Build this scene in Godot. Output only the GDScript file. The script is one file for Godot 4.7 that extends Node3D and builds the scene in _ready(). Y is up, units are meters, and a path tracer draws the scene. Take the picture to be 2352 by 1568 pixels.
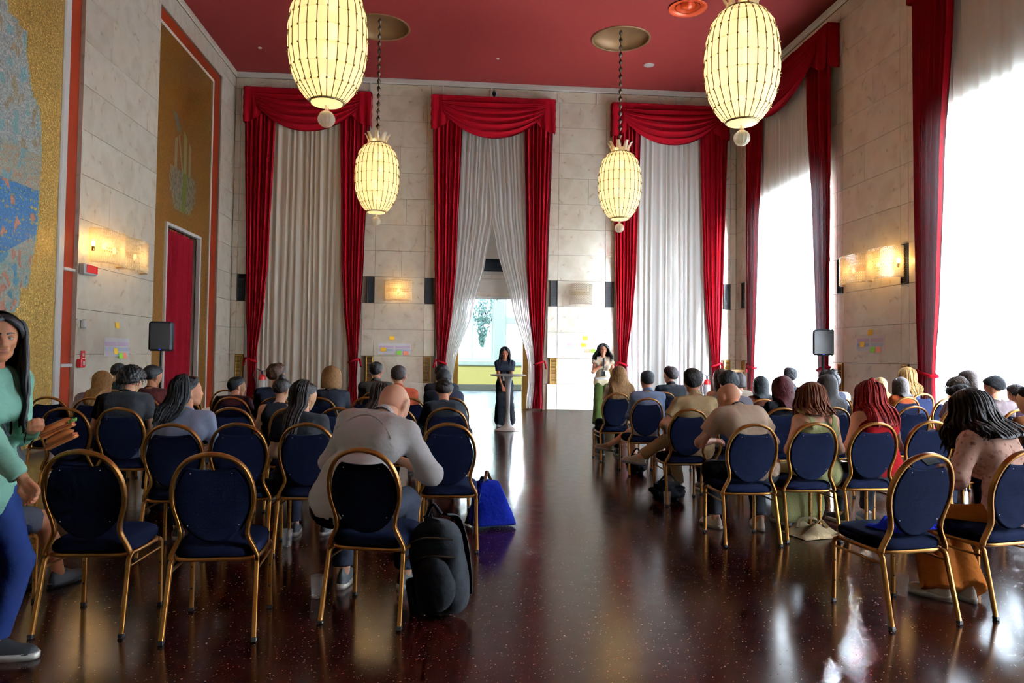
extends Node3D
# A tall marble hall during a talk: rows of banquet chairs, seated listeners, two speakers, four big glass lanterns.
# x runs along the far wall, -z is the depth of the hall, y is up, metres.

const BACK := -19.22      # far wall
const LEFT := -5.67
const RIGHT := 7.82
const CEIL := 8.75
const COURSE := 0.6935    # height of a marble course
var M := {}
var count := {}
var rng := RandomNumberGenerator.new()
var jobs := {}
var shapes := {}

func _ready() -> void:
	rng.seed = 7
	camera_and_light()
	materials()
	room()
	next_room()
	windows_and_curtains()
	wall_fittings()
	lanterns()
	chairs()
	people()
	floor_things()

# ------------------------------------------------------------------ camera, sky, exposure
func camera_and_light() -> void:
	var yaw := deg_to_rad(4.9087); var pitch := deg_to_rad(1.921); var roll := deg_to_rad(0.7238)
	var cam := Camera3D.new(); cam.name = "camera"
	cam.basis = Basis(Vector3.UP, -yaw) * Basis(Vector3.RIGHT, pitch) * Basis(Vector3.BACK, roll)
	cam.position = Vector3(0, 1.47, 0)
	var near := 0.05
	cam.set_frustum(2.0 * near * 784.0 / 1658.3, Vector2(0, -near * 26.2 / 1658.3), near, 200.0)
	add_child(cam); cam.current = true
	var env := Environment.new()
	env.background_mode = Environment.BG_SKY
	var sm := ProceduralSkyMaterial.new()
	sm.sky_top_color = Color(0.82, 0.91, 1.0); sm.sky_horizon_color = Color(0.95, 0.98, 1.0)
	sm.ground_horizon_color = Color(0.8, 0.85, 0.88); sm.ground_bottom_color = Color(0.6, 0.62, 0.62)
	sm.sky_energy_multiplier = 42.0; sm.ground_energy_multiplier = 20.0
	var sky := Sky.new(); sky.sky_material = sm
	env.sky = sky
	env.tonemap_mode = Environment.TONE_MAPPER_LINEAR
	env.tonemap_exposure = 0.82
	env.sdfgi_enabled = true; env.ssao_enabled = true; env.ssil_enabled = true
	var we := WorldEnvironment.new(); we.name = "world"; we.environment = env
	add_child(we)

func lamp(at: Vector3, energy: float, size: float, color: Color, parent: Node3D = self) -> void:
	var l := OmniLight3D.new(); l.name = "lamp_light"
	l.position = at; l.light_energy = energy; l.light_size = size; l.light_color = color
	l.shadow_enabled = true; l.omni_range = 40.0; l.omni_attenuation = 2.0
	parent.add_child(l, true)

# ------------------------------------------------------------------ nodes
func numbered(n: String) -> String:
	var k: int = count.get(n, 0)
	count[n] = k + 1
	return n if k == 0 else "%s_%03d" % [n, k]

func tag(o: Node3D, label: String, category := "", group := "", kind := "") -> Node3D:
	if label: o.set_meta("label", label)
	if category: o.set_meta("category", category)
	if group: o.set_meta("group", group)
	if kind: o.set_meta("kind", kind)
	return o

func thing(n: String, label: String, category: String, at := Vector3.ZERO, turn := 0.0, group := "") -> Node3D:
	var o := Node3D.new(); o.name = numbered(n); add_child(o)
	o.position = at; o.rotation.y = turn
	tag(o, label, category, group)
	return o

func part(parent: Node3D, n: String, mesh: Mesh, m: Material, at := Vector3.ZERO, label := "") -> MeshInstance3D:
	var o := MeshInstance3D.new()
	o.name = numbered(n) if parent == self else n
	o.mesh = mesh; o.material_override = m; o.position = at
	parent.add_child(o, true)
	if label: o.set_meta("label", label)
	return o

func struct(n: String, mesh: Mesh, m: Material, parent: Node3D = self, at := Vector3.ZERO) -> MeshInstance3D:
	var o := part(parent, n, mesh, m, at)
	if parent == self: o.set_meta("kind", "structure")
	return o

func dup(root: Node3D, at: Vector3, turn: float, label := "", group := "") -> Node3D:
	var r: Node3D = root.duplicate()
	r.name = numbered(String(root.name).rstrip("0123456789").trim_suffix("_")); add_child(r)
	r.position = at; r.rotation.y = turn
	if label: r.set_meta("label", label)
	if group: r.set_meta("group", group)
	return r

# ------------------------------------------------------------------ geometry
class Geo:
	var v := PackedVector3Array()
	var n := PackedVector3Array()
	var uv := PackedVector2Array()
	var ix := PackedInt32Array()

	func face(p: Array, out: Vector3) -> void:
		var nn: Vector3 = (p[1] - p[0]).cross(p[2] - p[0]).normalized()
		if nn == Vector3.ZERO and p.size() > 3: nn = (p[2] - p[0]).cross(p[3] - p[0]).normalized()
		var back := nn.dot(out) < 0.0
		if back: nn = -nn
		var s := v.size()
		for q in p:
			v.append(q); n.append(nn); uv.append(Vector2(q.x + q.z, q.y))
		for k in range(1, p.size() - 1):
			if back: ix.append_array([s, s + k, s + k + 1])
			else: ix.append_array([s, s + k + 1, s + k])

	func box(c: Vector3, size: Vector3, ch := 0.0) -> Geo:
		var h := size / 2.0
		ch = minf(ch, minf(h.x, minf(h.y, h.z)) * 0.9)
		for a in 3:
			var b := (a + 1) % 3
			var d := (a + 2) % 3
			for s in [-1.0, 1.0]:
				var q := []
				for t in [[-1, -1], [1, -1], [1, 1], [-1, 1]]:
					var p := Vector3.ZERO
					p[a] = s * h[a]; p[b] = t[0] * (h[b] - ch); p[d] = t[1] * (h[d] - ch)
					q.append(c + p)
				var o := Vector3.ZERO; o[a] = s
				face(q, o)
				if ch > 0.0:
					for s2 in [-1.0, 1.0]:
						var e := []
						for t in [[0, -1], [0, 1], [1, 1], [1, -1]]:
							var p := Vector3.ZERO
							p[a] = s * (h[a] - (ch if t[0] else 0.0)); p[b] = s2 * (h[b] - (0.0 if t[0] else ch)); p[d] = t[1] * (h[d] - ch)
							e.append(c + p)
						var o2 := Vector3.ZERO; o2[a] = s; o2[b] = s2
						face(e, o2)
		if ch > 0.0:
			for sx in [-1.0, 1.0]:
				for sy in [-1.0, 1.0]:
					for sz in [-1.0, 1.0]:
						var s := Vector3(sx, sy, sz)
						face([c + s * Vector3(h.x, h.y - ch, h.z - ch), c + s * Vector3(h.x - ch, h.y, h.z - ch), c + s * Vector3(h.x - ch, h.y - ch, h.z)], s)
		return self

	# a grid of nu x nv cells; f(i, j) gives the place; wrap_u joins the last column to the first for the normals
	func surf(nu: int, nv: int, f: Callable, wrap_u := false, flip := false, us := 1.0, vs := 1.0) -> Geo:
		var s := v.size()
		var w := nu + 1
		var P := PackedVector3Array(); P.resize(w * (nv + 1))
		for j in nv + 1:
			for i in w:
				P[j * w + i] = f.call(i, j)
		v.append_array(P)
		for j in nv + 1:
			for i in w:
				var ia := i - 1 if i > 0 else (nu - 1 if wrap_u else 0)
				var ib := i + 1 if i < nu else (1 if wrap_u else nu)
				var ja := maxi(j - 1, 0); var jb := mini(j + 1, nv)
				var du := P[j * w + ib] - P[j * w + ia]
				var dv := P[jb * w + i] - P[ja * w + i]
				if du.length_squared() < 1e-12:
					var jj := 1 if j == 0 else (nv - 1 if j == nv else j)
					du = P[jj * w + ib] - P[jj * w + ia]
				var nn := dv.cross(du).normalized()
				n.append(-nn if flip else nn)
				uv.append(Vector2(us * i / nu, vs * j / nv))
		for j in nv:
			for i in nu:
				var a := s + j * w + i
				if flip: ix.append_array([a, a + w + 1, a + 1, a, a + w, a + w + 1])
				else: ix.append_array([a, a + 1, a + w + 1, a, a + w + 1, a + w])
		return self

	# a tube of any closed section along a path; section points are (side, up) and radii scale them
	func tube(path: Array, rad: Callable, sides := 8, closed := false, sx := 1.0, sy := 1.0, square := 0.0, up := Vector3.UP) -> Geo:
		var m := path.size()
		var T := []; var A := []; var B := []
		for i in m:
			var a: Vector3 = path[(i - 1 + m) % m] if closed or i > 0 else path[0]
			var b: Vector3 = path[(i + 1) % m] if closed or i < m - 1 else path[m - 1]
			T.append((b - a).normalized())
		var side: Vector3 = T[0].cross(up)
		if side.length() < 0.05: side = T[0].cross(Vector3(0.3, 0.2, 1.0))
		side = side.normalized()
		for i in m:
			side = (side - T[i] * side.dot(T[i])).normalized()
			A.append(side); B.append(side.cross(T[i]))
		var sec := PackedVector2Array()
		for k in sides:
			var ang := TAU * (k + 0.5) / sides
			var c := cos(ang); var d := sin(ang)
			if square > 0.0:
				var e := lerpf(1.0, 0.35, square)
				c = signf(c) * pow(absf(c), e); d = signf(d) * pow(absf(d), e)
			sec.append(Vector2(c * sx, d * sy))
		var f := func(i, j):
			var jj: int = j % m
			var r: float = rad.call(float(j) / maxi(1, m - (0 if closed else 1)))
			var q := sec[i % sides]
			return path[jj] + A[jj] * q.x * r + B[jj] * q.y * r
		surf(sides, m if closed else m - 1, f, true, true)
		if not closed:
			for e in [0, m - 1]:
				var r: float = rad.call(0.0 if e == 0 else 1.0)
				if r > 0.0005:
					var q := []
					for k in sides: q.append(path[e] + A[e] * sec[k].x * r + B[e] * sec[k].y * r)
					face(q, -T[0] if e == 0 else T[m - 1])
		return self

	func lathe(prof: Array, segs := 32, c := Vector3.ZERO, sx := 1.0, sz := 1.0) -> Geo:
		return surf(segs, prof.size() - 1, func(i, j):
			var a = TAU * (i % segs) / segs
			return c + Vector3(cos(a) * prof[j].x * sx, prof[j].y, sin(a) * prof[j].x * sz), true)

	func ball(c: Vector3, r: Vector3, nu := 12, nv := 8) -> Geo:
		return surf(nu, nv, func(i, j):
			var a = TAU * (i % nu) / nu
			var p = PI * j / nv
			return c + Vector3(cos(a) * sin(p), cos(p), sin(a) * sin(p)) * r, true)

	func arrays() -> Array:
		var a := []; a.resize(Mesh.ARRAY_MAX)
		a[Mesh.ARRAY_VERTEX] = v; a[Mesh.ARRAY_NORMAL] = n; a[Mesh.ARRAY_TEX_UV] = uv; a[Mesh.ARRAY_INDEX] = ix
		return a

	func add(o: Geo, t := Transform3D(), mirror := false) -> Geo:
		var s := v.size()
		v.append_array(t * o.v)
		var nb := t.basis.inverse().transposed()
		for q in o.n: n.append((nb * q).normalized())
		uv.append_array(o.uv)
		var k := o.ix.size()
		var ii := PackedInt32Array(); ii.resize(k)
		for q in range(0, k, 3):
			ii[q] = o.ix[q] + s
			ii[q + 1] = o.ix[q + (2 if mirror else 1)] + s
			ii[q + 2] = o.ix[q + (1 if mirror else 2)] + s
		ix.append_array(ii)
		return self

	func mesh() -> ArrayMesh:
		var m := ArrayMesh.new()
		m.add_surface_from_arrays(Mesh.PRIMITIVE_TRIANGLES, arrays())
		return m

func cbox(c: Vector3, size: Vector3, ch := 0.0) -> ArrayMesh:
	return Geo.new().box(c, size, ch).mesh()

func spline(pts: Array, per := 6, closed := false) -> Array:
	var out := []
	var m := pts.size()
	for i in (m if closed else m - 1):
		var p0: Vector3 = pts[(i - 1 + m) % m] if closed or i > 0 else pts[0] * 2.0 - pts[1]
		var p1: Vector3 = pts[i]
		var p2: Vector3 = pts[(i + 1) % m]
		var p3: Vector3 = pts[(i + 2) % m] if closed or i < m - 2 else pts[m - 1] * 2.0 - pts[m - 2]
		for k in per:
			out.append(p1.cubic_interpolate(p2, p0, p3, float(k) / per))
	if not closed: out.append(pts[m - 1])
	return out

func table(rows: Array, y: float, col: int) -> float:      # rows of [y, a, b ...], from high to low
	if y >= rows[0][0]: return rows[0][col]
	for k in rows.size() - 1:
		if y >= rows[k + 1][0]:
			var t: float = (rows[k][0] - y) / (rows[k][0] - rows[k + 1][0])
			t = t * t * (3.0 - 2.0 * t) * 0.5 + t * 0.5
			return lerpf(rows[k][col], rows[k + 1][col], t)
	return rows[-1][col]

# ------------------------------------------------------------------ materials
func noise_tex(size: int, freq: float, type: int, oct: int, ramp: Array, seed_: int, normal := 0.0, fractal := FastNoiseLite.FRACTAL_FBM, sy := 0, warp := 0.0) -> NoiseTexture2D:
	var f := FastNoiseLite.new()
	f.noise_type = type; f.frequency = freq; f.seed = seed_; f.fractal_type = fractal; f.fractal_octaves = oct
	if warp > 0.0:
		f.domain_warp_enabled = true; f.domain_warp_amplitude = warp; f.domain_warp_frequency = freq
	var t := NoiseTexture2D.new()
	t.width = size; t.height = sy if sy else size; t.seamless = true; t.noise = f
	if normal > 0.0:
		t.as_normal_map = true; t.bump_strength = normal
	if ramp:
		var g := Gradient.new()
		g.offsets = PackedFloat32Array(ramp.map(func(r): return r[0])); g.colors = PackedColorArray(ramp.map(func(r): return r[1]))
		t.color_ramp = g
	return t

func mat(n: String, c: Color, rough := 0.7, metal := 0.0, spec := 0.5) -> StandardMaterial3D:
	var m := StandardMaterial3D.new()
	m.resource_name = n; m.albedo_color = c; m.roughness = rough; m.metallic = metal; m.metallic_specular = spec
	m.cull_mode = BaseMaterial3D.CULL_DISABLED
	M[n] = m
	return m

func tri(m: StandardMaterial3D, s: float, world := false) -> void:
	m.uv1_triplanar = true; m.uv1_world_triplanar = world; m.uv1_scale = Vector3(s, s, s)

func emit(m: StandardMaterial3D, c: Color, e: float) -> StandardMaterial3D:
	m.emission_enabled = true; m.emission = c; m.emission_energy_multiplier = e
	return m

func materials() -> void:
	# marble: warm cream ground, thin brown veins, cloudy tone
	var veins := noise_tex(1024, 0.0028, FastNoiseLite.TYPE_SIMPLEX_SMOOTH, 3, [[0.0, Color(0.97, 0.96, 0.93)], [0.80, Color(0.95, 0.935, 0.90)], [0.90, Color(0.90, 0.87, 0.82)], [0.965, Color(0.80, 0.75, 0.68)], [1.0, Color(0.66, 0.59, 0.51)]], 3, 0.0, FastNoiseLite.FRACTAL_RIDGED, 0, 60.0)
	var cloud := noise_tex(512, 0.006, FastNoiseLite.TYPE_SIMPLEX, 4, [[0.0, Color(0.88, 0.85, 0.80, 0.7)], [0.5, Color(1, 1, 0.99, 0.7)], [1.0, Color(0.95, 0.93, 0.89, 0.7)]], 5)
	for k in 4:
		var m := mat("marble%d" % k, [Color(0.95, 0.935, 0.905), Color(0.97, 0.955, 0.925), Color(0.94, 0.925, 0.895), Color(0.96, 0.94, 0.90)][k], 0.32)
		m.albedo_texture = veins
		m.detail_enabled = true; m.detail_albedo = cloud; m.detail_blend_mode = BaseMaterial3D.BLEND_MODE_MUL
		tri(m, 0.36, true)
		m.uv1_offset = Vector3(0.37 * k, 0.21 * k, 0.53 * k)
	mat("joint", Color(0.42, 0.36, 0.29), 0.9)
	# floor: polished dark red terrazzo with pale chips
	var im := Image.create(1024, 1024, false, Image.FORMAT_RGB8)
	var fn := FastNoiseLite.new(); fn.frequency = 0.012; fn.seed = 11; fn.fractal_octaves = 5
	for y in 256:
		for x in 256:
			var b := 0.5 + 0.5 * fn.get_noise_2d(x * 4.0, y * 4.0)
			var c := Color(0.15, 0.055, 0.042).lerp(Color(0.23, 0.092, 0.07), b)
			im.fill_rect(Rect2i(x * 4, y * 4, 4, 4), c)
	for k in 9000:
		var s := rng.randi_range(1, 5)
		if k % 9: s = rng.randi_range(1, 3)
		var c: Color = [Color(0.12, 0.04, 0.035), Color(0.36, 0.15, 0.11), Color(0.42, 0.22, 0.17), Color(0.10, 0.05, 0.05), Color(0.60, 0.50, 0.42)][rng.randi_range(0, 4)] if k % 14 else Color(0.74, 0.68, 0.6)
		var x := rng.randi_range(0, 1017); var y := rng.randi_range(0, 1017)
		im.fill_rect(Rect2i(x, y, s, maxi(1, s - 1)), c)
		if s > 2: im.fill_rect(Rect2i(x + 1, y - 1 if y else 0, s - 1, s), c)
	var fm := mat("floor", Color(1, 1, 1), 0.13)
	fm.albedo_texture = ImageTexture.create_from_image(im)
	fm.roughness_texture = noise_tex(512, 0.02, FastNoiseLite.TYPE_SIMPLEX, 4, [[0.0, Color(0.75, 0.75, 0.75)], [1.0, Color(1, 1, 1)]], 9)
	fm.roughness = 0.2
	tri(fm, 0.55, true)
	mat("ceiling", Color(0.33, 0.085, 0.07), 0.85, 0.0, 0.2)
	mat("plaster", Color(0.86, 0.84, 0.80), 0.8)
	mat("white_paint", Color(0.90, 0.90, 0.88), 0.55)
	mat("terracotta", Color(0.31, 0.075, 0.013), 0.6, 0.0, 0.15)
	mat("gold_trim", Color(0.66, 0.50, 0.24), 0.35, 0.9)
	mat("brass", Color(0.62, 0.45, 0.22), 0.38, 0.9)
	mat("dark_bronze", Color(0.24, 0.17, 0.11), 0.45, 0.6)
	mat("wire", Color(0.45, 0.40, 0.25), 0.4, 0.7)
	mat("dish", Color(0.45, 0.33, 0.20), 0.5, 0.5)
	mat("black", Color(0.03, 0.03, 0.035), 0.65, 0.0, 0.15)
	mat("vent_black", Color(0.10, 0.08, 0.06), 0.6)
	mat("vent_gap", Color(0.02, 0.018, 0.015), 0.9)
	mat("white_plastic", Color(0.88, 0.88, 0.87), 0.35)
	mat("red_plastic", Color(0.72, 0.05, 0.06), 0.4)
	mat("chrome", Color(0.75, 0.75, 0.76), 0.15, 1.0)
	mat("rubber", Color(0.04, 0.04, 0.04), 0.8)
	mat("paper", Color(0.93, 0.93, 0.95), 0.8)
	mat("paper_lilac", Color(0.86, 0.78, 0.88), 0.8)
	mat("paper_blue", Color(0.80, 0.84, 0.93), 0.8)
	mat("note_yellow", Color(1.0, 0.80, 0.22), 0.8)
	mat("note_green", Color(0.55, 0.85, 0.25), 0.8)
	mat("note_pink", Color(1.0, 0.60, 0.48), 0.8)
	# cloth
	var weave := noise_tex(256, 0.35, FastNoiseLite.TYPE_SIMPLEX, 2, [], 21, 5.0)
	var wrinkle := noise_tex(512, 0.012, FastNoiseLite.TYPE_SIMPLEX_SMOOTH, 3, [], 23, 9.0, FastNoiseLite.FRACTAL_FBM, 0, 30.0)
	M["weave"] = weave; M["wrinkle"] = wrinkle
	var rv := mat("red_velvet", Color(0.40, 0.012, 0.045), 0.9, 0.0, 0.12)
	rv.normal_enabled = true; rv.normal_texture = weave; rv.normal_scale = 0.25; tri(rv, 3.0)
	rv.rim_enabled = true; rv.rim = 0.2; rv.rim_tint = 0.8
	rv.backlight_enabled = true; rv.backlight = Color(0.16, 0.16, 0.16)
	var dr := mat("dark_curtain", Color(0.13, 0.006, 0.012), 0.95, 0.0, 0.03)
	tri(dr, 3.0)
	var sh := mat("sheer", Color(0.93, 0.92, 0.90), 0.85, 0.0, 0.2)
	sh.backlight_enabled = true; sh.backlight = Color(1.0, 1.0, 1.0)
	var ls := mat("lined_sheer", Color(0.88, 0.85, 0.79), 0.85, 0.0, 0.2)
	ls.backlight_enabled = true; ls.backlight = Color(0.3, 0.3, 0.3)
	var l2 := mat("lined_sheer2", Color(0.93, 0.92, 0.90), 0.85, 0.0, 0.2)
	l2.backlight_enabled = true; l2.backlight = Color(0.3, 0.3, 0.3)
	var nv := mat("navy", Color(0.012, 0.015, 0.036), 0.95, 0.0, 0.03)
	nv.normal_enabled = true; nv.normal_texture = weave; nv.normal_scale = 0.5; tri(nv, 5.0)
	var cf := mat("chair_frame", Color(0.56, 0.37, 0.16), 0.36, 0.85)
	cf.roughness = 0.36
	# glass
	var gl := mat("pane", Color(0.95, 1.0, 0.99, 0.04), 0.0)
	gl.transparency = BaseMaterial3D.TRANSPARENCY_ALPHA
	var fp := mat("frosted_pane", Color(0.90, 0.97, 0.97, 0.93), 0.15)
	fp.transparency = BaseMaterial3D.TRANSPARENCY_ALPHA
	var cg := mat("clear_glass", Color(1, 1, 1, 0.12), 0.08)
	cg.transparency = BaseMaterial3D.TRANSPARENCY_ALPHA
	var pg := mat("lantern_glass", Color(1.0, 0.94, 0.76, 0.80), 0.3)
	pg.transparency = BaseMaterial3D.TRANSPARENCY_ALPHA
	pg.backlight_enabled = true; pg.backlight = Color(1.0, 1.0, 1.0)
	emit(pg, Color(1.0, 0.88, 0.55), 0.03)
	var bulb := mat("bulb_glow", Color(1, 0.95, 0.8), 0.5)
	emit(bulb, Color(1.0, 0.88, 0.6), 2.6)
	emit(mat("globe_glow", Color(1, 1, 0.95), 0.5), Color(1.0, 0.97, 0.9), 3.0)
	var sb := mat("sconce_bulb_glow", Color(1, 0.9, 0.6), 0.5)
	emit(sb, Color(1.0, 0.80, 0.42), 7.0)
	var sg := mat("sconce_glass", Color(1.0, 0.95, 0.82, 0.42), 0.28)
	sg.backlight_enabled = true; sg.backlight = Color(1, 1, 1)
	sg.transparency = BaseMaterial3D.TRANSPARENCY_ALPHA
	sg.rim_enabled = false
	var rg := mat("ribbed_glass", Color(1.0, 0.97, 0.86, 0.45), 0.15)
	rg.transparency = BaseMaterial3D.TRANSPARENCY_ALPHA
	mat("orange_metal", Color(0.78, 0.27, 0.07), 0.35, 0.3)
	mosaics()

# gold mosaics: little square tesserae; figures are plain generic shapes in pale tesserae
func mosaics() -> void:
	var fn := FastNoiseLite.new(); fn.frequency = 0.03; fn.seed = 5
	var fw := FastNoiseLite.new(); fw.frequency = 0.09; fw.seed = 15
	# near mosaic: 2.4 m wide (from its right end) and 8.2 m high, one texel a tessera
	var w := 240; var h := 820
	var im := Image.create(w, h, false, Image.FORMAT_RGB8)
	var orm := Image.create(w, h, false, Image.FORMAT_RGB8)
	var tilt := Image.create(w, h, false, Image.FORMAT_RGB8)
	# outline of the figure group: [height, how far it reaches towards the right end]
	var edge := [[6.6, 1.60], [6.2, 1.45], [5.8, 1.33], [5.73, 1.08], [5.69, 0.90], [5.44, 0.91], [5.2, 0.83], [4.95, 0.76], [4.74, 0.55], [4.5, 0.49], [4.0, 0.46], [3.6, 0.49], [3.16, 0.49], [2.8, 0.55], [2.54, 0.62], [2.25, 0.67], [2.19, 0.86], [1.92, 0.86], [1.80, 1.27], [1.7, 2.6]]
	for y in h:
		var hy := 8.2 * (1.0 - (y + 0.5) / h)
		var reach := table(edge, snappedf(hy, 0.07), 1)
		for x in w:
			var zx := 2.4 * (1.0 - (x + 0.5) / w)      # distance from the right end
			var r := rng.randf()
			var c := Color(0.60, 0.46, 0.19).lerp(Color(0.78, 0.64, 0.33), r)
			if r > 0.94: c = Color(0.95, 0.90, 0.68)
			if r < 0.10: c = Color(0.50, 0.38, 0.16)
			var metal := 0.6
			if hy < 6.9 and zx > reach + 0.03 * fw.get_noise_2d(x * 2.0, y * 2.0):
				metal = 0.0
				var a := fn.get_noise_2d(x * 1.2, y * 0.7)
				var b := fw.get_noise_2d(x * 0.6 + a * 30.0, y * 1.0)
				c = Color(0.72, 0.74, 0.70)
				if hy > 4.1:
					c = c.lerp(Color(0.50, 0.52, 0.52), clampf(0.5 + b * 1.6, 0.0, 1.0) * 0.8)
					if b > 0.22: c = Color(0.80, 0.78, 0.74)
					if a > 0.28: c = Color(0.62, 0.55, 0.42)
					if a < -0.32: c = Color(0.52, 0.68, 0.68)
				elif hy > 3.6:
					c = Color(0.66, 0.66, 0.58) if b < 0.15 else Color(0.74, 0.58, 0.46)
					if a > 0.25: c = Color(0.50, 0.66, 0.68)
				elif hy > 2.75 + (zx - 1.0) * -0.5:
					c = Color(0.16, 0.40, 0.62).lerp(Color(0.28, 0.52, 0.70), 0.5 + 0.5 * b)
					if b > 0.36: c = Color(0.80, 0.70, 0.30)
					if a > 0.34: c = Color(0.76, 0.50, 0.38)
				else:
					c = Color(0.55, 0.68, 0.66).lerp(Color(0.72, 0.68, 0.60), clampf(0.5 + b * 1.5, 0.0, 1.0))
					if a > 0.24: c = Color(0.70, 0.46, 0.36)
					if a < -0.3: c = Color(0.32, 0.56, 0.66)
				if absf(zx - reach) < 0.02: c = Color(0.60, 0.72, 0.70)
				c = c.lerp(c.darkened(0.25), rng.randf())
			im.set_pixel(x, y, c)
			tilt.set_pixel(x, y, Color(rng.randf_range(0.34, 0.66), rng.randf_range(0.34, 0.66), 0.95))
			orm.set_pixel(x, y, Color(1.0, 0.34 + 0.2 * rng.randf() if metal > 0.0 else 0.55, metal))
	var m := mat("mosaic_figures", Color(1, 1, 1), 1.0)
	m.albedo_texture = ImageTexture.create_from_image(im)
	var ot := ImageTexture.create_from_image(orm)
	m.roughness_texture = ot; m.roughness_texture_channel = BaseMaterial3D.TEXTURE_CHANNEL_GREEN
	m.metallic = 1.0; m.metallic_texture = ot; m.metallic_texture_channel = BaseMaterial3D.TEXTURE_CHANNEL_BLUE
	var tt := ImageTexture.create_from_image(tilt)
	m.normal_enabled = true; m.normal_texture = tt; m.normal_scale = 1.0
	# far mosaic: 3.1 x 7.9 m gold ground with one small pale figure group above the door
	w = 155; h = 395
	im = Image.create(w, h, false, Image.FORMAT_RGB8)
	for y in h:
		for x in w:
			var zx := 3.1 * (x + 0.5) / w; var hy := 7.9 * (1.0 - (y + 0.5) / h)
			var r := rng.randf()
			var c := Color(0.54, 0.36, 0.12).lerp(Color(0.62, 0.43, 0.16), r)
			var ux := (zx - 1.55) / 0.80; var uy := (hy - 5.35) / 0.95
			var b := fw.get_noise_2d(x * 2.5, y * 1.5)
			if uy > -1.0 and uy < -0.1 and absf(ux) < 0.9 + 0.2 * b - maxf(0.0, -uy - 0.6):
				c = Color(0.62, 0.60, 0.52) if b > -0.1 else Color(0.48, 0.46, 0.38)
				if absf(ux - 0.15 - 0.1 * uy) < 0.14: c = Color(0.50, 0.56, 0.22)
			elif uy >= -0.1 and uy < 0.85 - absf(ux) * 0.5 and (absf(ux - 0.1) < 0.12 or absf(ux - 0.45) < 0.09 or absf(ux + 0.55) < 0.08 or absf(ux + 0.1 + uy * 0.4) < 0.05):
				c = Color(0.64, 0.66, 0.44) if absf(ux - 0.1) < 0.12 else Color(0.66, 0.62, 0.52)
			elif uy > 0.75 and uy < 1.1 and absf(ux + 0.5 + (uy - 0.9) * 0.9) < 0.16: c = Color(0.50, 0.52, 0.50)
			im.set_pixel(x, y, c)
	var m2 := mat("mosaic_gold", Color(1, 1, 1), 0.42, 0.75)
	m2.albedo_texture = ImageTexture.create_from_image(im)
	m2.normal_enabled = true; m2.normal_texture = tt; m2.normal_scale = 0.6

# ------------------------------------------------------------------ the hall
func wall(n: String, at: Vector3, turn: float) -> Node3D:
	var o := Node3D.new(); o.name = n; o.position = at; o.rotation.y = turn
	o.set_meta("kind", "structure"); add_child(o)
	return o

func slab(w: Node3D, x0: float, x1: float, y0: float, y1: float) -> void:
	var key := "slab%.3f_%.3f" % [x1 - x0, y1 - y0]
	if not shapes.has(key): shapes[key] = cbox(Vector3.ZERO, Vector3(x1 - x0 - 0.006, y1 - y0 - 0.006, 0.03), 0.004)
	part(w, "slab", shapes[key], M["marble%d" % rng.randi_range(0, 3)], Vector3((x0 + x1) / 2, (y0 + y1) / 2, -0.015 - rng.randf() * 0.003))

# columns of slabs between the given joints; skip lists [column, course] left open for a vent
func slabs(w: Node3D, xs: Array, skip := [], y0 := 0.0, y1 := 8.62) -> void:
	for c in xs.size() - 1:
		var k := 0
		while k * COURSE < y1 - 0.01:
			var a := maxf(y0, k * COURSE); var b := minf(y1, (k + 1) * COURSE)
			if b > a + 0.01 and not [c, k] in skip:
				var wide: float = xs[c + 1] - xs[c]
				if wide > 1.2 and rng.randf() < 0.25:
					var m: float = xs[c] + wide * rng.randf_range(0.3, 0.7)
					slab(w, xs[c], m, a, b); slab(w, m, xs[c + 1], a, b)
				else: slab(w, xs[c], xs[c + 1], a, b)
			k += 1

func core(w: Node3D, x0: float, x1: float, y0: float, y1: float, z0 := -0.5, z1 := -0.03, m := "joint") -> void:
	part(w, "core", cbox(Vector3((x0 + x1) / 2, (y0 + y1) / 2, (z0 + z1) / 2), Vector3(x1 - x0, y1 - y0, z1 - z0)), M[m])

func panel(x0: float, x1: float, y0: float, y1: float, z := 0.0) -> ArrayMesh:
	var g := Geo.new().box(Vector3((x0 + x1) / 2, (y0 + y1) / 2, z - 0.02), Vector3(x1 - x0, y1 - y0, 0.04))
	for k in g.v.size():
		g.uv[k] = Vector2((g.v[k].x - x0) / (x1 - x0), 1.0 - (g.v[k].y - y0) / (y1 - y0))
	return g.mesh()

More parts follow.
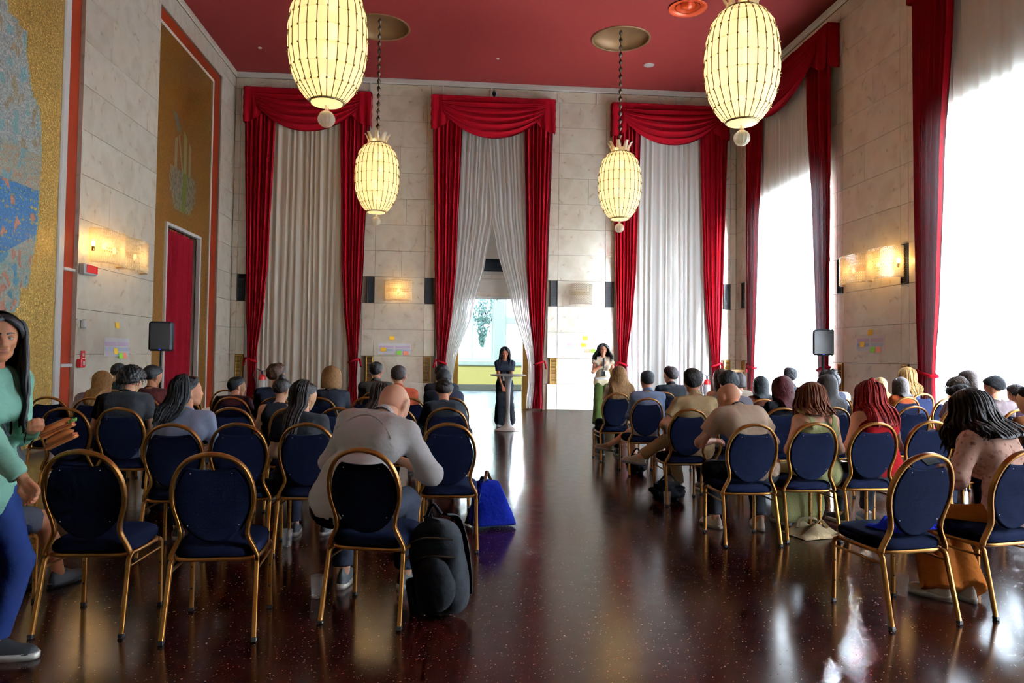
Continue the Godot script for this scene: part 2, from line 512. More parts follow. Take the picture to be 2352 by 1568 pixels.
func room() -> void:
	# floor and the ground outside
	struct("floor", cbox(Vector3(1.07, -0.1, -6.3), Vector3(14.5, 0.2, 26.9)), M.floor)
	var gm: StandardMaterial3D = mat("terrace", Color(0.80, 0.78, 0.74), 0.9)
	struct("ground", cbox(Vector3(0, -0.4, -10), Vector3(260, 0.2, 260)), gm)
	# ceiling with round holes for the brass bowls
	var c := CSGCombiner3D.new(); c.name = "ceiling"; c.set_meta("kind", "structure")
	var b := CSGBox3D.new(); b.name = "ceiling_slab"; b.size = Vector3(14.5, 0.4, 26.9); b.position = Vector3(1.07, CEIL + 0.2, -6.3); b.material = M.ceiling
	c.add_child(b)
	for p in [[3.81, -16.1, 0.65], [-1.67, -16.13, 0.65], [3.82, -9.2, 0.65], [-1.58, -9.1, 0.65], [4.84, -14.47, 0.3]]:
		var h := CSGCylinder3D.new(); h.name = "ceiling_hole"; h.operation = CSGShape3D.OPERATION_SUBTRACTION
		h.radius = p[2]; h.height = 0.5; h.sides = 48; h.position = Vector3(p[0], CEIL + 0.1, p[1]); h.material = M.ceiling
		c.add_child(h, true)
	add_child(c)
	# far wall
	var w := wall("wall_back", Vector3(0, 0, BACK), 0)
	core(w, -6.2, -0.35, 0, 9.1); core(w, 2.5, 8.4, 0, 9.1); core(w, -0.35, 2.5, 7.3, 9.1)
	slabs(w, [-5.67, -5.53, -5.31], [[1, 1], [1, 4]], 0, 8.32)
	slabs(w, [-2.32, -2.0, -0.69, -0.42], [[0, 1], [0, 4], [2, 1], [2, 4]], 0, 8.32)
	slabs(w, [2.6, 2.87, 4.17, 4.42], [[0, 1], [0, 4], [2, 1], [2, 4]], 0, 8.32)
	slabs(w, [7.40, 7.67, 7.82], [[0, 1], [0, 4]], 0, 8.32)
	for x in [[-5.67, -4.3], [-4.3, -2.2], [-2.2, -0.6], [-0.6, 1.1], [1.1, 2.8], [2.8, 4.4], [4.4, 6.1], [6.1, 7.82]]: slab(w, x[0], x[1], 8.32, 8.62)
	for x in [[-5.31, -2.32], [4.42, 7.40]]:                # plain plaster behind the closed curtains
		part(w, "plaster", panel(x[0], x[1], 0, 8.32, -0.02), M.plaster)
	# recess of the middle doorway
	part(w, "plaster", panel(-0.35, 0.1, 0, 7.3, -0.4), M.plaster)
	part(w, "plaster", panel(2.12, 2.5, 0, 7.3, -0.4), M.plaster)
	part(w, "plaster", panel(0.1, 2.12, 3.05, 7.3, -0.4), M.plaster)
	part(w, "transom_light", cbox(Vector3(1.15, 3.89, -0.39), Vector3(1.5, 0.34, 0.06), 0.01), M.black)
	var lint := Geo.new().box(Vector3(1.11, 3.56, -0.38), Vector3(2.2, 0.1, 0.08), 0.01).box(Vector3(1.11, 3.08, -0.38), Vector3(2.2, 0.1, 0.10), 0.01)
	part(w, "lintel_moulding", lint.mesh(), M.marble2)
	for x in [0.1, 2.02]:
		part(w, "door_jamb", cbox(Vector3(x + 0.05, 1.5, -0.46), Vector3(0.18, 3.06, 0.26), 0.015), M.gold_trim)
	part(w, "door_jamb", cbox(Vector3(1.11, 3.02, -0.46), Vector3(2.0, 0.10, 0.2), 0.015), M.white_paint)
	# right-hand wall with its tall windows
	w = wall("wall_right", Vector3(RIGHT, 0, 0), -PI / 2)
	var wins := [-16.0, -9.2, -2.43]
	var at := -19.8
	for z in wins:
		core(w, at, z - 1.75, 0, 9.1); at = z + 1.75
		core(w, z - 1.75, z + 1.75, 5.4, 9.1)
		part(w, "plaster", panel(z - 1.75, z + 1.75, 5.4, 8.32, -0.02), M.plaster)
	core(w, at, 7.2, 0, 9.1)
	slabs(w, [-19.22, -18.83, -18.61, -17.75], [[1, 1], [1, 4]], 0, 8.32)
	for k in 2:
		var o := 6.785 * k
		slabs(w, [-14.25 + o, -14.0 + o, -13.78 + o, -11.93 + o, -11.71 + o, -10.95 + o], [[1, 1], [1, 4], [3, 1], [3, 4]] if k == 0 else [], 0, 8.32)
	slabs(w, [-0.65, 1.5, 3.5, 5.3, 7.0], [], 0, 8.32)
	var x := -19.22
	while x < 6.9:
		slab(w, x, minf(x + 1.75, 7.0), 8.32, 8.62); x += 1.75
	# left-hand wall with the mosaics
	w = wall("wall_left", Vector3(LEFT, 0, 0), PI / 2)
	core(w, -7.2, 3.9, 0, 9.1); core(w, 3.9, 14.98, 0, 9.1, -0.6, -0.11); core(w, 14.98, 16.93, 4.0, 9.1, -0.6, -0.11); core(w, 16.93, 19.8, 0, 9.1, -0.6, -0.11)
	core(w, 11.53, 14.33, 0, 9.1, -0.12, -0.03); core(w, 18.13, 19.8, 0, 9.1, -0.12, -0.03); core(w, 3.9, 19.8, 8.2, 9.1, -0.12, -0.03)
	core(w, 14.98, 16.93, 0, 4.0, -0.7, -0.6)
	slabs(w, [11.53, 14.33]); slabs(w, [18.13, 19.22]); slabs(w, [-7.0, -4.4, -1.8, 0.8, 3.9])
	for p in [[3.9, 5.4], [5.4, 7.2], [7.2, 9.4], [9.4, 11.53], [14.33, 16.2], [16.2, 18.13]]: slab(w, p[0], p[1], 8.2, 8.62)
	part(w, "mosaic", panel(8.62, 11.02, 0.1, 8.2, -0.065), M.mosaic_figures)
	part(w, "mosaic", panel(6.22, 8.62, 0.1, 8.2, -0.065), M.mosaic_figures)
	part(w, "mosaic", panel(3.9, 6.22, 0.1, 8.2, -0.065), M.mosaic_figures)
	part(w, "border_bead", cbox(Vector3(11.10, 4.1, -0.06), Vector3(0.17, 8.2, 0.05), 0.02), M.white_paint)
	part(w, "border", panel(11.19, 11.53, 0.0, 8.2, -0.065), M.terracotta)
	part(w, "reveal", cbox(Vector3(11.515, 4.1, -0.04), Vector3(0.03, 8.2, 0.08)), M.marble1)
	part(w, "mosaic", panel(14.33, 14.95, 0.0, 7.9, -0.065), gold_piece(14.33, 14.95, 0.0, 7.9))
	part(w, "mosaic", panel(14.95, 16.96, 4.03, 7.9, -0.065), gold_piece(14.95, 16.96, 4.03, 7.9))
	part(w, "mosaic", panel(16.96, 17.6, 0.0, 7.9, -0.065), gold_piece(16.96, 17.6, 0.0, 7.9))
	part(w, "border_bead", cbox(Vector3(17.64, 3.97, -0.06), Vector3(0.06, 7.94, 0.03), 0.01), M.white_paint)
	part(w, "border_bead", cbox(Vector3(15.98, 7.92, -0.06), Vector3(3.3, 0.06, 0.03), 0.01), M.white_paint)
	part(w, "border", panel(17.67, 18.13, 0.12, 8.2, -0.065), M.terracotta)
	part(w, "border", panel(14.33, 17.67, 7.95, 8.2, -0.065), M.terracotta)
	part(w, "plinth", cbox(Vector3(17.5, 0.06, -0.04), Vector3(1.26, 0.12, 0.08), 0.01), M.marble3)
	# conduits and scuffs on the orange border
	for y in [2.66, 1.22]: part(w, "conduit", cbox(Vector3(11.36, y, -0.05), Vector3(0.34, 0.05, 0.04), 0.008), M.white_paint)
	var dw := wall("door_1", Vector3(LEFT, 0, 0), PI / 2)
	for q in [[14.98, 0.06, 4.0], [16.93, 0.06, 4.0]]:
		part(dw, "door_frame", cbox(Vector3(q[0], q[2] / 2, -0.06), Vector3(q[1], q[2], 0.10), 0.01), M.white_paint)
	part(dw, "door_frame", cbox(Vector3(15.955, 4.02, -0.06), Vector3(2.01, 0.07, 0.10), 0.01), M.white_paint)
	# end wall behind the camera, and white strips under the ceiling
	w = wall("wall_front", Vector3(0, 0, 7.0), PI)
	core(w, -8.4, 6.2, 0, 9.1); slabs(w, [-7.82, -5.2, -2.6, 0, 2.6, 5.67])
	struct("trim_1", cbox(Vector3(1.07, 8.69, BACK + 0.04), Vector3(13.49, 0.14, 0.08), 0.015), M.white_paint)
	struct("trim_2", cbox(Vector3(RIGHT - 0.04, 8.69, -6.1), Vector3(0.08, 0.14, 26.1), 0.015), M.white_paint)
	struct("trim_3", cbox(Vector3(LEFT + 0.02, 8.69, -6.1), Vector3(0.04, 0.14, 26.1), 0.01), M.marble1)
	for p in [-2.2, -0.28, 1.02, 3.9]:
		struct("trim_4", cbox(Vector3(p, 8.48, BACK + 0.015), Vector3(0.05, 0.34, 0.03), 0.008), M.white_paint)

func gold_piece(x0: float, x1: float, y0: float, y1: float) -> StandardMaterial3D:
	var m: StandardMaterial3D = M.mosaic_gold.duplicate()
	m.uv1_scale = Vector3((x1 - x0) / 3.1, (y1 - y0) / 7.9, 1)
	m.uv1_offset = Vector3((x0 - 14.33) / 3.1, 1.0 - y1 / 7.9, 0)
	return m

func next_room() -> void:
	var yl := mat("yellow_paint", Color(0.93, 0.88, 0.55), 0.7)
	var gf := mat("grey_stone", Color(0.42, 0.46, 0.48), 0.55, 0.0, 0.3)
	var gb := mat("grey_base", Color(0.46, 0.47, 0.44), 0.5)
	var tp := mat("teal_white", Color(0.84, 0.92, 0.90), 0.5)
	struct("floor_next_room", cbox(Vector3(1.5, -0.1, -24.65), Vector3(13, 0.2, 9.8)), gf)
	struct("ceiling_next_room", cbox(Vector3(1.5, 5.3, -24.7), Vector3(13, 0.2, 9.9)), M.white_paint)
	for q in [["wall_next_room_left", -5.1], ["wall_next_room_right", 8.1]]:
		struct(q[0], cbox(Vector3(q[1], 2.6, -24.6), Vector3(0.2, 5.6, 9.9)), M.white_paint)
	for x in [-2.6, 4.8]:
		var gl := thing("globe_lamp", "white globe ceiling lamp in the bright next room, %s of the glass chandelier" % ("left" if x < 0 else "right"), "lamp", Vector3(x, 4.7, -24.0))
		part(gl, "globe", Geo.new().ball(Vector3.ZERO, Vector3.ONE * 0.18, 20, 12).mesh(), M.globe_glow)
		part(gl, "rod", Geo.new().tube([Vector3(0, 0.17, 0), Vector3(0, 0.52, 0)], func(_u): return 0.012, 8).mesh(), M.chrome)
		lamp(Vector3(0, 0, 0), 22.0, 0.15, Color(0.93, 0.98, 1.0), gl)
	var w := wall("wall_next_room_back", Vector3(0, 0, -29.4), 0)
	part(w, "core", cbox(Vector3(1.5, 0.55, -0.15), Vector3(13, 1.1, 0.3)), M.white_paint)
	part(w, "core", cbox(Vector3(1.5, 4.85, -0.15), Vector3(13, 0.7, 0.3)), tp)
	part(w, "core", cbox(Vector3(-3.7, 2.8, -0.15), Vector3(2.6, 3.6, 0.3)), tp); part(w, "core", cbox(Vector3(6.1, 2.8, -0.15), Vector3(3.8, 3.6, 0.3)), tp)
	part(w, "yellow_band", panel(-5, 8, 0.24, 0.98, 0.03), yl)
	part(w, "skirting", cbox(Vector3(1.5, 0.12, 0.03), Vector3(13, 0.24, 0.10), 0.02), gb)
	part(w, "sill", cbox(Vector3(1.5, 1.1, 0.05), Vector3(13, 0.2, 0.2), 0.03), tp)
	var k := 1
	for xc in [-1.32, 0.89, 3.1]:
		part(w, "pillar", cbox(Vector3(xc + 1.105, 2.85, -0.1), Vector3(0.46, 3.3, 0.34), 0.03), tp)
		var win := wall("window_%d" % k, Vector3(xc, 0, -29.4), 0); k += 1
		var g := Geo.new()
		for x in [-0.84, 0.03, 0.84]: g.box(Vector3(x, 2.85, -0.1), Vector3(0.10, 3.3, 0.1), 0.015)
		for y in [1.24, 2.86, 4.46]: g.box(Vector3(0, y, -0.1), Vector3(1.75, 0.14 if y != 2.86 else 0.30, 0.09), 0.015)
		part(win, "window_frame", g.mesh(), tp)
		for x in [-0.41, 0.43]:
			for y in [2.0, 3.7]: part(win, "pane", cbox(Vector3(x, y, -0.1), Vector3(0.8, 1.6, 0.006)), M.frosted_pane)
	# hanging cluster of glass drops
	var t := thing("glass_chandelier", "hanging cluster of clear and blue glass drops in the bright room beyond the doorway", "chandelier", Vector3(1.12, 0, -25))
	var dm := mat("drop_glass", Color(0.55, 0.76, 0.74, 0.8), 0.12); dm.transparency = BaseMaterial3D.TRANSPARENCY_ALPHA
	var bm := mat("blue_glass", Color(0.06, 0.11, 0.30), 0.15)
	var drop := Geo.new().lathe([Vector2(0.001, 0.07), Vector2(0.012, 0.05), Vector2(0.03, 0.0), Vector2(0.024, -0.03), Vector2(0.001, -0.045)], 8).mesh()
	var mm := MultiMesh.new(); mm.transform_format = MultiMesh.TRANSFORM_3D; mm.mesh = drop; mm.instance_count = 1600
	for i in 1600:
		var u := rng.randf(); var r := 0.06 + 0.62 * pow(u, 0.8)
		var a := rng.randf() * TAU
		mm.set_instance_transform(i, Transform3D(Basis().scaled(Vector3.ONE * rng.randf_range(0.4, 0.9)), Vector3(cos(a) * r * sqrt(rng.randf()), 1.7 + u * 2.9 + rng.randf() * 0.2, sin(a) * r * sqrt(rng.randf()))))
	var mi := MultiMeshInstance3D.new(); mi.name = "glass_drops"; mi.multimesh = mm; mi.material_override = dm; mi.set_meta("kind", "stuff")
	t.add_child(mi)
	part(t, "rod", Geo.new().tube([Vector3(0, 5.2, 0), Vector3(0, 1.75, 0)], func(_u): return 0.015, 8).mesh(), M.chrome)
	for i in 26:
		var u := rng.randf_range(0.15, 0.8); var a := rng.randf() * TAU; var r := 0.12 + 0.6 * u
		part(t, "blue_drop", drop, bm, Vector3(cos(a) * r, 1.7 + u * 2.6, sin(a) * r)).scale = Vector3.ONE * 0.7

# ------------------------------------------------------------------ windows and curtains
# rows of [height, left edge, right edge]; the cloth hangs in folds between them
func cloth(rows: Array, folds: float, depth: float, z: float, nu: int, nv: int, seed_: int, sway := 0.0) -> Geo:
	var r := RandomNumberGenerator.new(); r.seed = seed_
	var ph := []
	for k in 8: ph.append(r.randf() * TAU)
	var top: float = rows[0][0]; var bot: float = rows[-1][0]
	var w0: float = rows[0][2] - rows[0][1]
	return Geo.new().surf(nu, nv, func(i, j):
		var u := float(i) / nu
		var y := lerpf(top, bot, float(j) / nv)
		var a := table(rows, y, 1); var b := table(rows, y, 2)
		var q := clampf((b - a) / w0, 0.25, 1.0)
		var uu := u + 0.016 * sin(u * TAU * 2.0 + ph[0] + y * 0.15) + 0.01 * sin(u * TAU * 5.0 + ph[1] - y * 0.1)
		var f := sin(uu * TAU * folds + ph[2] + 0.25 * sin(y * 0.5 + ph[3])) * 0.62 + 0.24 * sin(uu * TAU * folds * 0.47 + ph[4]) + 0.2 * sin(uu * TAU * folds * 1.9 + ph[5] + y * 0.1)
		var g := smoothstep(0.0, 0.05, u) * smoothstep(0.0, 0.05, 1.0 - u)
		return Vector3(lerpf(a, b, u), y, z + depth * f * lerpf(0.45, 1.0, q) * (0.4 + 0.6 * g) + sway * sin((y - bot) * 0.9)), false, false, b_u(folds), 1.0)

func b_u(x: float) -> float: return x

func side_of(rows: Array, s: float) -> Array:
	if s < 0.0: return rows
	return rows.map(func(q): return [q[0], -q[2], -q[1]])

func curtain_set(c: Vector3, turn: float, hw: float, rows: Array, words: Array, seed_: int, sheer_rows: Array, sheer_mat: String, sheer_words: String, kind := 0) -> void:
	for s in [-1.0, 1.0]:
		var w: String = words[0] if s < 0 else words[1]
		var t := thing("red_drape", w, "curtain", c, turn, "red velvet drapes at the tall windows")
		part(t, "cloth", cloth(side_of(rows, s), 7.0, 0.06, 0.20, 110, 46, seed_ + int(s)).mesh(), M.red_velvet)
		var q := side_of(rows, s)
		var tx := (table(q, 1.25, 1) + table(q, 1.25, 2)) / 2.0; var tw := (table(q, 1.25, 2) - table(q, 1.25, 1)) / 2.0
		var loop := []
		for k in 20:
			var a := TAU * k / 20
			loop.append(Vector3(tx + cos(a) * (tw + 0.012), 1.25 + 0.05 * cos(a) * s, 0.19 + sin(a) * 0.10))
		part(t, "tieback", Geo.new().tube(loop, func(_u): return 0.016, 8, true, 1.0, 1.8).mesh(), M.red_velvet)
		var tas := Geo.new()
		for k in 3: tas.ball(Vector3(tx + s * (tw + 0.05 + 0.015 * k), 1.27 - 0.07 * k, 0.2), Vector3(0.03, 0.045, 0.03), 8, 6)
		part(t, "tassel", tas.mesh(), M.red_velvet)
	# valance: flat heading, gathered swag, two tails
	var v := thing("red_valance", words[2], "curtain", c, turn, "red swagged valances over the windows")
	var top := 8.3
	part(v, "heading", Geo.new().surf(40, 6, func(i, j):
		var x: float = lerpf(-hw, hw, i / 40.0)
		return Vector3(x, lerpf(top, top - 0.42, j / 6.0), 0.27 + 0.012 * sin(x * 9.0 + seed_) + 0.01 * sin(x * 23.0))).mesh(), M.red_velvet)
	part(v, "heading_top", cbox(Vector3(0, top - 0.02, 0.14), Vector3(2 * hw, 0.04, 0.27), 0.01), M.red_velvet)
	for s in [-1.0, 1.0]:
		part(v, "return", Geo.new().surf(8, 12, func(i, j):
			return Vector3(s * (hw + 0.01 + 0.006 * sin(j * 2.0)), lerpf(top, top - 0.92, j / 12.0), lerpf(0.02, 0.28, i / 8.0))).mesh(), M.red_velvet)
		part(v, "tail", Geo.new().surf(30, 12, func(i, j):
			var u = i / 30.0
			var x: float = s * lerpf(hw, hw * 0.62, u)
			return Vector3(x, lerpf(top - 0.02, top - lerpf(0.93, 0.5, u * u), j / 12.0), 0.285 + 0.02 * sin(u * 17.0 + j * 0.05) * (0.3 + j / 12.0))).mesh(), M.red_velvet)
	var inner := hw * 0.84
	part(v, "swag", Geo.new().surf(48, 40, func(i, j):
		var u: float = i / 48.0 * 2.0 - 1.0
		var q: float = j / 40.0
		var hang := 1.0 - pow(absf(u), 2.2)
		var y := top - 0.16 - q * (0.34 + 0.52 * hang) - 0.12 * hang * q
		var fold := 0.028 * sin(q * TAU * 5.0 + 0.6 * u) * hang + 0.012 * sin(q * TAU * 11.0 + 2.0 * u)
		return Vector3(u * inner * (1.0 - 0.05 * q), y, 0.31 + 0.10 * sin(q * PI * 0.9) * hang + fold)).mesh(), M.red_velvet)
	for k in sheer_rows.size():
		var q: Array = sheer_rows[k]
		var lb := sheer_words if sheer_rows.size() == 1 else sheer_words % (["left", "right"][k])
		var t := thing("white_curtain", lb, "curtain", c, turn, "white curtains behind the red drapes")
		part(t, "cloth", cloth(q, 17.0 if sheer_rows.size() == 1 else 11.0, 0.045, 0.09 + 0.03 * k, 240, 40, seed_ + 30 + k).mesh(), M[sheer_mat])

func windows_and_curtains() -> void:
	var rows := [[8.25, -1.6, -0.80], [7.4, -1.6, -0.83], [3.8, -1.5, -0.93], [2.75, -1.46, -1.0], [1.26, -1.40, -1.17], [0.7, -1.38, -1.18], [0.04, -1.42, -1.12]]
	var full := [[8.0, -1.35, 1.35], [0.04, -1.35, 1.35]]
	curtain_set(Vector3(-3.77, 0, BACK), 0, 1.62, rows, ["red velvet drape beside the orange border, left side of the far-wall curtain nearest the mosaics", "red velvet drape right of the beige curtain, behind the upper left lantern", "dark red swagged valance above the beige closed curtain, behind the nearest left lantern"], 11, [full], "lined_sheer", "beige closed curtain in deep folds on the far wall, nearest the mosaics")
	var l := [[7.9, -1.1, 0.16], [7.43, -1.08, 0.12], [5.1, -1.12, 0.03], [3.93, -1.16, -0.16], [2.53, -1.2, -0.49], [1.24, -1.24, -0.93], [0.8, -1.24, -0.98], [0.04, -1.28, -0.93]]
	var r := [[7.9, -0.26, 1.0], [7.43, -0.22, 1.02], [5.21, -0.03, 1.06], [4.4, 0.12, 1.1], [2.78, 0.55, 1.15], [1.23, 1.02, 1.24], [0.8, 1.02, 1.25], [0.04, 0.97, 1.28]]
	curtain_set(Vector3(1.07, 0, BACK), 0, 1.65, rows, ["red velvet drape left of the open doorway curtains, tied back at its foot", "red velvet drape right of the open doorway, hem behind the bar table", "red swagged valance over the open doorway, in the middle of the far wall"], 21, [l, r], "sheer", "white curtain drawn to the %s of the open doorway and tied back")
	curtain_set(Vector3(5.9, 0, BACK), 0, 1.62, rows, ["red velvet drape behind the curly-haired presenter, left of the pleated white curtain", "red velvet drape beside the room corner, right of the pleated white curtain", "red swagged valance above the closed white curtain, behind the right-hand lanterns"], 31, [full], "lined_sheer2", "white closed curtain in even pleats on the far wall, right of the presenter")
	var srows := [[8.25, -2.08, -1.08], [7.0, -2.08, -1.1], [4.4, -2.06, -1.34], [2.57, -2.02, -1.45], [1.25, -1.97, -1.58], [0.7, -1.97, -1.58], [0.04, -2.0, -1.52]]
	var sfull := [[8.0, -1.85, 1.85], [0.04, -1.85, 1.85]]
	curtain_set(Vector3(RIGHT, 0, -15.97), -PI / 2, 2.1, srows, ["red velvet drape in the room corner, left edge of the farther bright window", "red velvet drape behind the speaker on its stand, right edge of the farther bright window", "red swagged valance over the farther bright window, beside the top right lantern"], 41, [sfull], "sheer", "glowing white sheer over the farther side window")
	curtain_set(Vector3(RIGHT, 0, -9.19), -PI / 2, 2.1, srows, ["tall red velvet drape left of the nearest bright window, lit pink along its edge", "red velvet drape at the far side of the nearest window", "red swagged valance high above the nearest side window"], 51, [sfull], "sheer", "glowing white sheer over the nearest side window, behind the right-hand audience")
	curtain_set(Vector3(RIGHT, 0, -2.4), -PI / 2, 2.1, srows, ["red velvet drape at the far side of the window beside the camera", "red velvet drape at the near side of the window beside the camera", "red swagged valance over the window beside the camera"], 61, [sfull], "sheer", "white sheer over the window beside the camera, out of the frame")
	var k := 6
	for z in [-16.0, -9.2, -2.43]:
		var w := wall("window_%d" % k, Vector3(RIGHT, 0, z), -PI / 2); k += 1
		var g := Geo.new()
		for x in [-1.7, -0.58, 0.58, 1.7]: g.box(Vector3(x, 2.7, -0.3), Vector3(0.09, 5.4, 0.1), 0.015)
		for y in [0.1, 1.9, 3.6, 5.35]: g.box(Vector3(0, y, -0.3), Vector3(3.5, 0.09, 0.09), 0.015)
		part(w, "window_frame", g.mesh(), M.white_paint)
		for x in [-1.14, 0.0, 1.14]:
			for y in [1.0, 2.75, 4.48]: part(w, "pane", cbox(Vector3(x, y, -0.3), Vector3(1.06, 1.68, 0.006)), M.pane)
	var t := thing("dark_curtain", "dark red curtain filling the tall doorway under the gold mosaic", "curtain", Vector3(LEFT, 0, 0), PI / 2)
	part(t, "cloth", cloth([[3.98, 15.0, 16.9], [0.03, 15.0, 16.9]], 12.0, 0.045, -0.17, 130, 10, 81).mesh(), M.dark_curtain)
	part(t, "rail", Geo.new().tube([Vector3(15.0, 3.97, -0.17), Vector3(16.9, 3.97, -0.17)], func(_u): return 0.02, 8).mesh(), M.brass)

# ------------------------------------------------------------------ things on the walls and the ceiling
func vent(at: Vector3, turn: float, w: float, h: float, framed: bool, label: String, group: String) -> void:
	var t := thing("wall_vent", label, "vent", at, turn, group)
	part(t, "backing", cbox(Vector3(0, 0, -0.022), Vector3(w, h, 0.012)), M.vent_gap)
	var fw := 0.028 if framed else 0.016
	var g := Geo.new()
	for s in [-1.0, 1.0]:
		g.box(Vector3(s * (w / 2 - fw / 2), 0, 0), Vector3(fw, h, 0.04), 0.005).box(Vector3(0, s * (h / 2 - fw / 2), 0), Vector3(w, fw, 0.04), 0.005)
	part(t, "frame", g.mesh(), M.gold_trim if framed else M.vent_black)
	var sl := Geo.new()
	var n := int(h / 0.034)
	for k in n:
		var y := -h / 2 + fw + (h - 2 * fw) * (k + 0.5) / n
		sl.box(Vector3(0, y, -0.008), Vector3(w - 2 * fw, 0.014, 0.016))
	var o := part(t, "louvres", sl.mesh(), M.gold_trim if framed else M.vent_black)
	o.set_meta("kind", "stuff")

func poster(at: Vector3, turn: float, w: float, h: float, spots: Array, label: String, where: String) -> void:
	var t := thing("wall_poster", label, "poster", at, turn)
	part(t, "sheet", cbox(Vector3(-w / 4, 0, 0.004), Vector3(w / 2 - 0.004, h, 0.003)), M.paper)
	part(t, "sheet", cbox(Vector3(w / 4, 0, 0.004), Vector3(w / 2 - 0.004, h, 0.003)), M.paper)
	for s in [-1.0, 1.0]:
		part(t, "printed_band", cbox(Vector3(s * w / 4, h * 0.16, 0.006), Vector3(w / 2 - 0.05, h * 0.22, 0.002)), M.paper_lilac)
		part(t, "printed_band", cbox(Vector3(s * w / 4, -h * 0.12, 0.006), Vector3(w / 2 - 0.05, h * 0.2, 0.002)), M.paper_blue)
	for q in spots:
		var n := part(self, "sticky_note", note_mesh(), M["note_" + q[0]], at + Basis(Vector3.UP, turn) * Vector3(q[1], q[2], 0.010))
		n.rotation.y = turn
		tag(n, "%s sticky note %s the poster %s" % [q[0], q[3], where], "sticky note", "sticky notes on the wall posters")

func note_mesh() -> ArrayMesh:
	if not shapes.has("note"):
		shapes.note = Geo.new().surf(4, 4, func(i, j): return Vector3(lerpf(-0.068, 0.068, i / 4.0), lerpf(0.05, -0.05, j / 4.0), 0.002 + 0.012 * pow(j / 4.0, 2.0))).box(Vector3(0, 0.045, 0), Vector3(0.136, 0.01, 0.003)).mesh()
	return shapes.note

# lobes: half-round glass baskets of little glass rings round bare bulbs
func sconce(at: Vector3, turn: float, lobes: Array, hw: float, lit: Array, label: String) -> void:
	var t := thing("glass_sconce", label, "wall lamp", at, turn, "glass ring wall lamps")
	var len_ := 0.0
	for x in lobes: len_ = maxf(len_, absf(x) + hw)
	part(t, "back_plate", cbox(Vector3(0, 0.02, 0.02), Vector3(len_ * 1.7, 0.10, 0.04), 0.01), M.brass)
	var rail := Geo.new()
	var ring := Geo.new()
	var unit := Geo.new()
	unit.surf(8, 5, func(i, j):
		var a: float = TAU * (i % 8) / 8; var b: float = TAU * (j % 5) / 5
		return Vector3(cos(a) * (0.021 + 0.010 * cos(b)), sin(a) * (0.023 + 0.010 * cos(b)), 0.010 * sin(b)), true)
	for x in lobes:
		for y in [-0.26, 0.26]:
			var path := []
			for k in 15:
				var a := PI * k / 14.0
				path.append(Vector3(x + cos(a) * (hw - 0.02), y, 0.03 + sin(a) * 0.24))
			rail.tube(path, func(_u): return 0.008, 6)
		var cols := int(hw * 1.35 * PI / 0.062)
		for c in cols + 1:
			var a := PI * c / cols
			for r in 10:
				var p := Vector3(x + cos(a) * hw, -0.25 + 0.055 * r, 0.03 + sin(a) * 0.26)
				ring.add(unit, Transform3D(Basis(Vector3.UP, PI / 2 - a), p))
	part(t, "rail", rail.mesh(), M.brass)
	var o := part(t, "glass_rings", ring.mesh(), M.sconce_glass)
	o.set_meta("kind", "stuff")
	for p in lit:
		part(t, "bulb", Geo.new().ball(Vector3(p[0], p[1], 0.14), Vector3(0.028, 0.055, 0.028), 10, 8).mesh(), M.sconce_bulb_glow)
		part(t, "bulb_holder", Geo.new().lathe([Vector2(0.001, p[1] - 0.05), Vector2(0.022, p[1] - 0.05), Vector2(0.022, p[1] - 0.12), Vector2(0.001, p[1] - 0.12)], 10, Vector3(p[0], 0, 0.14)).mesh(), M.brass)
		lamp(Vector3(p[0], p[1], 0.14), 0.12, 0.02, Color(1.0, 0.78, 0.45), t)

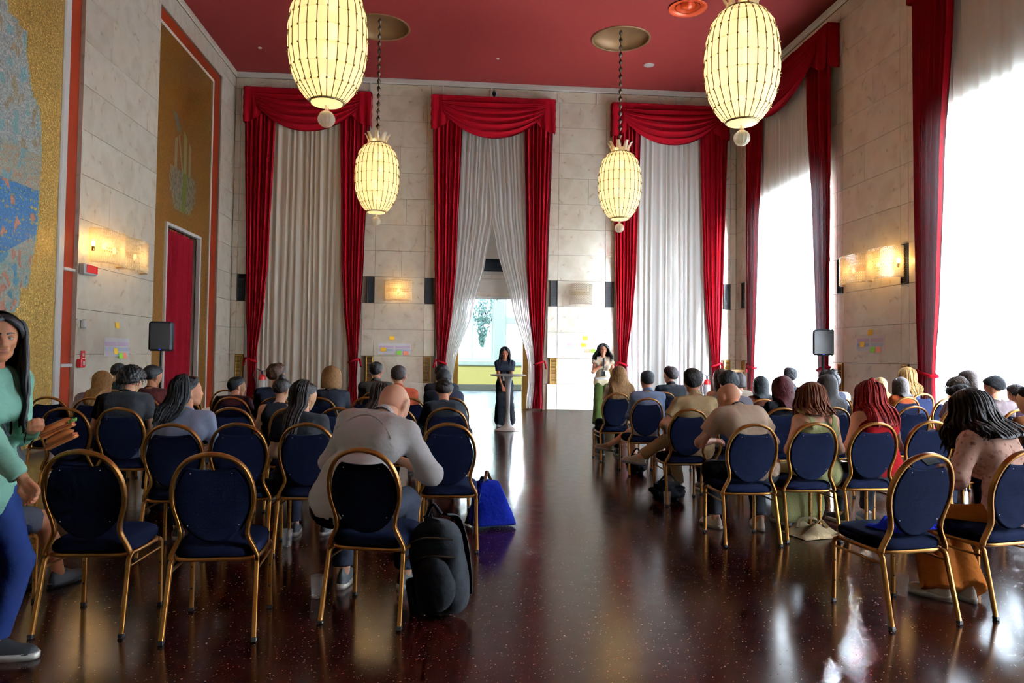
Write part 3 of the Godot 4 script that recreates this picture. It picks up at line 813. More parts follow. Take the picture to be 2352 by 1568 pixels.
func wall_fittings() -> void:
	var up := 3.12; var lo := 1.03
	var names := [[-5.42, "between the orange border and the first red drape"], [-2.10, "left of the lit far-wall lamp"], [-0.59, "right of the lit far-wall lamp"], [2.77, "left of the unlit glass lamp"], [4.27, "right of the unlit glass lamp"], [7.57, "beside the last far-wall drape"]]
	for q in names:
		vent(Vector3(q[0], up, BACK), 0, 0.19, COURSE, false, "dark louvred vent high on the marble " + q[1], "dark upper wall vents")
		vent(Vector3(q[0], lo, BACK), 0, 0.19, COURSE, true, "gold-framed louvred vent low on the marble " + String(q[1]).replace("glass lamp", "lamp"), "gold-framed lower wall vents")
	for q in [[-18.72, "on the side wall in the room corner"], [-13.89, "below the end of the right wall lamp"], [-11.82, "on the right wall beside the tall nearest drape"]]:
		vent(Vector3(RIGHT, up, q[0]), -PI / 2, 0.19, COURSE, false, "dark louvred vent " + q[1], "dark upper wall vents")
		vent(Vector3(RIGHT, lo, q[0]), -PI / 2, 0.19, COURSE, true, "gold-framed low vent " + q[1], "gold-framed lower wall vents")
	poster(Vector3(-1.45, 1.575, BACK), 0, 0.86, 0.29, [["yellow", -0.07, 0.28, "above"], ["yellow", -0.29, -0.02, "stuck on"], ["green", 0.12, -0.1, "at the foot of"], ["pink", 0.3, -0.11, "at the foot of"]], "white poster with lilac and blue bands under the lit far-wall lamp", "under the lit far-wall lamp")
	poster(Vector3(3.55, 1.71, BACK), 0, 0.86, 0.30, [["yellow", 0.08, 0.22, "above"], ["yellow", 0.04, 0.03, "stuck on"], ["pink", 0.14, -0.12, "at the foot of"], ["green", 0.3, -0.12, "at the foot of"]], "white poster with lilac and blue bands behind the curly-haired presenter", "behind the presenter")
	poster(Vector3(LEFT, 1.51, -12.88), PI / 2, 0.92, 0.31, [["yellow", -0.03, 0.37, "above"], ["yellow", -0.06, -0.07, "stuck on"], ["green", 0.13, -0.15, "at the foot of"], ["pink", 0.28, -0.15, "at the foot of"]], "white poster with lilac and blue bands on the left marble wall", "on the left marble wall")
	poster(Vector3(RIGHT, 1.77, -12.86), -PI / 2, 0.90, 0.31, [["yellow", 0.02, 0.19, "above"], ["yellow", -0.24, -0.03, "stuck on"], ["green", 0.1, -0.13, "at the foot of"], ["pink", 0.28, -0.13, "at the foot of"]], "white poster with lilac and blue bands below the right wall lamp", "below the right wall lamp")
	sconce(Vector3(-1.37, 3.11, BACK), 0, [0.0], 0.34, [[0.0, 0.0]], "square glass-ring wall lamp, lit, on the far wall between the left curtains")
	sconce(Vector3(3.50, 3.11, BACK), 0, [0.0], 0.30, [], "unlit glass-ring wall lamp on the far wall above the presenter's poster")
	sconce(Vector3(LEFT, 3.11, -12.72), PI / 2, [-0.46, 0.46], 0.46, [[-1.06, 0.0], [-0.72, 0.0], [-0.36, -0.02], [0.42, -0.02]], "long two-lobed glass-ring wall lamp glowing on the left marble wall")
	sconce(Vector3(RIGHT, 3.17, -12.75), -PI / 2, [-0.46, 0.46], 0.46, [[-0.42, -0.02], [0.38, 0.0], [0.62, 0.0], [0.98, 0.0]], "long two-lobed glass-ring wall lamp glowing on the right marble wall")
	# small devices
	var t := thing("alarm_panel", "small red-faced alarm panel on the left marble edge, level with the lamp", "alarm panel", Vector3(LEFT, 2.7, -11.72), PI / 2)
	part(t, "housing", cbox(Vector3(0, 0, 0.05), Vector3(0.40, 0.17, 0.09), 0.015), M.white_plastic)
	part(t, "red_face", cbox(Vector3(0.02, 0.01, 0.098), Vector3(0.34, 0.12, 0.012), 0.004), M.red_plastic)
	t = thing("fire_call_point", "red fire alarm call point low on the left marble edge", "fire alarm", Vector3(LEFT, 1.3, -11.64), PI / 2)
	part(t, "box", cbox(Vector3(-0.03, -0.05, 0.04), Vector3(0.13, 0.13, 0.08), 0.012), M.red_plastic)
	part(t, "button", cbox(Vector3(-0.03, -0.05, 0.083), Vector3(0.06, 0.06, 0.008), 0.003), M.white_plastic)
	part(t, "sign", cbox(Vector3(0.08, 0.06, 0.012), Vector3(0.12, 0.16, 0.01), 0.003), M.red_plastic)
	part(t, "sign_symbol", Geo.new().box(Vector3(0.08, 0.08, 0.019), Vector3(0.05, 0.05, 0.004)).box(Vector3(0.08, 0.02, 0.019), Vector3(0.07, 0.015, 0.004)).mesh(), M.white_plastic)
	t = thing("wall_sensor", "small white sensor box on the left marble edge above the call point", "sensor", Vector3(LEFT, 1.86, -11.62), PI / 2)
	part(t, "housing", cbox(Vector3(0.05, 0, 0.03), Vector3(0.09, 0.14, 0.06), 0.015), M.white_plastic)
	part(t, "conduit", cbox(Vector3(-0.05, 0.06, 0.015), Vector3(0.16, 0.02, 0.02), 0.004), M.white_paint)
	t = thing("ceiling_speaker", "small white wall speaker box with a black oval above the doorway valance", "speaker", Vector3(1.08, 8.42, BACK))
	part(t, "housing", cbox(Vector3(0, 0, 0.06), Vector3(0.19, 0.26, 0.11), 0.03), M.white_plastic)
	part(t, "grille", Geo.new().ball(Vector3(0, 0.02, 0.115), Vector3(0.05, 0.085, 0.015), 14, 8).mesh(), M.black)
	# speakers on stands
	for q in [[Vector3(-4.6, 0, -12.0), 0.25, 0.34, 1.45, 1.92, "black loudspeaker on a pole stand before the red doorway, left of the hall", "left"], [Vector3(7.14, 0, -13.3), -0.45, 0.37, 1.52, 2.02, "black loudspeaker on a pole stand in front of the right red drape", "right"]]:
		t = thing("loudspeaker", q[5], "speaker", q[0], q[1], "loudspeakers on stands")
		part(t, "cabinet", cbox(Vector3(0, (q[3] + q[4]) / 2, 0), Vector3(q[2], q[4] - q[3], 0.34), 0.03), M.black)
		part(t, "grille", cbox(Vector3(0, (q[3] + q[4]) / 2, 0.172), Vector3(q[2] - 0.05, q[4] - q[3] - 0.06, 0.015), 0.006), M.vent_black)
		var led := mat("led_light" + String(q[6]), Color(0.1, 0.1, 0.9), 0.4); emit(led, Color(0.25, 0.25, 1.0), 1.5)
		part(t, "led", cbox(Vector3(0, q[3] + 0.025, 0.182), Vector3(0.03, 0.012, 0.006)), led)
		part(t, "pole", Geo.new().tube([Vector3(0, 0.25, 0), Vector3(0, q[3] + 0.02, 0)], func(_u): return 0.02, 10).mesh(), M.black)
		for k in 3:
			var a := TAU * k / 3 + 0.4
			part(t, "leg", Geo.new().tube([Vector3(0, 0.55, 0), Vector3(cos(a) * 0.48, 0.015, sin(a) * 0.48)], func(_u): return 0.014, 8).mesh(), M.black)
	# ceiling fittings
	for q in [[3.81, -16.1, "brass ceiling bowl above the far right lantern"], [-1.67, -16.13, "brass ceiling bowl above the far left lantern"], [3.82, -9.2, "brass ceiling bowl above the near right lantern"], [-1.58, -9.1, "brass ceiling bowl above the near left lantern"]]:
		var prof := [Vector2(0.68, CEIL - 0.012), Vector2(0.66, CEIL - 0.03), Vector2(0.63, CEIL - 0.015)]
		for k in 12:
			var a := k / 11.0
			prof.append(Vector2(0.63 * cos(a * PI * 0.48), CEIL - 0.01 + 0.26 * sin(a * PI * 0.48)))
		prof.append(Vector2(0.001, CEIL + 0.25))
		tag(part(self, "ceiling_bowl", Geo.new().lathe(prof, 48).mesh(), M.dish, Vector3(q[0], 0, q[1])), q[2], "ceiling rose", "brass ceiling bowls")
	t = thing("ceiling_diffuser", "round orange metal air diffuser in the red ceiling", "air diffuser", Vector3(4.84, CEIL, -14.47))
	part(t, "outer_ring", Geo.new().lathe([Vector2(0.26, 0.06), Vector2(0.30, 0.0), Vector2(0.40, -0.015), Vector2(0.395, -0.03), Vector2(0.29, -0.02), Vector2(0.25, 0.05)], 40).mesh(), M.orange_metal)
	part(t, "inner_ring", Geo.new().lathe([Vector2(0.16, 0.09), Vector2(0.24, 0.0), Vector2(0.26, -0.005), Vector2(0.18, 0.09)], 40).mesh(), M.orange_metal)
	part(t, "cone", Geo.new().lathe([Vector2(0.15, 0.05), Vector2(0.14, 0.0), Vector2(0.06, -0.04), Vector2(0.001, -0.05)], 32).mesh(), M.orange_metal)
	part(t, "duct", Geo.new().lathe([Vector2(0.28, 0.05), Vector2(0.28, 0.18), Vector2(0.001, 0.18)], 32).mesh(), M.dark_bronze)
	for q in [[4.86, -17.49, 0.13, "white round ceiling speaker right of the far right lantern chain"], [1.07, -17.53, 0.035, "tiny white ceiling sensor above the doorway"], [-4.65, -17.56, 0.045, "tiny white ceiling sensor above the left far-wall curtain"]]:
		tag(part(self, "ceiling_disc", Geo.new().lathe([Vector2(q[2], CEIL + 0.01), Vector2(q[2], CEIL - 0.012), Vector2(q[2] * 0.85, CEIL - 0.022), Vector2(0.001, CEIL - 0.024)], 24).mesh(), M.white_plastic, Vector3(q[0], 0, q[1])), q[3], "ceiling fitting")
	# fire extinguishers by the drapes
	extinguisher(Vector3(-4.75, 0, -18.9), "red fire extinguisher hidden in shade between the left drape and beige curtain")
	extinguisher(Vector3(6.75, 0, -18.5), "red fire extinguisher with a white label before the pleated white curtain")
	t = thing("wooden_pedestal", "pale wooden pedestal box in the room corner between the drapes", "pedestal", Vector3(7.35, 0, -18.2))
	var wd := mat("pale_wood", Color(0.72, 0.56, 0.34), 0.5)
	part(t, "body", cbox(Vector3(0, 0.55, 0), Vector3(0.36, 1.1, 0.34), 0.01), wd)
	part(t, "top", cbox(Vector3(0, 1.12, 0), Vector3(0.44, 0.05, 0.42), 0.012), wd)
	part(t, "base", cbox(Vector3(0, 0.04, 0), Vector3(0.42, 0.08, 0.40), 0.012), wd)

func extinguisher(at: Vector3, label: String) -> void:
	var t := thing("fire_extinguisher", label, "fire extinguisher", at)
	part(t, "cylinder", Geo.new().lathe([Vector2(0.001, 0.3), Vector2(0.085, 0.3), Vector2(0.09, 0.33), Vector2(0.09, 0.78), Vector2(0.07, 0.85), Vector2(0.03, 0.88), Vector2(0.001, 0.89)], 24).mesh(), M.red_plastic)
	part(t, "label", Geo.new().lathe([Vector2(0.0915, 0.42), Vector2(0.0915, 0.74)], 24).mesh(), M.white_plastic)
	part(t, "valve", Geo.new().box(Vector3(0, 0.92, 0), Vector3(0.04, 0.08, 0.05), 0.008).box(Vector3(0.03, 0.97, 0), Vector3(0.13, 0.02, 0.03), 0.006).mesh(), M.black)
	part(t, "hose", Geo.new().tube(spline([Vector3(0.0, 0.95, 0.03), Vector3(-0.13, 1.02, 0.05), Vector3(-0.2, 0.88, 0.07), Vector3(-0.14, 0.7, 0.09), Vector3(-0.11, 0.5, 0.09)], 6), func(_u): return 0.012, 8).mesh(), M.black)
	part(t, "stand", Geo.new().box(Vector3(0, 0.015, 0), Vector3(0.26, 0.03, 0.26), 0.01).box(Vector3(0, 0.16, 0), Vector3(0.04, 0.3, 0.04), 0.008).mesh(), M.black)

# ------------------------------------------------------------------ lanterns
func lanterns() -> void:
	var prof := [[6.10, 0.215], [6.02, 0.32], [5.88, 0.405], [5.68, 0.458], [5.45, 0.48], [5.2, 0.475], [4.98, 0.44], [4.78, 0.36], [4.64, 0.26], [4.58, 0.20]]
	var rr := func(y): return table(prof, y, 1)
	var levels := [6.10, 5.99, 5.80, 5.60, 5.39, 5.18, 4.97, 4.77, 4.60]
	var N := 24
	var t := thing("glass_lantern", "", "lantern", Vector3.ZERO)
	# panes: a pillowed plate of glass each, one shape a row
	for r in 8:
		var y0: float = levels[r] - 0.004; var y1: float = levels[r + 1] + 0.004
		var r0: float = rr.call(y0); var r1: float = rr.call(y1)
		var ha := PI / N * 0.93
		var g := Geo.new()
		g.surf(4, 4, func(i, j):
			var a := lerpf(-ha, ha, i / 4.0)
			var y := lerpf(y0, y1, j / 4.0)
			var bulge := 0.014 * (1.0 - pow(absf(i / 2.0 - 1.0), 3.0)) * (1.0 - pow(absf(j / 2.0 - 1.0), 3.0))
			var q: float = rr.call(y) + bulge
			return Vector3(sin(a) * q, y, cos(a) * q), false, true)
		for e in [[-ha, ha, y0, y0, Vector3.UP], [-ha, ha, y1, y1, Vector3.DOWN]]:
			var q: float = rr.call(e[2])
			g.face([Vector3(sin(e[0]) * q, e[2], cos(e[0]) * q), Vector3(sin(e[1]) * q, e[3], cos(e[1]) * q), Vector3(sin(e[1]) * (q - 0.012), e[3], cos(e[1]) * (q - 0.012)), Vector3(sin(e[0]) * (q - 0.012), e[2], cos(e[0]) * (q - 0.012))], e[4])
		var m := g.mesh()
		for k in N:
			var o := part(t, "glass_panel", m, M.lantern_glass)
			o.rotation.y = TAU * (k + 0.5) / N
	var wires := Geo.new()
	for k in N:
		var a := TAU * k / N
		var path := []
		for j in 21:
			var y := lerpf(6.10, 4.59, j / 20.0)
			var q: float = rr.call(y) + 0.004
			path.append(Vector3(sin(a) * q, y, cos(a) * q))
		wires.tube(path, func(_u): return 0.006, 5)
	part(t, "wire_frame", wires.mesh(), M.wire)
	var bead := Geo.new().ball(Vector3.ZERO, Vector3.ONE * 0.014, 6, 4)
	var beads := Geo.new()
	for r in range(1, 8):
		for k in N:
			var a := TAU * k / N
			var q: float = rr.call(levels[r]) + 0.012
			beads.add(bead, Transform3D(Basis(), Vector3(sin(a) * q, levels[r], cos(a) * q)))
	var bo := part(t, "beads", beads.mesh(), M.wire)
	bo.set_meta("kind", "stuff")
	for q in [[6.10, 0.215, "top_ring"], [4.59, 0.205, "bottom_ring"]]:
		var loop := []
		for k in 32: loop.append(Vector3(cos(TAU * k / 32) * q[1], q[0], sin(TAU * k / 32) * q[1]))
		part(t, q[2], Geo.new().tube(loop, func(_u): return 0.014, 6, true).mesh(), M.wire)
	part(t, "bottom_glass", Geo.new().lathe([Vector2(0.20, 4.59), Vector2(0.19, 4.565), Vector2(0.10, 4.55), Vector2(0.03, 4.545), Vector2(0.001, 4.545)], 32).mesh(), M.lantern_glass)
	part(t, "finial_stem", Geo.new().lathe([Vector2(0.03, 4.55), Vector2(0.018, 4.53), Vector2(0.03, 4.51), Vector2(0.02, 4.49), Vector2(0.045, 4.475)], 16).mesh(), M.ribbed_glass)
	part(t, "finial_ball", Geo.new().surf(48, 16, func(i, j):
		var a: float = TAU * (i % 48) / 48; var p: float = PI * j / 16
		var r := 0.105 * (1.0 + 0.05 * cos(a * 12.0)) * (1.0 + 0.012 * cos(p * 30.0))
		return Vector3(cos(a) * sin(p) * r, 4.375 + cos(p) * 0.105, sin(a) * sin(p) * r), true).mesh(), M.ribbed_glass)
	var leaf := Geo.new()
	leaf.surf(6, 10, func(i, j):
		var u: float = i / 6.0 * 2.0 - 1.0; var q: float = j / 10.0
		var w: float = lerpf(0.042, 0.058, q)
		return Vector3(u * w, 6.10 + 0.23 * (1.0 - q), 0.205 + 0.09 * pow(1.0 - q, 2.0) - 0.02 * u * u + 0.004 * sin(q * 50.0)), false, true)
	leaf.surf(6, 10, func(i, j):
		var u: float = i / 6.0 * 2.0 - 1.0; var q: float = j / 10.0
		var w: float = lerpf(0.042, 0.058, q)
		return Vector3(u * w, 6.10 + 0.23 * (1.0 - q), 0.192 + 0.09 * pow(1.0 - q, 2.0) - 0.02 * u * u))
	var lm := leaf.mesh()
	for k in 8: part(t, "crown_leaf", lm, M.ribbed_glass).rotation.y = TAU * (k + 0.5) / 8
	for q in [[0.0, 5.84, 0.05], [0.07, 5.52, 0.0], [-0.05, 5.2, 0.05], [0.02, 4.86, -0.04]]:
		part(t, "bulb", Geo.new().ball(Vector3(q[0], q[1], q[2]), Vector3(0.085, 0.11, 0.085), 14, 10).mesh(), M.bulb_glow)
	part(t, "top_bulb", Geo.new().ball(Vector3(-0.09, 6.16, 0.06), Vector3(0.045, 0.055, 0.045), 12, 8).mesh(), M.bulb_glow)
	part(t, "inner_rod", Geo.new().tube([Vector3(0, 6.3, 0), Vector3(0, 4.55, 0)], func(_u): return 0.012, 8).mesh(), M.dark_bronze)
	var pr := []
	for k in 241:
		var y := 6.28 + (CEIL + 0.2 - 6.28) * k / 240.0
		pr.append(Vector2(0.026 + 0.018 * sin(y * TAU / 0.17), y))
	part(t, "stem", Geo.new().lathe(pr, 10).mesh(), M.dark_bronze)
	for q in [[0.0, 5.84, 0.05], [0.07, 5.52, 0.0], [-0.05, 5.2, 0.05], [0.02, 4.86, -0.04]]:
		lamp(Vector3(q[0], q[1], q[2]), 0.38, 0.08, Color(1.0, 0.84, 0.58), t)
	lamp(Vector3(-0.09, 6.16, 0.06), 0.2, 0.04, Color(1.0, 0.84, 0.58), t)
	var spots := [[Vector3(3.81, 0, -16.1), "glowing glass-panel lantern hanging before the presenter's curtain, the farther of the right pair"], [Vector3(-1.67, 0, -16.13), "glowing glass-panel lantern hanging before the beige curtain's right drape, farther of the left pair"], [Vector3(3.82, 0, -9.2), "large near lantern of glowing glass panels at the upper right, its crown just in view"], [Vector3(-1.58, 0, -9.1), "large near lantern of glowing glass panels at the upper left, cut by the top edge"]]
	for k in 4:
		var o := t if k == 0 else dup(t, spots[k][0], 0.4 * k)
		o.position = spots[k][0]
		tag(o, spots[k][1], "lantern", "glass panel lanterns")

# ------------------------------------------------------------------ chairs
func make_chair() -> Node3D:
	var t := thing("banquet_chair", "", "chair")
	var zb := func(h: float) -> float: return lerpf(-0.085, 0.035, clampf((h - 0.40) / 0.55, 0.0, 1.0)) - 0.02 * sin(clampf((h - 0.4) / 0.55, 0, 1) * PI)
	var half := [Vector2(0.213, 0.398), Vector2(0.212, 0.415), Vector2(0.196, 0.452), Vector2(0.172, 0.50), Vector2(0.165, 0.535), Vector2(0.174, 0.59), Vector2(0.192, 0.655), Vector2(0.200, 0.725), Vector2(0.190, 0.80), Vector2(0.158, 0.872), Vector2(0.098, 0.925), Vector2(0.0, 0.948)]
	var pts := []
	for q in half: pts.append(Vector3(q.x, q.y, zb.call(q.y)))
	for k in range(half.size() - 2, -1, -1): pts.append(Vector3(-half[k].x, half[k].y, zb.call(half[k].y)))
	part(t, "back_frame", Geo.new().tube(spline(pts, 4), func(_u): return 1.0, 8, false, 0.0115, 0.017, 0.6, Vector3.BACK).mesh(), M.chair_frame)
	# oval back pad with a scooped top edge
	var rim := func(a: float) -> Vector2:
		var x := cos(a) * 0.186; var s := sin(a)
		var y := 0.715 + s * (0.235 if s < 0 else 0.215)
		if s > 0: y = minf(y, 0.866 + 0.9 * x * x)
		return Vector2(x, y)
	var lay := [[0.0, -0.030], [0.45, -0.029], [0.80, -0.024], [0.95, -0.015], [1.0, 0.0], [0.985, 0.012], [0.93, 0.017], [0.6, 0.019], [0.0, 0.020]]
	part(t, "back_pad", Geo.new().surf(56, lay.size() - 1, func(i, j):
		var q: Vector2 = rim.call(TAU * (i % 56) / 56)
		var c := Vector2(0, 0.69)
		q = c + (q - c) * lay[j][0]
		return Vector3(q.x, q.y, zb.call(q.y) + lay[j][1] - 0.004), true, true).mesh(), M.navy)
	var stud := Geo.new().ball(Vector3.ZERO, Vector3(0.0045, 0.0045, 0.003), 8, 6).mesh()
	for q in [[0.10, 0.850], [-0.10, 0.850], [0.125, 0.575], [-0.125, 0.575]]:
		part(t, "stud", stud, M.chrome, Vector3(q[0], q[1], zb.call(q[1]) + 0.015))
	# seat: a crowned cushion
	var sq := func(a: float, hx: float, hz: float, e: float) -> Vector2:
		var c := cos(a); var s := sin(a)
		return Vector2(signf(c) * pow(absf(c), e) * hx, signf(s) * pow(absf(s), e) * hz)
	var sl := [[0.0, 0.482], [0.5, 0.480], [0.82, 0.472], [0.96, 0.455], [1.0, 0.435], [0.99, 0.412], [0.95, 0.404], [0.0, 0.404]]
	part(t, "seat", Geo.new().surf(48, sl.size() - 1, func(i, j):
		var q: Vector2 = sq.call(TAU * (i % 48) / 48, 0.218, 0.215, 0.42)
		var z: float = -0.285 + q.y * sl[j][0]
		return Vector3(q.x * sl[j][0] * (1.0 + 0.05 * (-0.285 - z)), sl[j][1] + 0.012 * smoothstep(-0.28, -0.5, z), z), true).mesh(), M.navy)
	var loop := []
	for k in 40:
		var q: Vector2 = sq.call(TAU * k / 40, 0.213, 0.20, 0.38)
		loop.append(Vector3(q.x, 0.393, -0.285 + q.y))
	part(t, "seat_frame", Geo.new().tube(loop, func(_u): return 1.0, 6, true, 0.010, 0.012, 0.5).mesh(), M.chair_frame)
	for s in [-1.0, 1.0]:
		part(t, "stretcher", Geo.new().tube([Vector3(s * 0.211, 0.335, -0.072), Vector3(s * 0.211, 0.335, -0.475)], func(_u): return 0.0075, 6).mesh(), M.chair_frame)
		var rear := part(t, "leg", Geo.new().tube(spline([Vector3(s * 0.205, 0.392, -0.125), Vector3(s * 0.211, 0.375, -0.085), Vector3(s * 0.213, 0.33, -0.07), Vector3(s * 0.222, 0.02, 0.0)], 4), func(_u): return 1.0, 8, false, 0.0125, 0.0125, 0.6).mesh(), M.chair_frame)
		part(rear, "rubber_foot", cbox(Vector3(s * 0.2225, 0.011, 0.002), Vector3(0.029, 0.022, 0.029), 0.004), M.rubber)
		var front := part(t, "leg", Geo.new().tube(spline([Vector3(s * 0.206, 0.392, -0.44), Vector3(s * 0.210, 0.372, -0.472), Vector3(s * 0.211, 0.32, -0.477), Vector3(s * 0.213, 0.02, -0.48)], 4), func(_u): return 1.0, 8, false, 0.0125, 0.0125, 0.6).mesh(), M.chair_frame)
		part(front, "rubber_foot", cbox(Vector3(s * 0.2135, 0.011, -0.481), Vector3(0.029, 0.022, 0.029), 0.004), M.rubber)
		for y in [0.13, 0.25]: part(front, "bumper", Geo.new().ball(Vector3(s * 0.2125, y, -0.467), Vector3(0.006, 0.006, 0.004), 6, 4).mesh(), M.rubber)
	return t

var seats := {}
func chairs() -> void:
	var c0 := make_chair()
	var first := true
	for q in chair_list():
		var a: float = deg_to_rad(q[3])
		var o := c0 if first else dup(c0, Vector3(q[1], 0, q[2]), a)
		first = false
		o.position = Vector3(q[1], 0, q[2]); o.rotation.y = a
		tag(o, q[4], "chair", "gold-framed navy banquet chairs")
		seats[q[0]] = [Vector3(q[1], 0, q[2]), a]

# ------------------------------------------------------------------ bodies
# A field of tapered capsules joined with a smooth minimum, meshed as surface nets.
# bone: [a, b, radius a, radius b, flat end at b]
func sdf(bones: Array, cell: float, k := 60.0, carve := []) -> Geo:
	var lo := Vector3.ONE * 1e6; var hi := -lo
	for b in bones:
		var r: float = maxf(b[2], b[3])
		for q in [b[0], b[1]]:
			lo = lo.min(q - Vector3.ONE * r); hi = hi.max(q + Vector3.ONE * r)
	var pad := maxf(3.0 * cell, 0.045)
	lo -= Vector3.ONE * (cell * 3.0); hi += Vector3.ONE * (cell * 3.0)
	var nx := int((hi.x - lo.x) / cell) + 2; var ny := int((hi.y - lo.y) / cell) + 2; var nz := int((hi.z - lo.z) / cell) + 2
	var acc := PackedFloat32Array(); acc.resize(nx * ny * nz)
	var touched := PackedInt32Array()
	var base := exp(-k * pad)
	for b in bones:
		var a: Vector3 = b[0]; var d: Vector3 = b[1] - b[0]
		var dd := maxf(d.length_squared(), 1e-9); var il := 1.0 / sqrt(dd)
		var ra: float = b[2]; var rb: float = b[3]
		var flat: bool = b.size() > 4 and b[4]
		var bl: Vector3 = a.min(b[1]) - Vector3.ONE * (maxf(ra, rb) + pad); var bh: Vector3 = a.max(b[1]) + Vector3.ONE * (maxf(ra, rb) + pad)
		var x0 := maxi(0, int((bl.x - lo.x) / cell)); var x1 := mini(nx - 1, int((bh.x - lo.x) / cell) + 1)
		var y0 := maxi(0, int((bl.y - lo.y) / cell)); var y1 := mini(ny - 1, int((bh.y - lo.y) / cell) + 1)
		var z0 := maxi(0, int((bl.z - lo.z) / cell)); var z1 := mini(nz - 1, int((bh.z - lo.z) / cell) + 1)
		var far := (maxf(ra, rb) + pad) * (maxf(ra, rb) + pad)
		for z in range(z0, z1 + 1):
			var pz := lo.z + z * cell - a.z
			for y in range(y0, y1 + 1):
				var py := lo.y + y * cell - a.y
				var row := (z * ny + y) * nx
				var dyz := py * d.y + pz * d.z
				for x in range(x0, x1 + 1):
					var px := lo.x + x * cell - a.x
					var ax := (px * d.x + dyz) / dd
					var t := clampf(ax, 0.0, 1.0)
					var ex := px - t * d.x; var ey := py - t * d.y; var ez := pz - t * d.z
					var e2 := ex * ex + ey * ey + ez * ez
					if e2 > far: continue
					var dist := sqrt(e2) - ra - t * (rb - ra)
					if flat and ax > 1.0: dist = maxf(dist, (ax - 1.0) / il)
					elif flat and ax > 0.8: dist = maxf(dist, (ax - 1.0) / il)
					if dist < pad:
						var q := row + x
						if acc[q] == 0.0: touched.append(q)
						acc[q] += exp(-k * dist) - base + 1e-7
	for q in touched: acc[q] = -log(maxf(acc[q], 1e-5)) / k
	var nxy := nx * ny
	for c in carve:      # [centre, radius]: hollowed out
		for q in touched:
			var z := q / nxy; var y := (q - z * nxy) / nx; var x := q - z * nxy - y * nx
			var dist: float = (lo + Vector3(x, y, z) * cell - c[0]).length() - c[1]
			var h := clampf(0.5 - 0.5 * (acc[q] + dist) / 0.006, 0.0, 1.0)
			acc[q] = lerpf(acc[q], -dist, h) + 0.006 * h * (1.0 - h)
	var nyz := nx * ny
	# untouched cells lie outside (value 0 -> treat as far)
	var f := PackedFloat32Array(); f.resize(acc.size()); f.fill(1.0)
	for q in touched: f[q] = acc[q]
	var vid := {}
	var g := Geo.new()
	var step := [1, nx, nxy]
	var cells := {}
	for q in touched:
		if f[q] < 0.0:
			# every cell that has this corner
			for dz in 2:
				for dy in 2:
					for dx in 2: cells[q - dx - dy * nx - dz * nxy] = true
	var c8 := [0, 1, nx, nx + 1, nxy, nxy + 1, nxy + nx, nxy + nx + 1]
	var w := PackedFloat32Array(); w.resize(8)
	var sharp := PackedVector3Array([Vector3(0, 0, 0), Vector3(1, 0, 0), Vector3(0, 1, 0), Vector3(1, 1, 0), Vector3(0, 0, 1), Vector3(1, 0, 1), Vector3(0, 1, 1), Vector3(1, 1, 1)])
	var edges := PackedInt32Array([0, 1, 2, 3, 4, 5, 6, 7, 0, 2, 1, 3, 4, 6, 5, 7, 0, 4, 1, 5, 2, 6, 3, 7])
	for q in cells:
		var neg := 0
		for i in 8:
			w[i] = f[q + c8[i]]
			if w[i] < 0.0: neg += 1
		if neg == 8: continue
		var s := Vector3.ZERO; var m := 0
		for e in range(0, 24, 2):
			var wa := w[edges[e]]; var wb := w[edges[e + 1]]
			if (wa < 0.0) != (wb < 0.0):
				s += sharp[edges[e]].lerp(sharp[edges[e + 1]], wa / (wa - wb)); m += 1
		s /= m
		var z: int = q / nxy; var y: int = (q - z * nxy) / nx; var x: int = q - z * nxy - y * nx
		vid[q] = g.v.size()
		g.v.append(lo + (Vector3(x, y, z) + s) * cell)
		var nn := Vector3(w[1] + w[3] + w[5] + w[7] - w[0] - w[2] - w[4] - w[6], w[2] + w[3] + w[6] + w[7] - w[0] - w[1] - w[4] - w[5], w[4] + w[5] + w[6] + w[7] - w[0] - w[1] - w[2] - w[3])
		g.n.append(nn.normalized())
		g.uv.append(Vector2.ZERO)
	for q in vid:
		for ax in 3:
			var o: int = step[ax]
			var b: int = step[(ax + 1) % 3]; var c: int = step[(ax + 2) % 3]
			var fa := f[q]; var fb := f[q + o]
			if (fa < 0.0) == (fb < 0.0): continue
			if not (vid.has(q - b) and vid.has(q - c) and vid.has(q - b - c)): continue
			var v0: int = vid[q]; var v1: int = vid[q - b]; var v2: int = vid[q - b - c]; var v3: int = vid[q - c]
			if fa < 0.0: g.ix.append_array([v0, v2, v1, v0, v3, v2])
			else: g.ix.append_array([v0, v1, v2, v0, v2, v3])
	return g

func ik(a: Vector3, c: Vector3, l1: float, l2: float, pole: Vector3) -> Vector3:
	var d := c - a
	var L := clampf(d.length(), 0.05, l1 + l2 - 0.002)
	var dir := d.normalized()
	var x := (l1 * l1 - l2 * l2 + L * L) / (2.0 * L)
	var h := sqrt(maxf(0.0, l1 * l1 - x * x))
	return a + dir * x + (pole - dir * pole.dot(dir)).normalized() * h

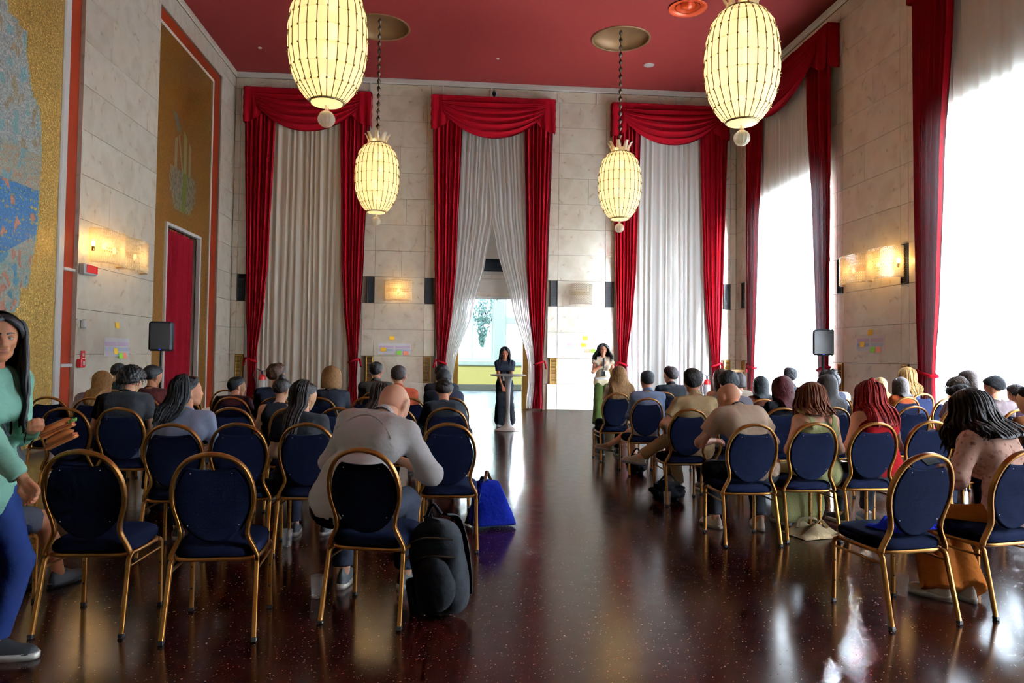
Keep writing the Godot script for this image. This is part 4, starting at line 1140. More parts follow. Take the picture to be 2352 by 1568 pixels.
# joints of a figure in its own frame: feet on y = 0, facing -z, x to its right
func pose_of(p: Dictionary) -> Dictionary:
	var male: bool = p.get("male", true)
	var w := 1.0 if male else 0.90
	var lean: float = deg_to_rad(p.get("lean", -6.0)); var curl: float = deg_to_rad(p.get("curl", 7.0)); var side: float = deg_to_rad(p.get("side", 0.0))
	var J := {}
	var stand: bool = p.get("stand", false)
	var P := Vector3(0, 0.93 if stand else 0.565, 0)
	var dir := func(a: float, sd: float) -> Vector3: return Vector3(sin(sd), cos(a) * cos(sd), -sin(a) * cos(sd))
	var u1: Vector3 = dir.call(lean, side); var u2: Vector3 = dir.call(lean + curl, side * 1.1); var u3: Vector3 = dir.call(lean + curl * 2.0, side * 1.15)
	J.P = P
	J.W = P + u1 * 0.17
	J.C = J.W + u2 * 0.20
	J.N = J.C + u3 * 0.155
	J.up = u3; J.right = (Vector3.RIGHT - u3 * u3.x).normalized()
	var tw: float = deg_to_rad(p.get("twist", 0.0))
	J.right = J.right.rotated(u3, tw)
	J.back = J.right.cross(u3).normalized()
	var sw: float = p.get("shoulders", 0.185 * w if male else 0.165)
	J.SR = J.N + J.right * sw - u3 * 0.052 + J.back * -0.01
	J.SL = J.N - J.right * sw - u3 * 0.052 + J.back * -0.01
	var un: Vector3 = dir.call(lean + curl * 2.0 + deg_to_rad(p.get("neck", 8.0)), side * 0.8 + deg_to_rad(p.get("neck_side", 0.0)))
	J.H = J.N + un * 0.175
	J.Hb = Basis(Vector3.UP, deg_to_rad(p.get("yaw", 0.0))) * Basis(Vector3.RIGHT, -deg_to_rad(p.get("pitch", 6.0))) * Basis(Vector3.BACK, deg_to_rad(p.get("roll", 0.0)))
	J.top = J.H + J.Hb * Vector3(0, 0.118 + p.get("lift", 0.0), 0.01)
	# arms: wrist targets from the table or by name
	var arms: Array = p.get("arms", [Vector3(-0.10, 0.655, -0.30), Vector3(0.10, 0.665, -0.31)])
	var poles: Array = p.get("poles", [Vector3(-0.9, -0.5, 0.7), Vector3(0.9, -0.5, 0.7)])
	for s in 2:
		var sh: Vector3 = J.SL if s == 0 else J.SR
		var wr: Vector3 = arms[s]
		if (wr - sh).length() > 0.535: wr = sh + (wr - sh).normalized() * 0.535
		J["E%d" % s] = ik(sh, wr, 0.285, 0.255, poles[s])
		J["A%d" % s] = wr
	var legs: Array = p.get("legs", [Vector3(-0.13, 0.085, -0.42), Vector3(0.13, 0.085, -0.44)])
	var kp: Array = p.get("knee_poles", [Vector3(-0.25, 0.6, -1.0), Vector3(0.25, 0.6, -1.0)] if not stand else [Vector3(-0.1, 0, -1.0), Vector3(0.1, 0, -1.0)])
	for s in 2:
		var hip: Vector3 = P + Vector3((-0.085 if s == 0 else 0.085), -0.03, -0.01)
		var an: Vector3 = legs[s]
		J["HP%d" % s] = hip
		J["K%d" % s] = ik(hip, an, 0.43, 0.42, kp[s])
		J["F%d" % s] = an
	return J

func across(c: Vector3, r: Vector3, hw: float, rad: float) -> Array: return [c - r * hw, c + r * hw, rad, rad]

func body_bones(p: Dictionary, J: Dictionary) -> Array:
	var f := 1.0 if p.get("male", true) else 0.9
	f *= p.get("girth", 1.0)
	var B := []
	B.append(across(J.P, Vector3.RIGHT, 0.072, 0.106 * f))
	B.append(across(J.W, Vector3.RIGHT, 0.060 * f, 0.088 * f))
	B.append(across(J.C, J.right, 0.082 * f, 0.098 * f))
	B.append(across(J.C + J.up * 0.075, J.right, 0.098 * f, 0.082 * f))
	B.append([J.SL, J.N - J.up * 0.03, 0.052 * f, 0.055 * f]); B.append([J.SR, J.N - J.up * 0.03, 0.052 * f, 0.055 * f])
	B.append([J.N - J.up * 0.02, J.H, 0.058 * f, 0.050 * f])
	if not p.get("male", true): B.append(across(J.C - J.back * 0.07 - J.up * 0.01, J.right, 0.07, 0.062))
	for s in 2:
		var sh: Vector3 = J.SL if s == 0 else J.SR
		B.append([sh, J["E%d" % s], 0.050 * f, 0.038 * f]); B.append([J["E%d" % s], J["A%d" % s], 0.040 * f, 0.025 * f])
		B.append([J["HP%d" % s], J["K%d" % s], 0.088 * f, 0.058 * f]); B.append([J["K%d" % s], J["K%d" % s].lerp(J["F%d" % s], 0.4), 0.056 * f, 0.054 * f]); B.append([J["K%d" % s].lerp(J["F%d" % s], 0.4), J["F%d" % s], 0.054 * f, 0.036 * f])
	return B

# clothes: the same bones, fuller, cut where the cloth ends
func top_bones(p: Dictionary, J: Dictionary) -> Array:
	var f := 1.0 if p.get("male", true) else 0.9
	f *= p.get("girth", 1.0)
	var kind: String = p.get("top", "tee")
	var e: float = p.get("loose", 0.012)
	var B := []
	B.append(across(J.P + Vector3(0, 0.012, 0), Vector3.RIGHT, 0.074, 0.106 * f + e + 0.003))
	B.append(across(J.P.lerp(J.W, 0.5), Vector3.RIGHT, 0.066, 0.095 * f + e))
	B.append(across(J.W, Vector3.RIGHT, 0.062 * f, 0.088 * f + e))
	B.append(across(J.C, J.right, 0.084 * f, 0.098 * f + e))
	if not p.get("male", true): B.append(across(J.C - J.back * 0.07 - J.up * 0.01, J.right, 0.07, 0.062 + e))
	if p.get("stand", false): B.append(across(J.P - Vector3(0, p.get("hem", 0.04), 0), Vector3.RIGHT, 0.080, 0.112 * f + e))
	if kind == "strappy": return B
	B.append(across(J.C + J.up * 0.075, J.right, 0.098 * f if kind != "sleeveless" else 0.075 * f, 0.082 * f + e))
	if kind == "sleeveless":
		B.append([J.SL.lerp(J.N, 0.38), J.N - J.up * 0.035, 0.050 * f, 0.052 * f + e]); B.append([J.SR.lerp(J.N, 0.38), J.N - J.up * 0.035, 0.050 * f, 0.052 * f + e])
		return B
	B.append([J.SL, J.N - J.up * 0.03, 0.052 * f + e, 0.055 * f + e * 0.8]); B.append([J.SR, J.N - J.up * 0.03, 0.052 * f + e, 0.055 * f + e * 0.8])
	var end: float = {"cap": 0.28, "tee": 0.62, "long": 1.0, "rolled": 1.0}[kind]
	for s in 2:
		var sh: Vector3 = J.SL if s == 0 else J.SR
		var el: Vector3 = J["E%d" % s]
		B.append([sh, sh.lerp(el, end), 0.050 * f + e, lerpf(0.050, 0.038, end) * f + e + (0.012 if end < 1.0 else 0.0), end < 1.0])
		if kind == "long": B.append([el, el.lerp(J["A%d" % s], 0.94), 0.040 * f + e, 0.027 * f + e * 0.9, true])
		if kind == "rolled": B.append([el, el.lerp(J["A%d" % s], 0.35), 0.042 * f + e, 0.042 * f + e, true])
	return B

func bottom_bones(p: Dictionary, J: Dictionary) -> Array:
	var f := 1.0 if p.get("male", true) else 0.9
	f *= p.get("girth", 1.0)
	var kind: String = p.get("bottom", "trousers")
	var e := 0.015
	var B := []
	B.append(across(J.P + Vector3(0, -0.005, 0), Vector3.RIGHT, 0.072, 0.108 * f + 0.006))
	var wide: float = {"trousers": 0.0, "wide": 0.06, "shorts": 0.0, "skirt": 0.0, "long_skirt": 0.0}[kind]
	for s in 2:
		var hp: Vector3 = J["HP%d" % s]; var kn: Vector3 = J["K%d" % s]; var an: Vector3 = J["F%d" % s]
		if kind == "shorts": B.append([hp, hp.lerp(kn, 0.82), 0.088 * f + e, 0.066 * f + e + 0.008, true]); continue
		B.append([hp, kn, 0.088 * f + e, 0.058 * f + e + wide * 0.55])
		if kind in ["trousers", "wide"]: B.append([kn, kn.lerp(an, 0.93 if wide == 0.0 else 1.06), 0.058 * f + e + wide * 0.55, 0.048 * f + e + wide, true])
	if kind == "skirt":
		for t in [0.25, 0.6, 0.95]: B.append([J.HP0.lerp(J.K0, t), J.HP1.lerp(J.K1, t), 0.092 * f, 0.092 * f])
	if kind == "long_skirt":
		for t in [0.3, 0.65, 1.0]: B.append([J.HP0.lerp(J.K0, t), J.HP1.lerp(J.K1, t), 0.10 * f, 0.10 * f])
		for t in [0.2, 0.45, 0.7, 0.88]: B.append([J.K0.lerp(J.F0, t), J.K1.lerp(J.F1, t), 0.095 + 0.03 * t, 0.095 + 0.03 * t])
	return B

func head_bones(female: bool) -> Array:
	var B := [
		[Vector3(0, 0.035, 0.030), Vector3(0, 0.032, -0.018), 0.080, 0.076],
		[Vector3(0, 0.010, 0.040), Vector3(0, 0.0, -0.020), 0.072, 0.070],
		[Vector3(0, -0.025, -0.025), Vector3(0, -0.065, -0.040), 0.060, 0.042],
		[Vector3(-0.030, -0.075, -0.030), Vector3(-0.012, -0.098, -0.062), 0.024, 0.019], [Vector3(0.030, -0.075, -0.030), Vector3(0.012, -0.098, -0.062), 0.024, 0.019],
		[Vector3(-0.045, -0.055, 0.0), Vector3(-0.030, -0.078, -0.03), 0.020, 0.022], [Vector3(0.045, -0.055, 0.0), Vector3(0.030, -0.078, -0.03), 0.020, 0.022],
		[Vector3(0, -0.10, -0.064), Vector3(0, -0.098, -0.068), 0.015, 0.014],
		[Vector3(-0.036, -0.022, -0.064), Vector3(-0.040, -0.035, -0.05), 0.024, 0.022], [Vector3(0.036, -0.022, -0.064), Vector3(0.040, -0.035, -0.05), 0.024, 0.022],
		[Vector3(-0.034, 0.026, -0.072), Vector3(0.034, 0.026, -0.072), 0.015, 0.015],
		[Vector3(0, 0.014, -0.088), Vector3(0, -0.026, -0.107), 0.0072, 0.0105],
		[Vector3(-0.011, -0.032, -0.096), Vector3(0.011, -0.032, -0.096), 0.0095, 0.0095],
		[Vector3(-0.018, -0.057, -0.084), Vector3(0.018, -0.057, -0.084), 0.0085, 0.0085], [Vector3(-0.014, -0.068, -0.084), Vector3(0.014, -0.068, -0.084), 0.0085, 0.0085],
	]
	for s in [-1.0, 1.0]:
		B.append([Vector3(s * 0.078, 0.018, 0.012), Vector3(s * 0.086, 0.012, 0.022), 0.010, 0.009])
		B.append([Vector3(s * 0.086, 0.012, 0.024), Vector3(s * 0.083, -0.018, 0.020), 0.009, 0.009])
		B.append([Vector3(s * 0.082, -0.018, 0.018), Vector3(s * 0.076, -0.034, 0.010), 0.008, 0.008])
	return B

# right hand, wrist at the origin, fingers along -z, palm down, thumb on the -x side; bend 0 flat .. 1 fist
func hand_bones(bend: float) -> Array:
	var B := [[Vector3(0, 0, 0.02), Vector3(0, 0, -0.02), 0.024, 0.024], [Vector3(-0.022, 0, -0.03), Vector3(-0.026, 0, -0.082), 0.014, 0.013], [Vector3(0, 0.001, -0.03), Vector3(-0.002, 0.002, -0.086), 0.015, 0.013], [Vector3(0.020, -0.001, -0.03), Vector3(0.024, -0.001, -0.078), 0.014, 0.012]]
	var xs := [-0.030, -0.010, 0.010, 0.028]; var ls := [0.072, 0.082, 0.076, 0.058]
	for k in 4:
		var p := Vector3(xs[k], 0.0, -0.084 + absf(k - 1.2) * 0.003)
		var a := 0.15 + bend * 0.7
		for j in 3:
			var q: Vector3 = p + Vector3((k - 1.5) * 0.0025 * (1.0 - bend), -sin(a), -cos(a)).normalized() * ls[k] * [0.44, 0.32, 0.24][j]
			B.append([p, q, [0.0092, 0.0084, 0.0076][j], [0.0086, 0.0078, 0.0066][j]])
			p = q; a += 0.25 + bend * 1.0
	B.append([Vector3(-0.016, -0.004, -0.012), Vector3(-0.042, -0.016, -0.045), 0.015, 0.0115])
	B.append([Vector3(-0.042, -0.016, -0.045), Vector3(-0.048 + bend * 0.02, -0.026, -0.078), 0.0105, 0.0095])
	B.append([Vector3(-0.048 + bend * 0.02, -0.026, -0.078), Vector3(-0.044 + bend * 0.04, -0.032, -0.102), 0.0095, 0.008])
	return B

# ------------------------------------------------------------------ hair
func strands(c: Color) -> StandardMaterial3D:
	var key := "hair" + c.to_html()
	if M.has(key): return M[key]
	var m := mat(key, c, 0.58, 0.0, 0.25)
	if not M.has("streak"):
		M["streak"] = noise_tex(256, 0.05, FastNoiseLite.TYPE_SIMPLEX, 4, [[0.0, Color(0.45, 0.42, 0.40)], [0.5, Color(0.9, 0.88, 0.86)], [1.0, Color(1, 1, 1)]], 41)
		M["streak_n"] = noise_tex(256, 0.06, FastNoiseLite.TYPE_SIMPLEX, 4, [], 42, 6.0)
	m.albedo_texture = M.streak
	m.normal_enabled = true; m.normal_texture = M.streak_n; m.normal_scale = 0.7
	m.uv1_scale = Vector3(7, 0.35, 1)
	return m

# how far the skull reaches from its middle, by azimuth from the back and angle from the crown
var skull := PackedFloat32Array()
func measure_skull(g: Geo) -> void:
	skull.resize(41 * 29); skull.fill(0.0)
	var c := Vector3(0, 0.025, 0.01)
	for v in g.v:
		if absf(v.x) > 0.0795 and v.y < 0.05: continue
		var d := v - c
		var az := (atan2(d.x, d.z) + PI) / TAU * 40.0; var po := acos(clampf(d.y / d.length(), -1, 1)) / PI * 28.0
		for i in [int(az), int(az) + 1]:
			for j in [int(po), int(po) + 1]:
				var q: int = mini(j, 28) * 41 + i % 40
				skull[q] = maxf(skull[q], d.length())
	for it in 3:
		var s := skull.duplicate()
		for j in 29:
			for i in 40:
				var t := 0.0; var n := 0.0
				for b in [[0, 0], [1, 0], [-1, 0], [0, 1], [0, -1]]:
					var x: float = s[clampi(j + b[1], 0, 28) * 41 + posmod(i + b[0], 40)]
					if x > 0.0: t += x; n += 1.0
				if n > 0.0: skull[j * 41 + i] = t / n
	for j in 29: skull[j * 41 + 40] = skull[j * 41]

func skull_at(az: float, po: float) -> float:
	var x := clampf((wrapf(az, -PI, PI) + PI) / TAU * 40.0, 0.0, 39.999); var y := clampf(po / PI * 28.0, 0.0, 27.999)
	var q := int(y) * 41 + int(x)
	return lerpf(lerpf(skull[q], skull[q + 1], x - int(x)), lerpf(skull[q + 41], skull[q + 42], x - int(x)), y - int(y))

# h: style, len, thick, flare, wave, spread, seed
func hair(h: Dictionary, J: Dictionary, s: float, near: bool) -> Geo:
	var r := RandomNumberGenerator.new(); r.seed = h.get("seed", 1)
	var noise := FastNoiseLite.new(); noise.seed = h.get("seed", 1); noise.frequency = 1.0
	var H: Vector3 = J.H; var Hb: Basis = J.Hb
	var style: String = h.style
	var th: float = h.get("thick", 0.014)
	var messy: float = h.get("messy", 0.004)
	var g := Geo.new()
	var rad := func(az: float, po: float, t: float) -> Vector3:      # az from the back, po from the crown, head frame
		var d := Vector3(sin(az) * sin(po), cos(po), cos(az) * sin(po))
		return Vector3(0, 0.025, 0.01) + d * (skull_at(az, po) + 0.003 + t)
	var hairline := PackedFloat32Array([148, 147, 143, 128, 98, 82, 66, 54, 50])    # every 22.5 degrees from the back to the forehead
	if style in ["short", "fade", "bald", "curly"]:
		if style == "fade": hairline = PackedFloat32Array([142, 141, 136, 122, 94, 78, 64, 54, 50])
		if style == "bald": hairline = PackedFloat32Array([140, 139, 134, 120, 92, 80, 60, 40, 30])
	var line := func(az: float) -> float:
		var q := clampf(absf(az) / (PI / 8.0), 0.0, 7.999)
		return deg_to_rad(lerpf(hairline[int(q)], hairline[int(q) + 1], q - int(q)))
	var nu := 72 if near else 40; var nv := 20 if near else 12
	var long_: bool = style in ["long", "bob"]
	if long_: th = th * 0.3
	# the cap
	var cap_line := line
	g.surf(nu, nv, func(i, j):
		var az: float = TAU * (i % nu) / nu - PI
		var q := float(j) / nv
		var po: float = line.call(az) * q
		var t := th
		if style == "fade": t *= lerpf(1.25, 0.25, smoothstep(0.45, 0.75, q))
		if h.has("quiff"): t += h.quiff * exp(-pow((q - 0.35) * 3.0, 2.0)) * (0.6 - 0.4 * cos(az))
		var d := Vector3(sin(az) * sin(po), cos(po), cos(az) * sin(po))
		t += messy * noise.get_noise_3d(d.x * 14.0, d.y * 14.0, d.z * 14.0) * 2.0
		if near: t += 0.0018 * sin(az * 46.0 + 6.0 * noise.get_noise_1d(q * 4.0))
		t *= 1.0 - 0.9 * smoothstep(0.88, 1.0, q)
		if j == nv: t = -0.006
		return H + Hb * rad.call(az, po, t), true, true)
	th = h.get("thick", 0.014)
	if long_:
		var L: float = h.len; var flare: float = h.get("flare", 0.01); var wave: float = h.get("wave", 0.0)
		var A: float = deg_to_rad(h.get("spread", 128.0)); var gather: float = h.get("gather", 0.15); var shift: float = h.get("shift", 0.0)
		var sdir: Vector3 = (J.W - J.N).normalized()
		var fall: Vector3 = (Vector3.DOWN * 0.75 + sdir * 0.25).normalized()
		# place of a strand: azimuth a, distance t along it (0 crown .. 1 tip), depth o below the surface
		var at := func(a: float, t: float, o: float, ph: float) -> Vector3:
			var q := minf(t / 0.36, 1.0)
			var lim: float = deg_to_rad(98.0)
			var lift := 0.004 * noise.get_noise_2d(a * 6.0, t * 3.0)
			var p: Vector3 = H + Hb * rad.call(a, lim * q, th + 0.006 - o + lift)
			if t > 0.36:
				var l := (t - 0.36) / 0.64
				var ell := l * L
				var out: Vector3 = Hb * Vector3(sin(a), 0, cos(a))
				out.y = 0
				p += fall * ell + out * flare * sin(minf(1.0, l * 1.2) * PI * 0.5)
				var c: Vector3 = H + fall * ell + J.back * 0.03
				p = p.lerp(Vector3(c.x, p.y, p.z), gather * l) + J.right * shift * l * l
				p += (J.right * sin(l * L * 30.0 + ph) + out * cos(l * L * 30.0 + ph)) * wave * minf(1.0, l * 2.0)
				# lie on the back, not in it
				var rel: Vector3 = p - J.C
				var hgt: float = clampf(rel.dot(J.up) / 0.2, -1.0, 1.2)
				var need := lerpf(0.150, 0.088, clampf((hgt - 0.35) / 0.75, 0.0, 1.0)) + 0.014 - o
				var dep: float = rel.dot(J.back)
				var hold := smoothstep(1.15, 0.75, hgt) * smoothstep(-0.10, 0.03, dep) * smoothstep(0.0, 0.2, l) * smoothstep(-0.35, 0.1, cos(a)) * smoothstep(0.24, 0.17, absf(rel.dot(J.right)))
				if dep < need: p += J.back * (need - dep) * hold
			return p
		var no := 64 if near else 32; var ni := 16; var rows := 44 if near else 22
		g.surf(no + ni, rows, func(i, j):
			var t = 0.02 + 0.98 * j / rows
			var k: int = i % (no + ni)
			var a: float; var o := 0.0
			if k <= no: a = lerpf(-A, A, float(k) / no)
			else:
				a = lerpf(A, -A, float(k - no) / ni) * 0.97
				o = 0.022 * smoothstep(0.0, 0.3, t)
			var tt: float = t * (1.0 - 0.05 * absf(noise.get_noise_1d(a * 9.0 + 3.0))) if j > rows / 2 else t
			var groove := 0.0
			if k <= no: groove = 0.0035 * noise.get_noise_2d(a * 16.0, t * 1.3) + (0.0015 * sin(a * 60.0) if near else 0.0)
			if j == rows: o = 0.011
			return at.call(a, tt, o - groove, a * 5.0), true, true)
		if h.has("part"):      # hair swept from a middle parting over the temples
			for sd in [-1.0, 1.0]:
				g.surf(18, 26, func(i, j):
					var u: float = i / 18.0; var q: float = j / 26.0
					var a0 := deg_to_rad(179.0); var p0 := deg_to_rad(lerpf(2.0, 49.0, u)); var a1 := deg_to_rad(lerpf(100.0, 121.0, u)); var p1 := deg_to_rad(lerpf(60.0, 104.0, u))
					var d0 := Vector3(sd * sin(a0) * sin(p0), cos(p0), cos(a0) * sin(p0)); var d1 := Vector3(sd * sin(a1) * sin(p1), cos(p1), cos(a1) * sin(p1))
					var d: Vector3 = d0.slerp(d1, q)
					var t := th * (0.35 + 0.75 * sin(minf(q * 1.2, 1.0) * PI * 0.5)) + 0.004 * sin(q * PI) + 0.0016 * sin(u * 40.0 + q * 3.0) - 0.012 * smoothstep(0.93, 1.0, u)
					return H + Hb * rad.call(atan2(d.x, d.z), acos(clampf(d.y, -1, 1)), t), false, sd > 0)
		for k in h.get("locks", 26 if near else 0):
			var a := r.randf_range(-A, A); var ph := r.randf() * TAU; var t1 := r.randf_range(0.85, 1.05); var o0 := r.randf_range(-0.006, 0.006)
			var path := []
			for j in 22: path.append(at.call(a, lerpf(0.2, t1, j / 21.0), o0 - 0.004, ph))
			var rr := r.randf_range(0.005, 0.011)
			g.tube(path, func(u): return rr * (0.25 + 0.75 * sin(u * PI)) + 0.0006, 5)
	if style in ["bun", "pony"] or h.has("bun"):
		var bp: Vector3 = h.get("bun_at", Vector3(0.0, 0.07, 0.125))
		if style == "bun" or h.has("bun"):
			var br: float = h.get("bun", 0.042)
			g.surf(24, 16, func(i, j):
				var a: float = TAU * (i % 24) / 24; var q: float = PI * j / 16
				var rr := br * (1.0 + 0.10 * sin(q * 7.0 + a * 2.0) + 0.16 * noise.get_noise_3d(cos(a) * 2.2, q * 2.0, sin(a) * 2.2))
				return H + Hb * (bp + Vector3(cos(a) * sin(q), cos(q), sin(a) * sin(q)) * rr), true)
		else:
			var L: float = h.len
			var p0: Vector3 = H + Hb * bp
			var sd: Vector3 = (J.W - J.N).normalized()
			var need := 0.16
			var path := [H + Hb * (bp - Vector3(0, -0.01, 0.03)), p0 + Hb * Vector3(0, 0.0, 0.02)]
			for k in 8:
				var q: Vector3 = p0 + Hb * Vector3(0, -0.02, 0.035) + (Vector3.DOWN * 0.85 + sd * 0.15) * L * (k + 1) / 8.0 + J.right * h.get("shift", 0.0) * pow((k + 1) / 8.0, 1.5)
				var dep: float = (q - J.C).dot(J.back)
				if dep < need and (q - J.C).dot(J.up) < 0.17: q += J.back * (need - dep)
				path.append(q)
			path = spline(path, 4)
			var fat: float = h.get("fat", 0.034)
			g.tube(path, func(u): return fat * (0.45 + 0.75 * sin(minf(1.0, u * 1.5 + 0.1) * PI * 0.62)) * (1.0 - 0.8 * smoothstep(0.7, 1.0, u)), 14, false, 1.35, 0.75)
			for k in 16:
				var off := Vector3(r.randf_range(-1, 1), 0, r.randf_range(-0.5, 0.7)) * fat * 0.9
				var pp := []
				for j in range(4, path.size(), 2): pp.append(path[j] + J.right * off.x * (0.6 + 0.6 * j / path.size()) + J.back * off.z)
				g.tube(pp, func(u): return 0.007 * sin(clampf(u, 0.03, 0.97) * PI) + 0.0008, 5)
	if style == "curly" or h.has("curls"):
		var n: int = h.get("curls", 90)
		var len_: float = h.get("curl_len", 0.07)
		for k in n:
			var az := r.randf_range(-1.0, 1.0) * deg_to_rad(h.get("spread", 150.0)); var q := sqrt(r.randf())
			var po: float = line.call(az) * q * 0.97
			var base: Vector3 = H + Hb * rad.call(az, po, th * 0.6)
			var out: Vector3 = Hb * Vector3(sin(az) * sin(po), cos(po) * 0.8, cos(az) * sin(po)); out = out.normalized()
			var e1 := out.cross(Vector3(0.3, 0.9, 0.2)).normalized(); var e2 := out.cross(e1)
			var path := []
			var ph := r.randf() * TAU; var cr := r.randf_range(0.006, 0.011); var turns := r.randf_range(1.2, 2.4)
			for j in 16:
				var u := j / 15.0
				var drop := Vector3.DOWN * len_ * 1.3 * u * u * (0.3 + q)
				path.append(base + out * len_ * 0.45 * u * (1.0 - 0.3 * u) + drop + (e1 * cos(ph + u * TAU * turns) + e2 * sin(ph + u * TAU * turns)) * cr)
			g.tube(path, func(u): return 0.0055 * (1.0 - 0.6 * u), 5)
	return g

# ------------------------------------------------------------------ people
func cloth_mat(key: String, c: Color, tex: Texture2D = null, s := 1.0) -> StandardMaterial3D:
	if M.has(key): return M[key]
	var m := mat(key, c, 0.9, 0.0, 0.10)
	m.normal_enabled = true; m.normal_texture = M.wrinkle; m.normal_scale = 0.55
	tri(m, 1.6)
	m.rim_enabled = true; m.rim = 0.05
	if tex:
		m.albedo_texture = tex
		m.uv1_scale = Vector3.ONE * s
	return m

func skin_mat(k: int) -> StandardMaterial3D:
	var key := "skin%d" % k
	if M.has(key): return M[key]
	var m := mat(key, [Color(0.87, 0.66, 0.55), Color(0.80, 0.57, 0.45), Color(0.68, 0.46, 0.34), Color(0.50, 0.32, 0.23)][k], 0.5, 0.0, 0.4)
	m.subsurf_scatter_enabled = true; m.subsurf_scatter_strength = 0.12
	return m

func shoe(top: Color, sole: Color) -> Array:
	var key := "shoe" + top.to_html() + sole.to_html()
	if shapes.has(key): return shapes[key]
	var foot := func(q: float) -> Vector2: return Vector2(lerpf(0.034, 0.046, smoothstep(0.0, 0.65, q)) * sqrt(maxf(0.0, 1.0 - pow(absf(q * 2.0 - 1.0), 5.0))), 0)
	var up := Geo.new().surf(20, 20, func(i, j):
		var q: float = j / 20.0; var a: float = TAU * (i % 20) / 20
		var w: float = foot.call(q).x + 0.0005
		var hgt := lerpf(0.105, 0.05, smoothstep(0.25, 0.75, q)) * sqrt(maxf(0.0, 1.0 - pow(absf(q * 2.0 - 1.0), 6.0)))
		var y := 0.028 + maxf(-0.004, sin(a)) * hgt * (0.9 if sin(a) > 0 else 1.0)
		return Vector3(cos(a) * w * (1.0 - 0.25 * maxf(0.0, sin(a))), y, 0.075 - q * 0.275), true)
	var so := Geo.new().surf(28, 4, func(i, j):
		var a: float = TAU * (i % 28) / 28
		var q := 0.5 + 0.5 * sin(a)
		var w: float = (lerpf(0.036, 0.050, smoothstep(0.0, 0.65, q))) * signf(cos(a)) * pow(absf(cos(a)), 0.6)
		var k: float = [0.0, 1.0, 1.0, 0.97, 0.0][j]
		return Vector3(w * k, [0.0, 0.0, 0.028, 0.034, 0.034][j], 0.075 + 0.006 - (0.5 + (q - 0.5) * k) * 0.287), true, true)
	shapes[key] = [up.mesh(), so.mesh(), mat(key + "u", top, 0.7), mat(key + "s", sole, 0.6)]
	return shapes[key]

func person(p: Dictionary) -> Node3D:
	var J: Dictionary = p.J
	var s: float = p.s
	var t := thing("person", p.label, "person", p.root, deg_to_rad(p.face))
	t.scale = Vector3.ONE * s
	var dist: float = -p.head.z
	var near := dist < 7.5
	var hd: Geo = shapes["head_fine" if p.get("fine", false) else "head"]
	var g := Geo.new().add(p.body)
	var fh: float = 1.0 if p.get("male", true) else 0.95
	g.add(hd, Transform3D(J.Hb.scaled_local(Vector3.ONE * fh), J.H))
	for i in 2:      # hands continue the forearms
		var wr: Vector3 = J["A%d" % i]; var el: Vector3 = J["E%d" % i]
		var z: Vector3 = (el - wr).normalized()
		var hint: Vector3 = p.get("palms", [Vector3.UP, Vector3.UP])[i]
		var x := hint.cross(z).normalized()
		var b := Basis(x, z.cross(x), z)
		if p.has("wrist_bend"): b = b * Basis(Vector3.RIGHT, -p.wrist_bend[i])
		var bend: String = p.get("grip", ["hand_relaxed", "hand_relaxed"])[i]
		if i == 0: b = Basis(-b.x, b.y, b.z)
		g.add(shapes[bend], Transform3D(b.scaled_local(Vector3.ONE * (1.0 if p.get("male", true) else 0.92)), wr), i == 0)
	part(t, "body", g.mesh(), skin_mat(p.get("skin", 1)))
	part(t, p.get("top_name", "shirt"), p.top_geo.mesh(), p.top_mat)
	part(t, p.get("bottom_name", "trousers"), p.bottom_geo.mesh(), p.bottom_mat)
	if p.hair.style != "bald": part(t, "hair", hair(p.hair, J, s, near or p.get("fine", false)).mesh(), strands(p.hair.color))
	var sh: Array = shoe(p.get("shoe", Color(0.05, 0.05, 0.06)), p.get("sole", Color(0.75, 0.74, 0.72)))
	for i in 2:
		var an: Vector3 = J["F%d" % i]
		var o := part(t, "shoe", sh[0], sh[2])
		var b = Basis(Vector3.UP, (0.2 if i == 0 else -0.2)) if not p.has("foot_basis") or p.foot_basis[i] == null else p.foot_basis[i]
		o.transform = Transform3D(b, an + b * Vector3(0, -0.085, 0))
		part(o, "sole", sh[1], sh[3])
	# collar
	var ck: String = p.get("collar", "none")
	var f := 1.0 if p.get("male", true) else 0.9
	if ck != "none":
		var loop := []
		for k in 24:
			var a := TAU * k / 24
			loop.append(J.N + J.up * (0.012 + 0.018 * cos(a)) + J.right * sin(a) * 0.066 * f + J.back * cos(a) * 0.066 * f)
		if ck == "crew": part(t, "collar", Geo.new().tube(loop, func(_u): return 0.009, 8, true).mesh(), p.top_mat)
		else:
			part(t, "collar", Geo.new().surf(32, 6, func(i, j):
				var a: float = TAU * (i % 32) / 32
				var q: float = j / 6.0
				var open := 0.03 * maxf(0.0, -cos(a))
				var y = 0.015 + 0.024 * cos(a) + [0.0, 0.022, 0.036, 0.038, 0.028, 0.010, -0.006][j] - open
				var rr: float = ([0.060, 0.058, 0.057, 0.061, 0.068, 0.074, 0.079][j] + open * 0.3) * f
				return J.N + J.up * y + J.right * sin(a) * rr + J.back * cos(a) * rr, true).mesh(), p.top_mat)
	if p.has("lanyard"):
		var loop := []
		for k in 30:
			var a := TAU * k / 30
			var fr := maxf(0.0, -cos(a))
			loop.append(J.N + J.up * (0.020 + 0.020 * cos(a) - 0.30 * pow(fr, 1.6)) + J.right * sin(a) * (0.074 - 0.02 * fr) * f + J.back * (cos(a) * 0.074 * f - 0.085 * pow(fr, 1.3)))
		part(t, "lanyard", Geo.new().tube(loop, func(_u): return 0.006, 6, true, 1.4, 0.5).mesh(), M.black)
	return t

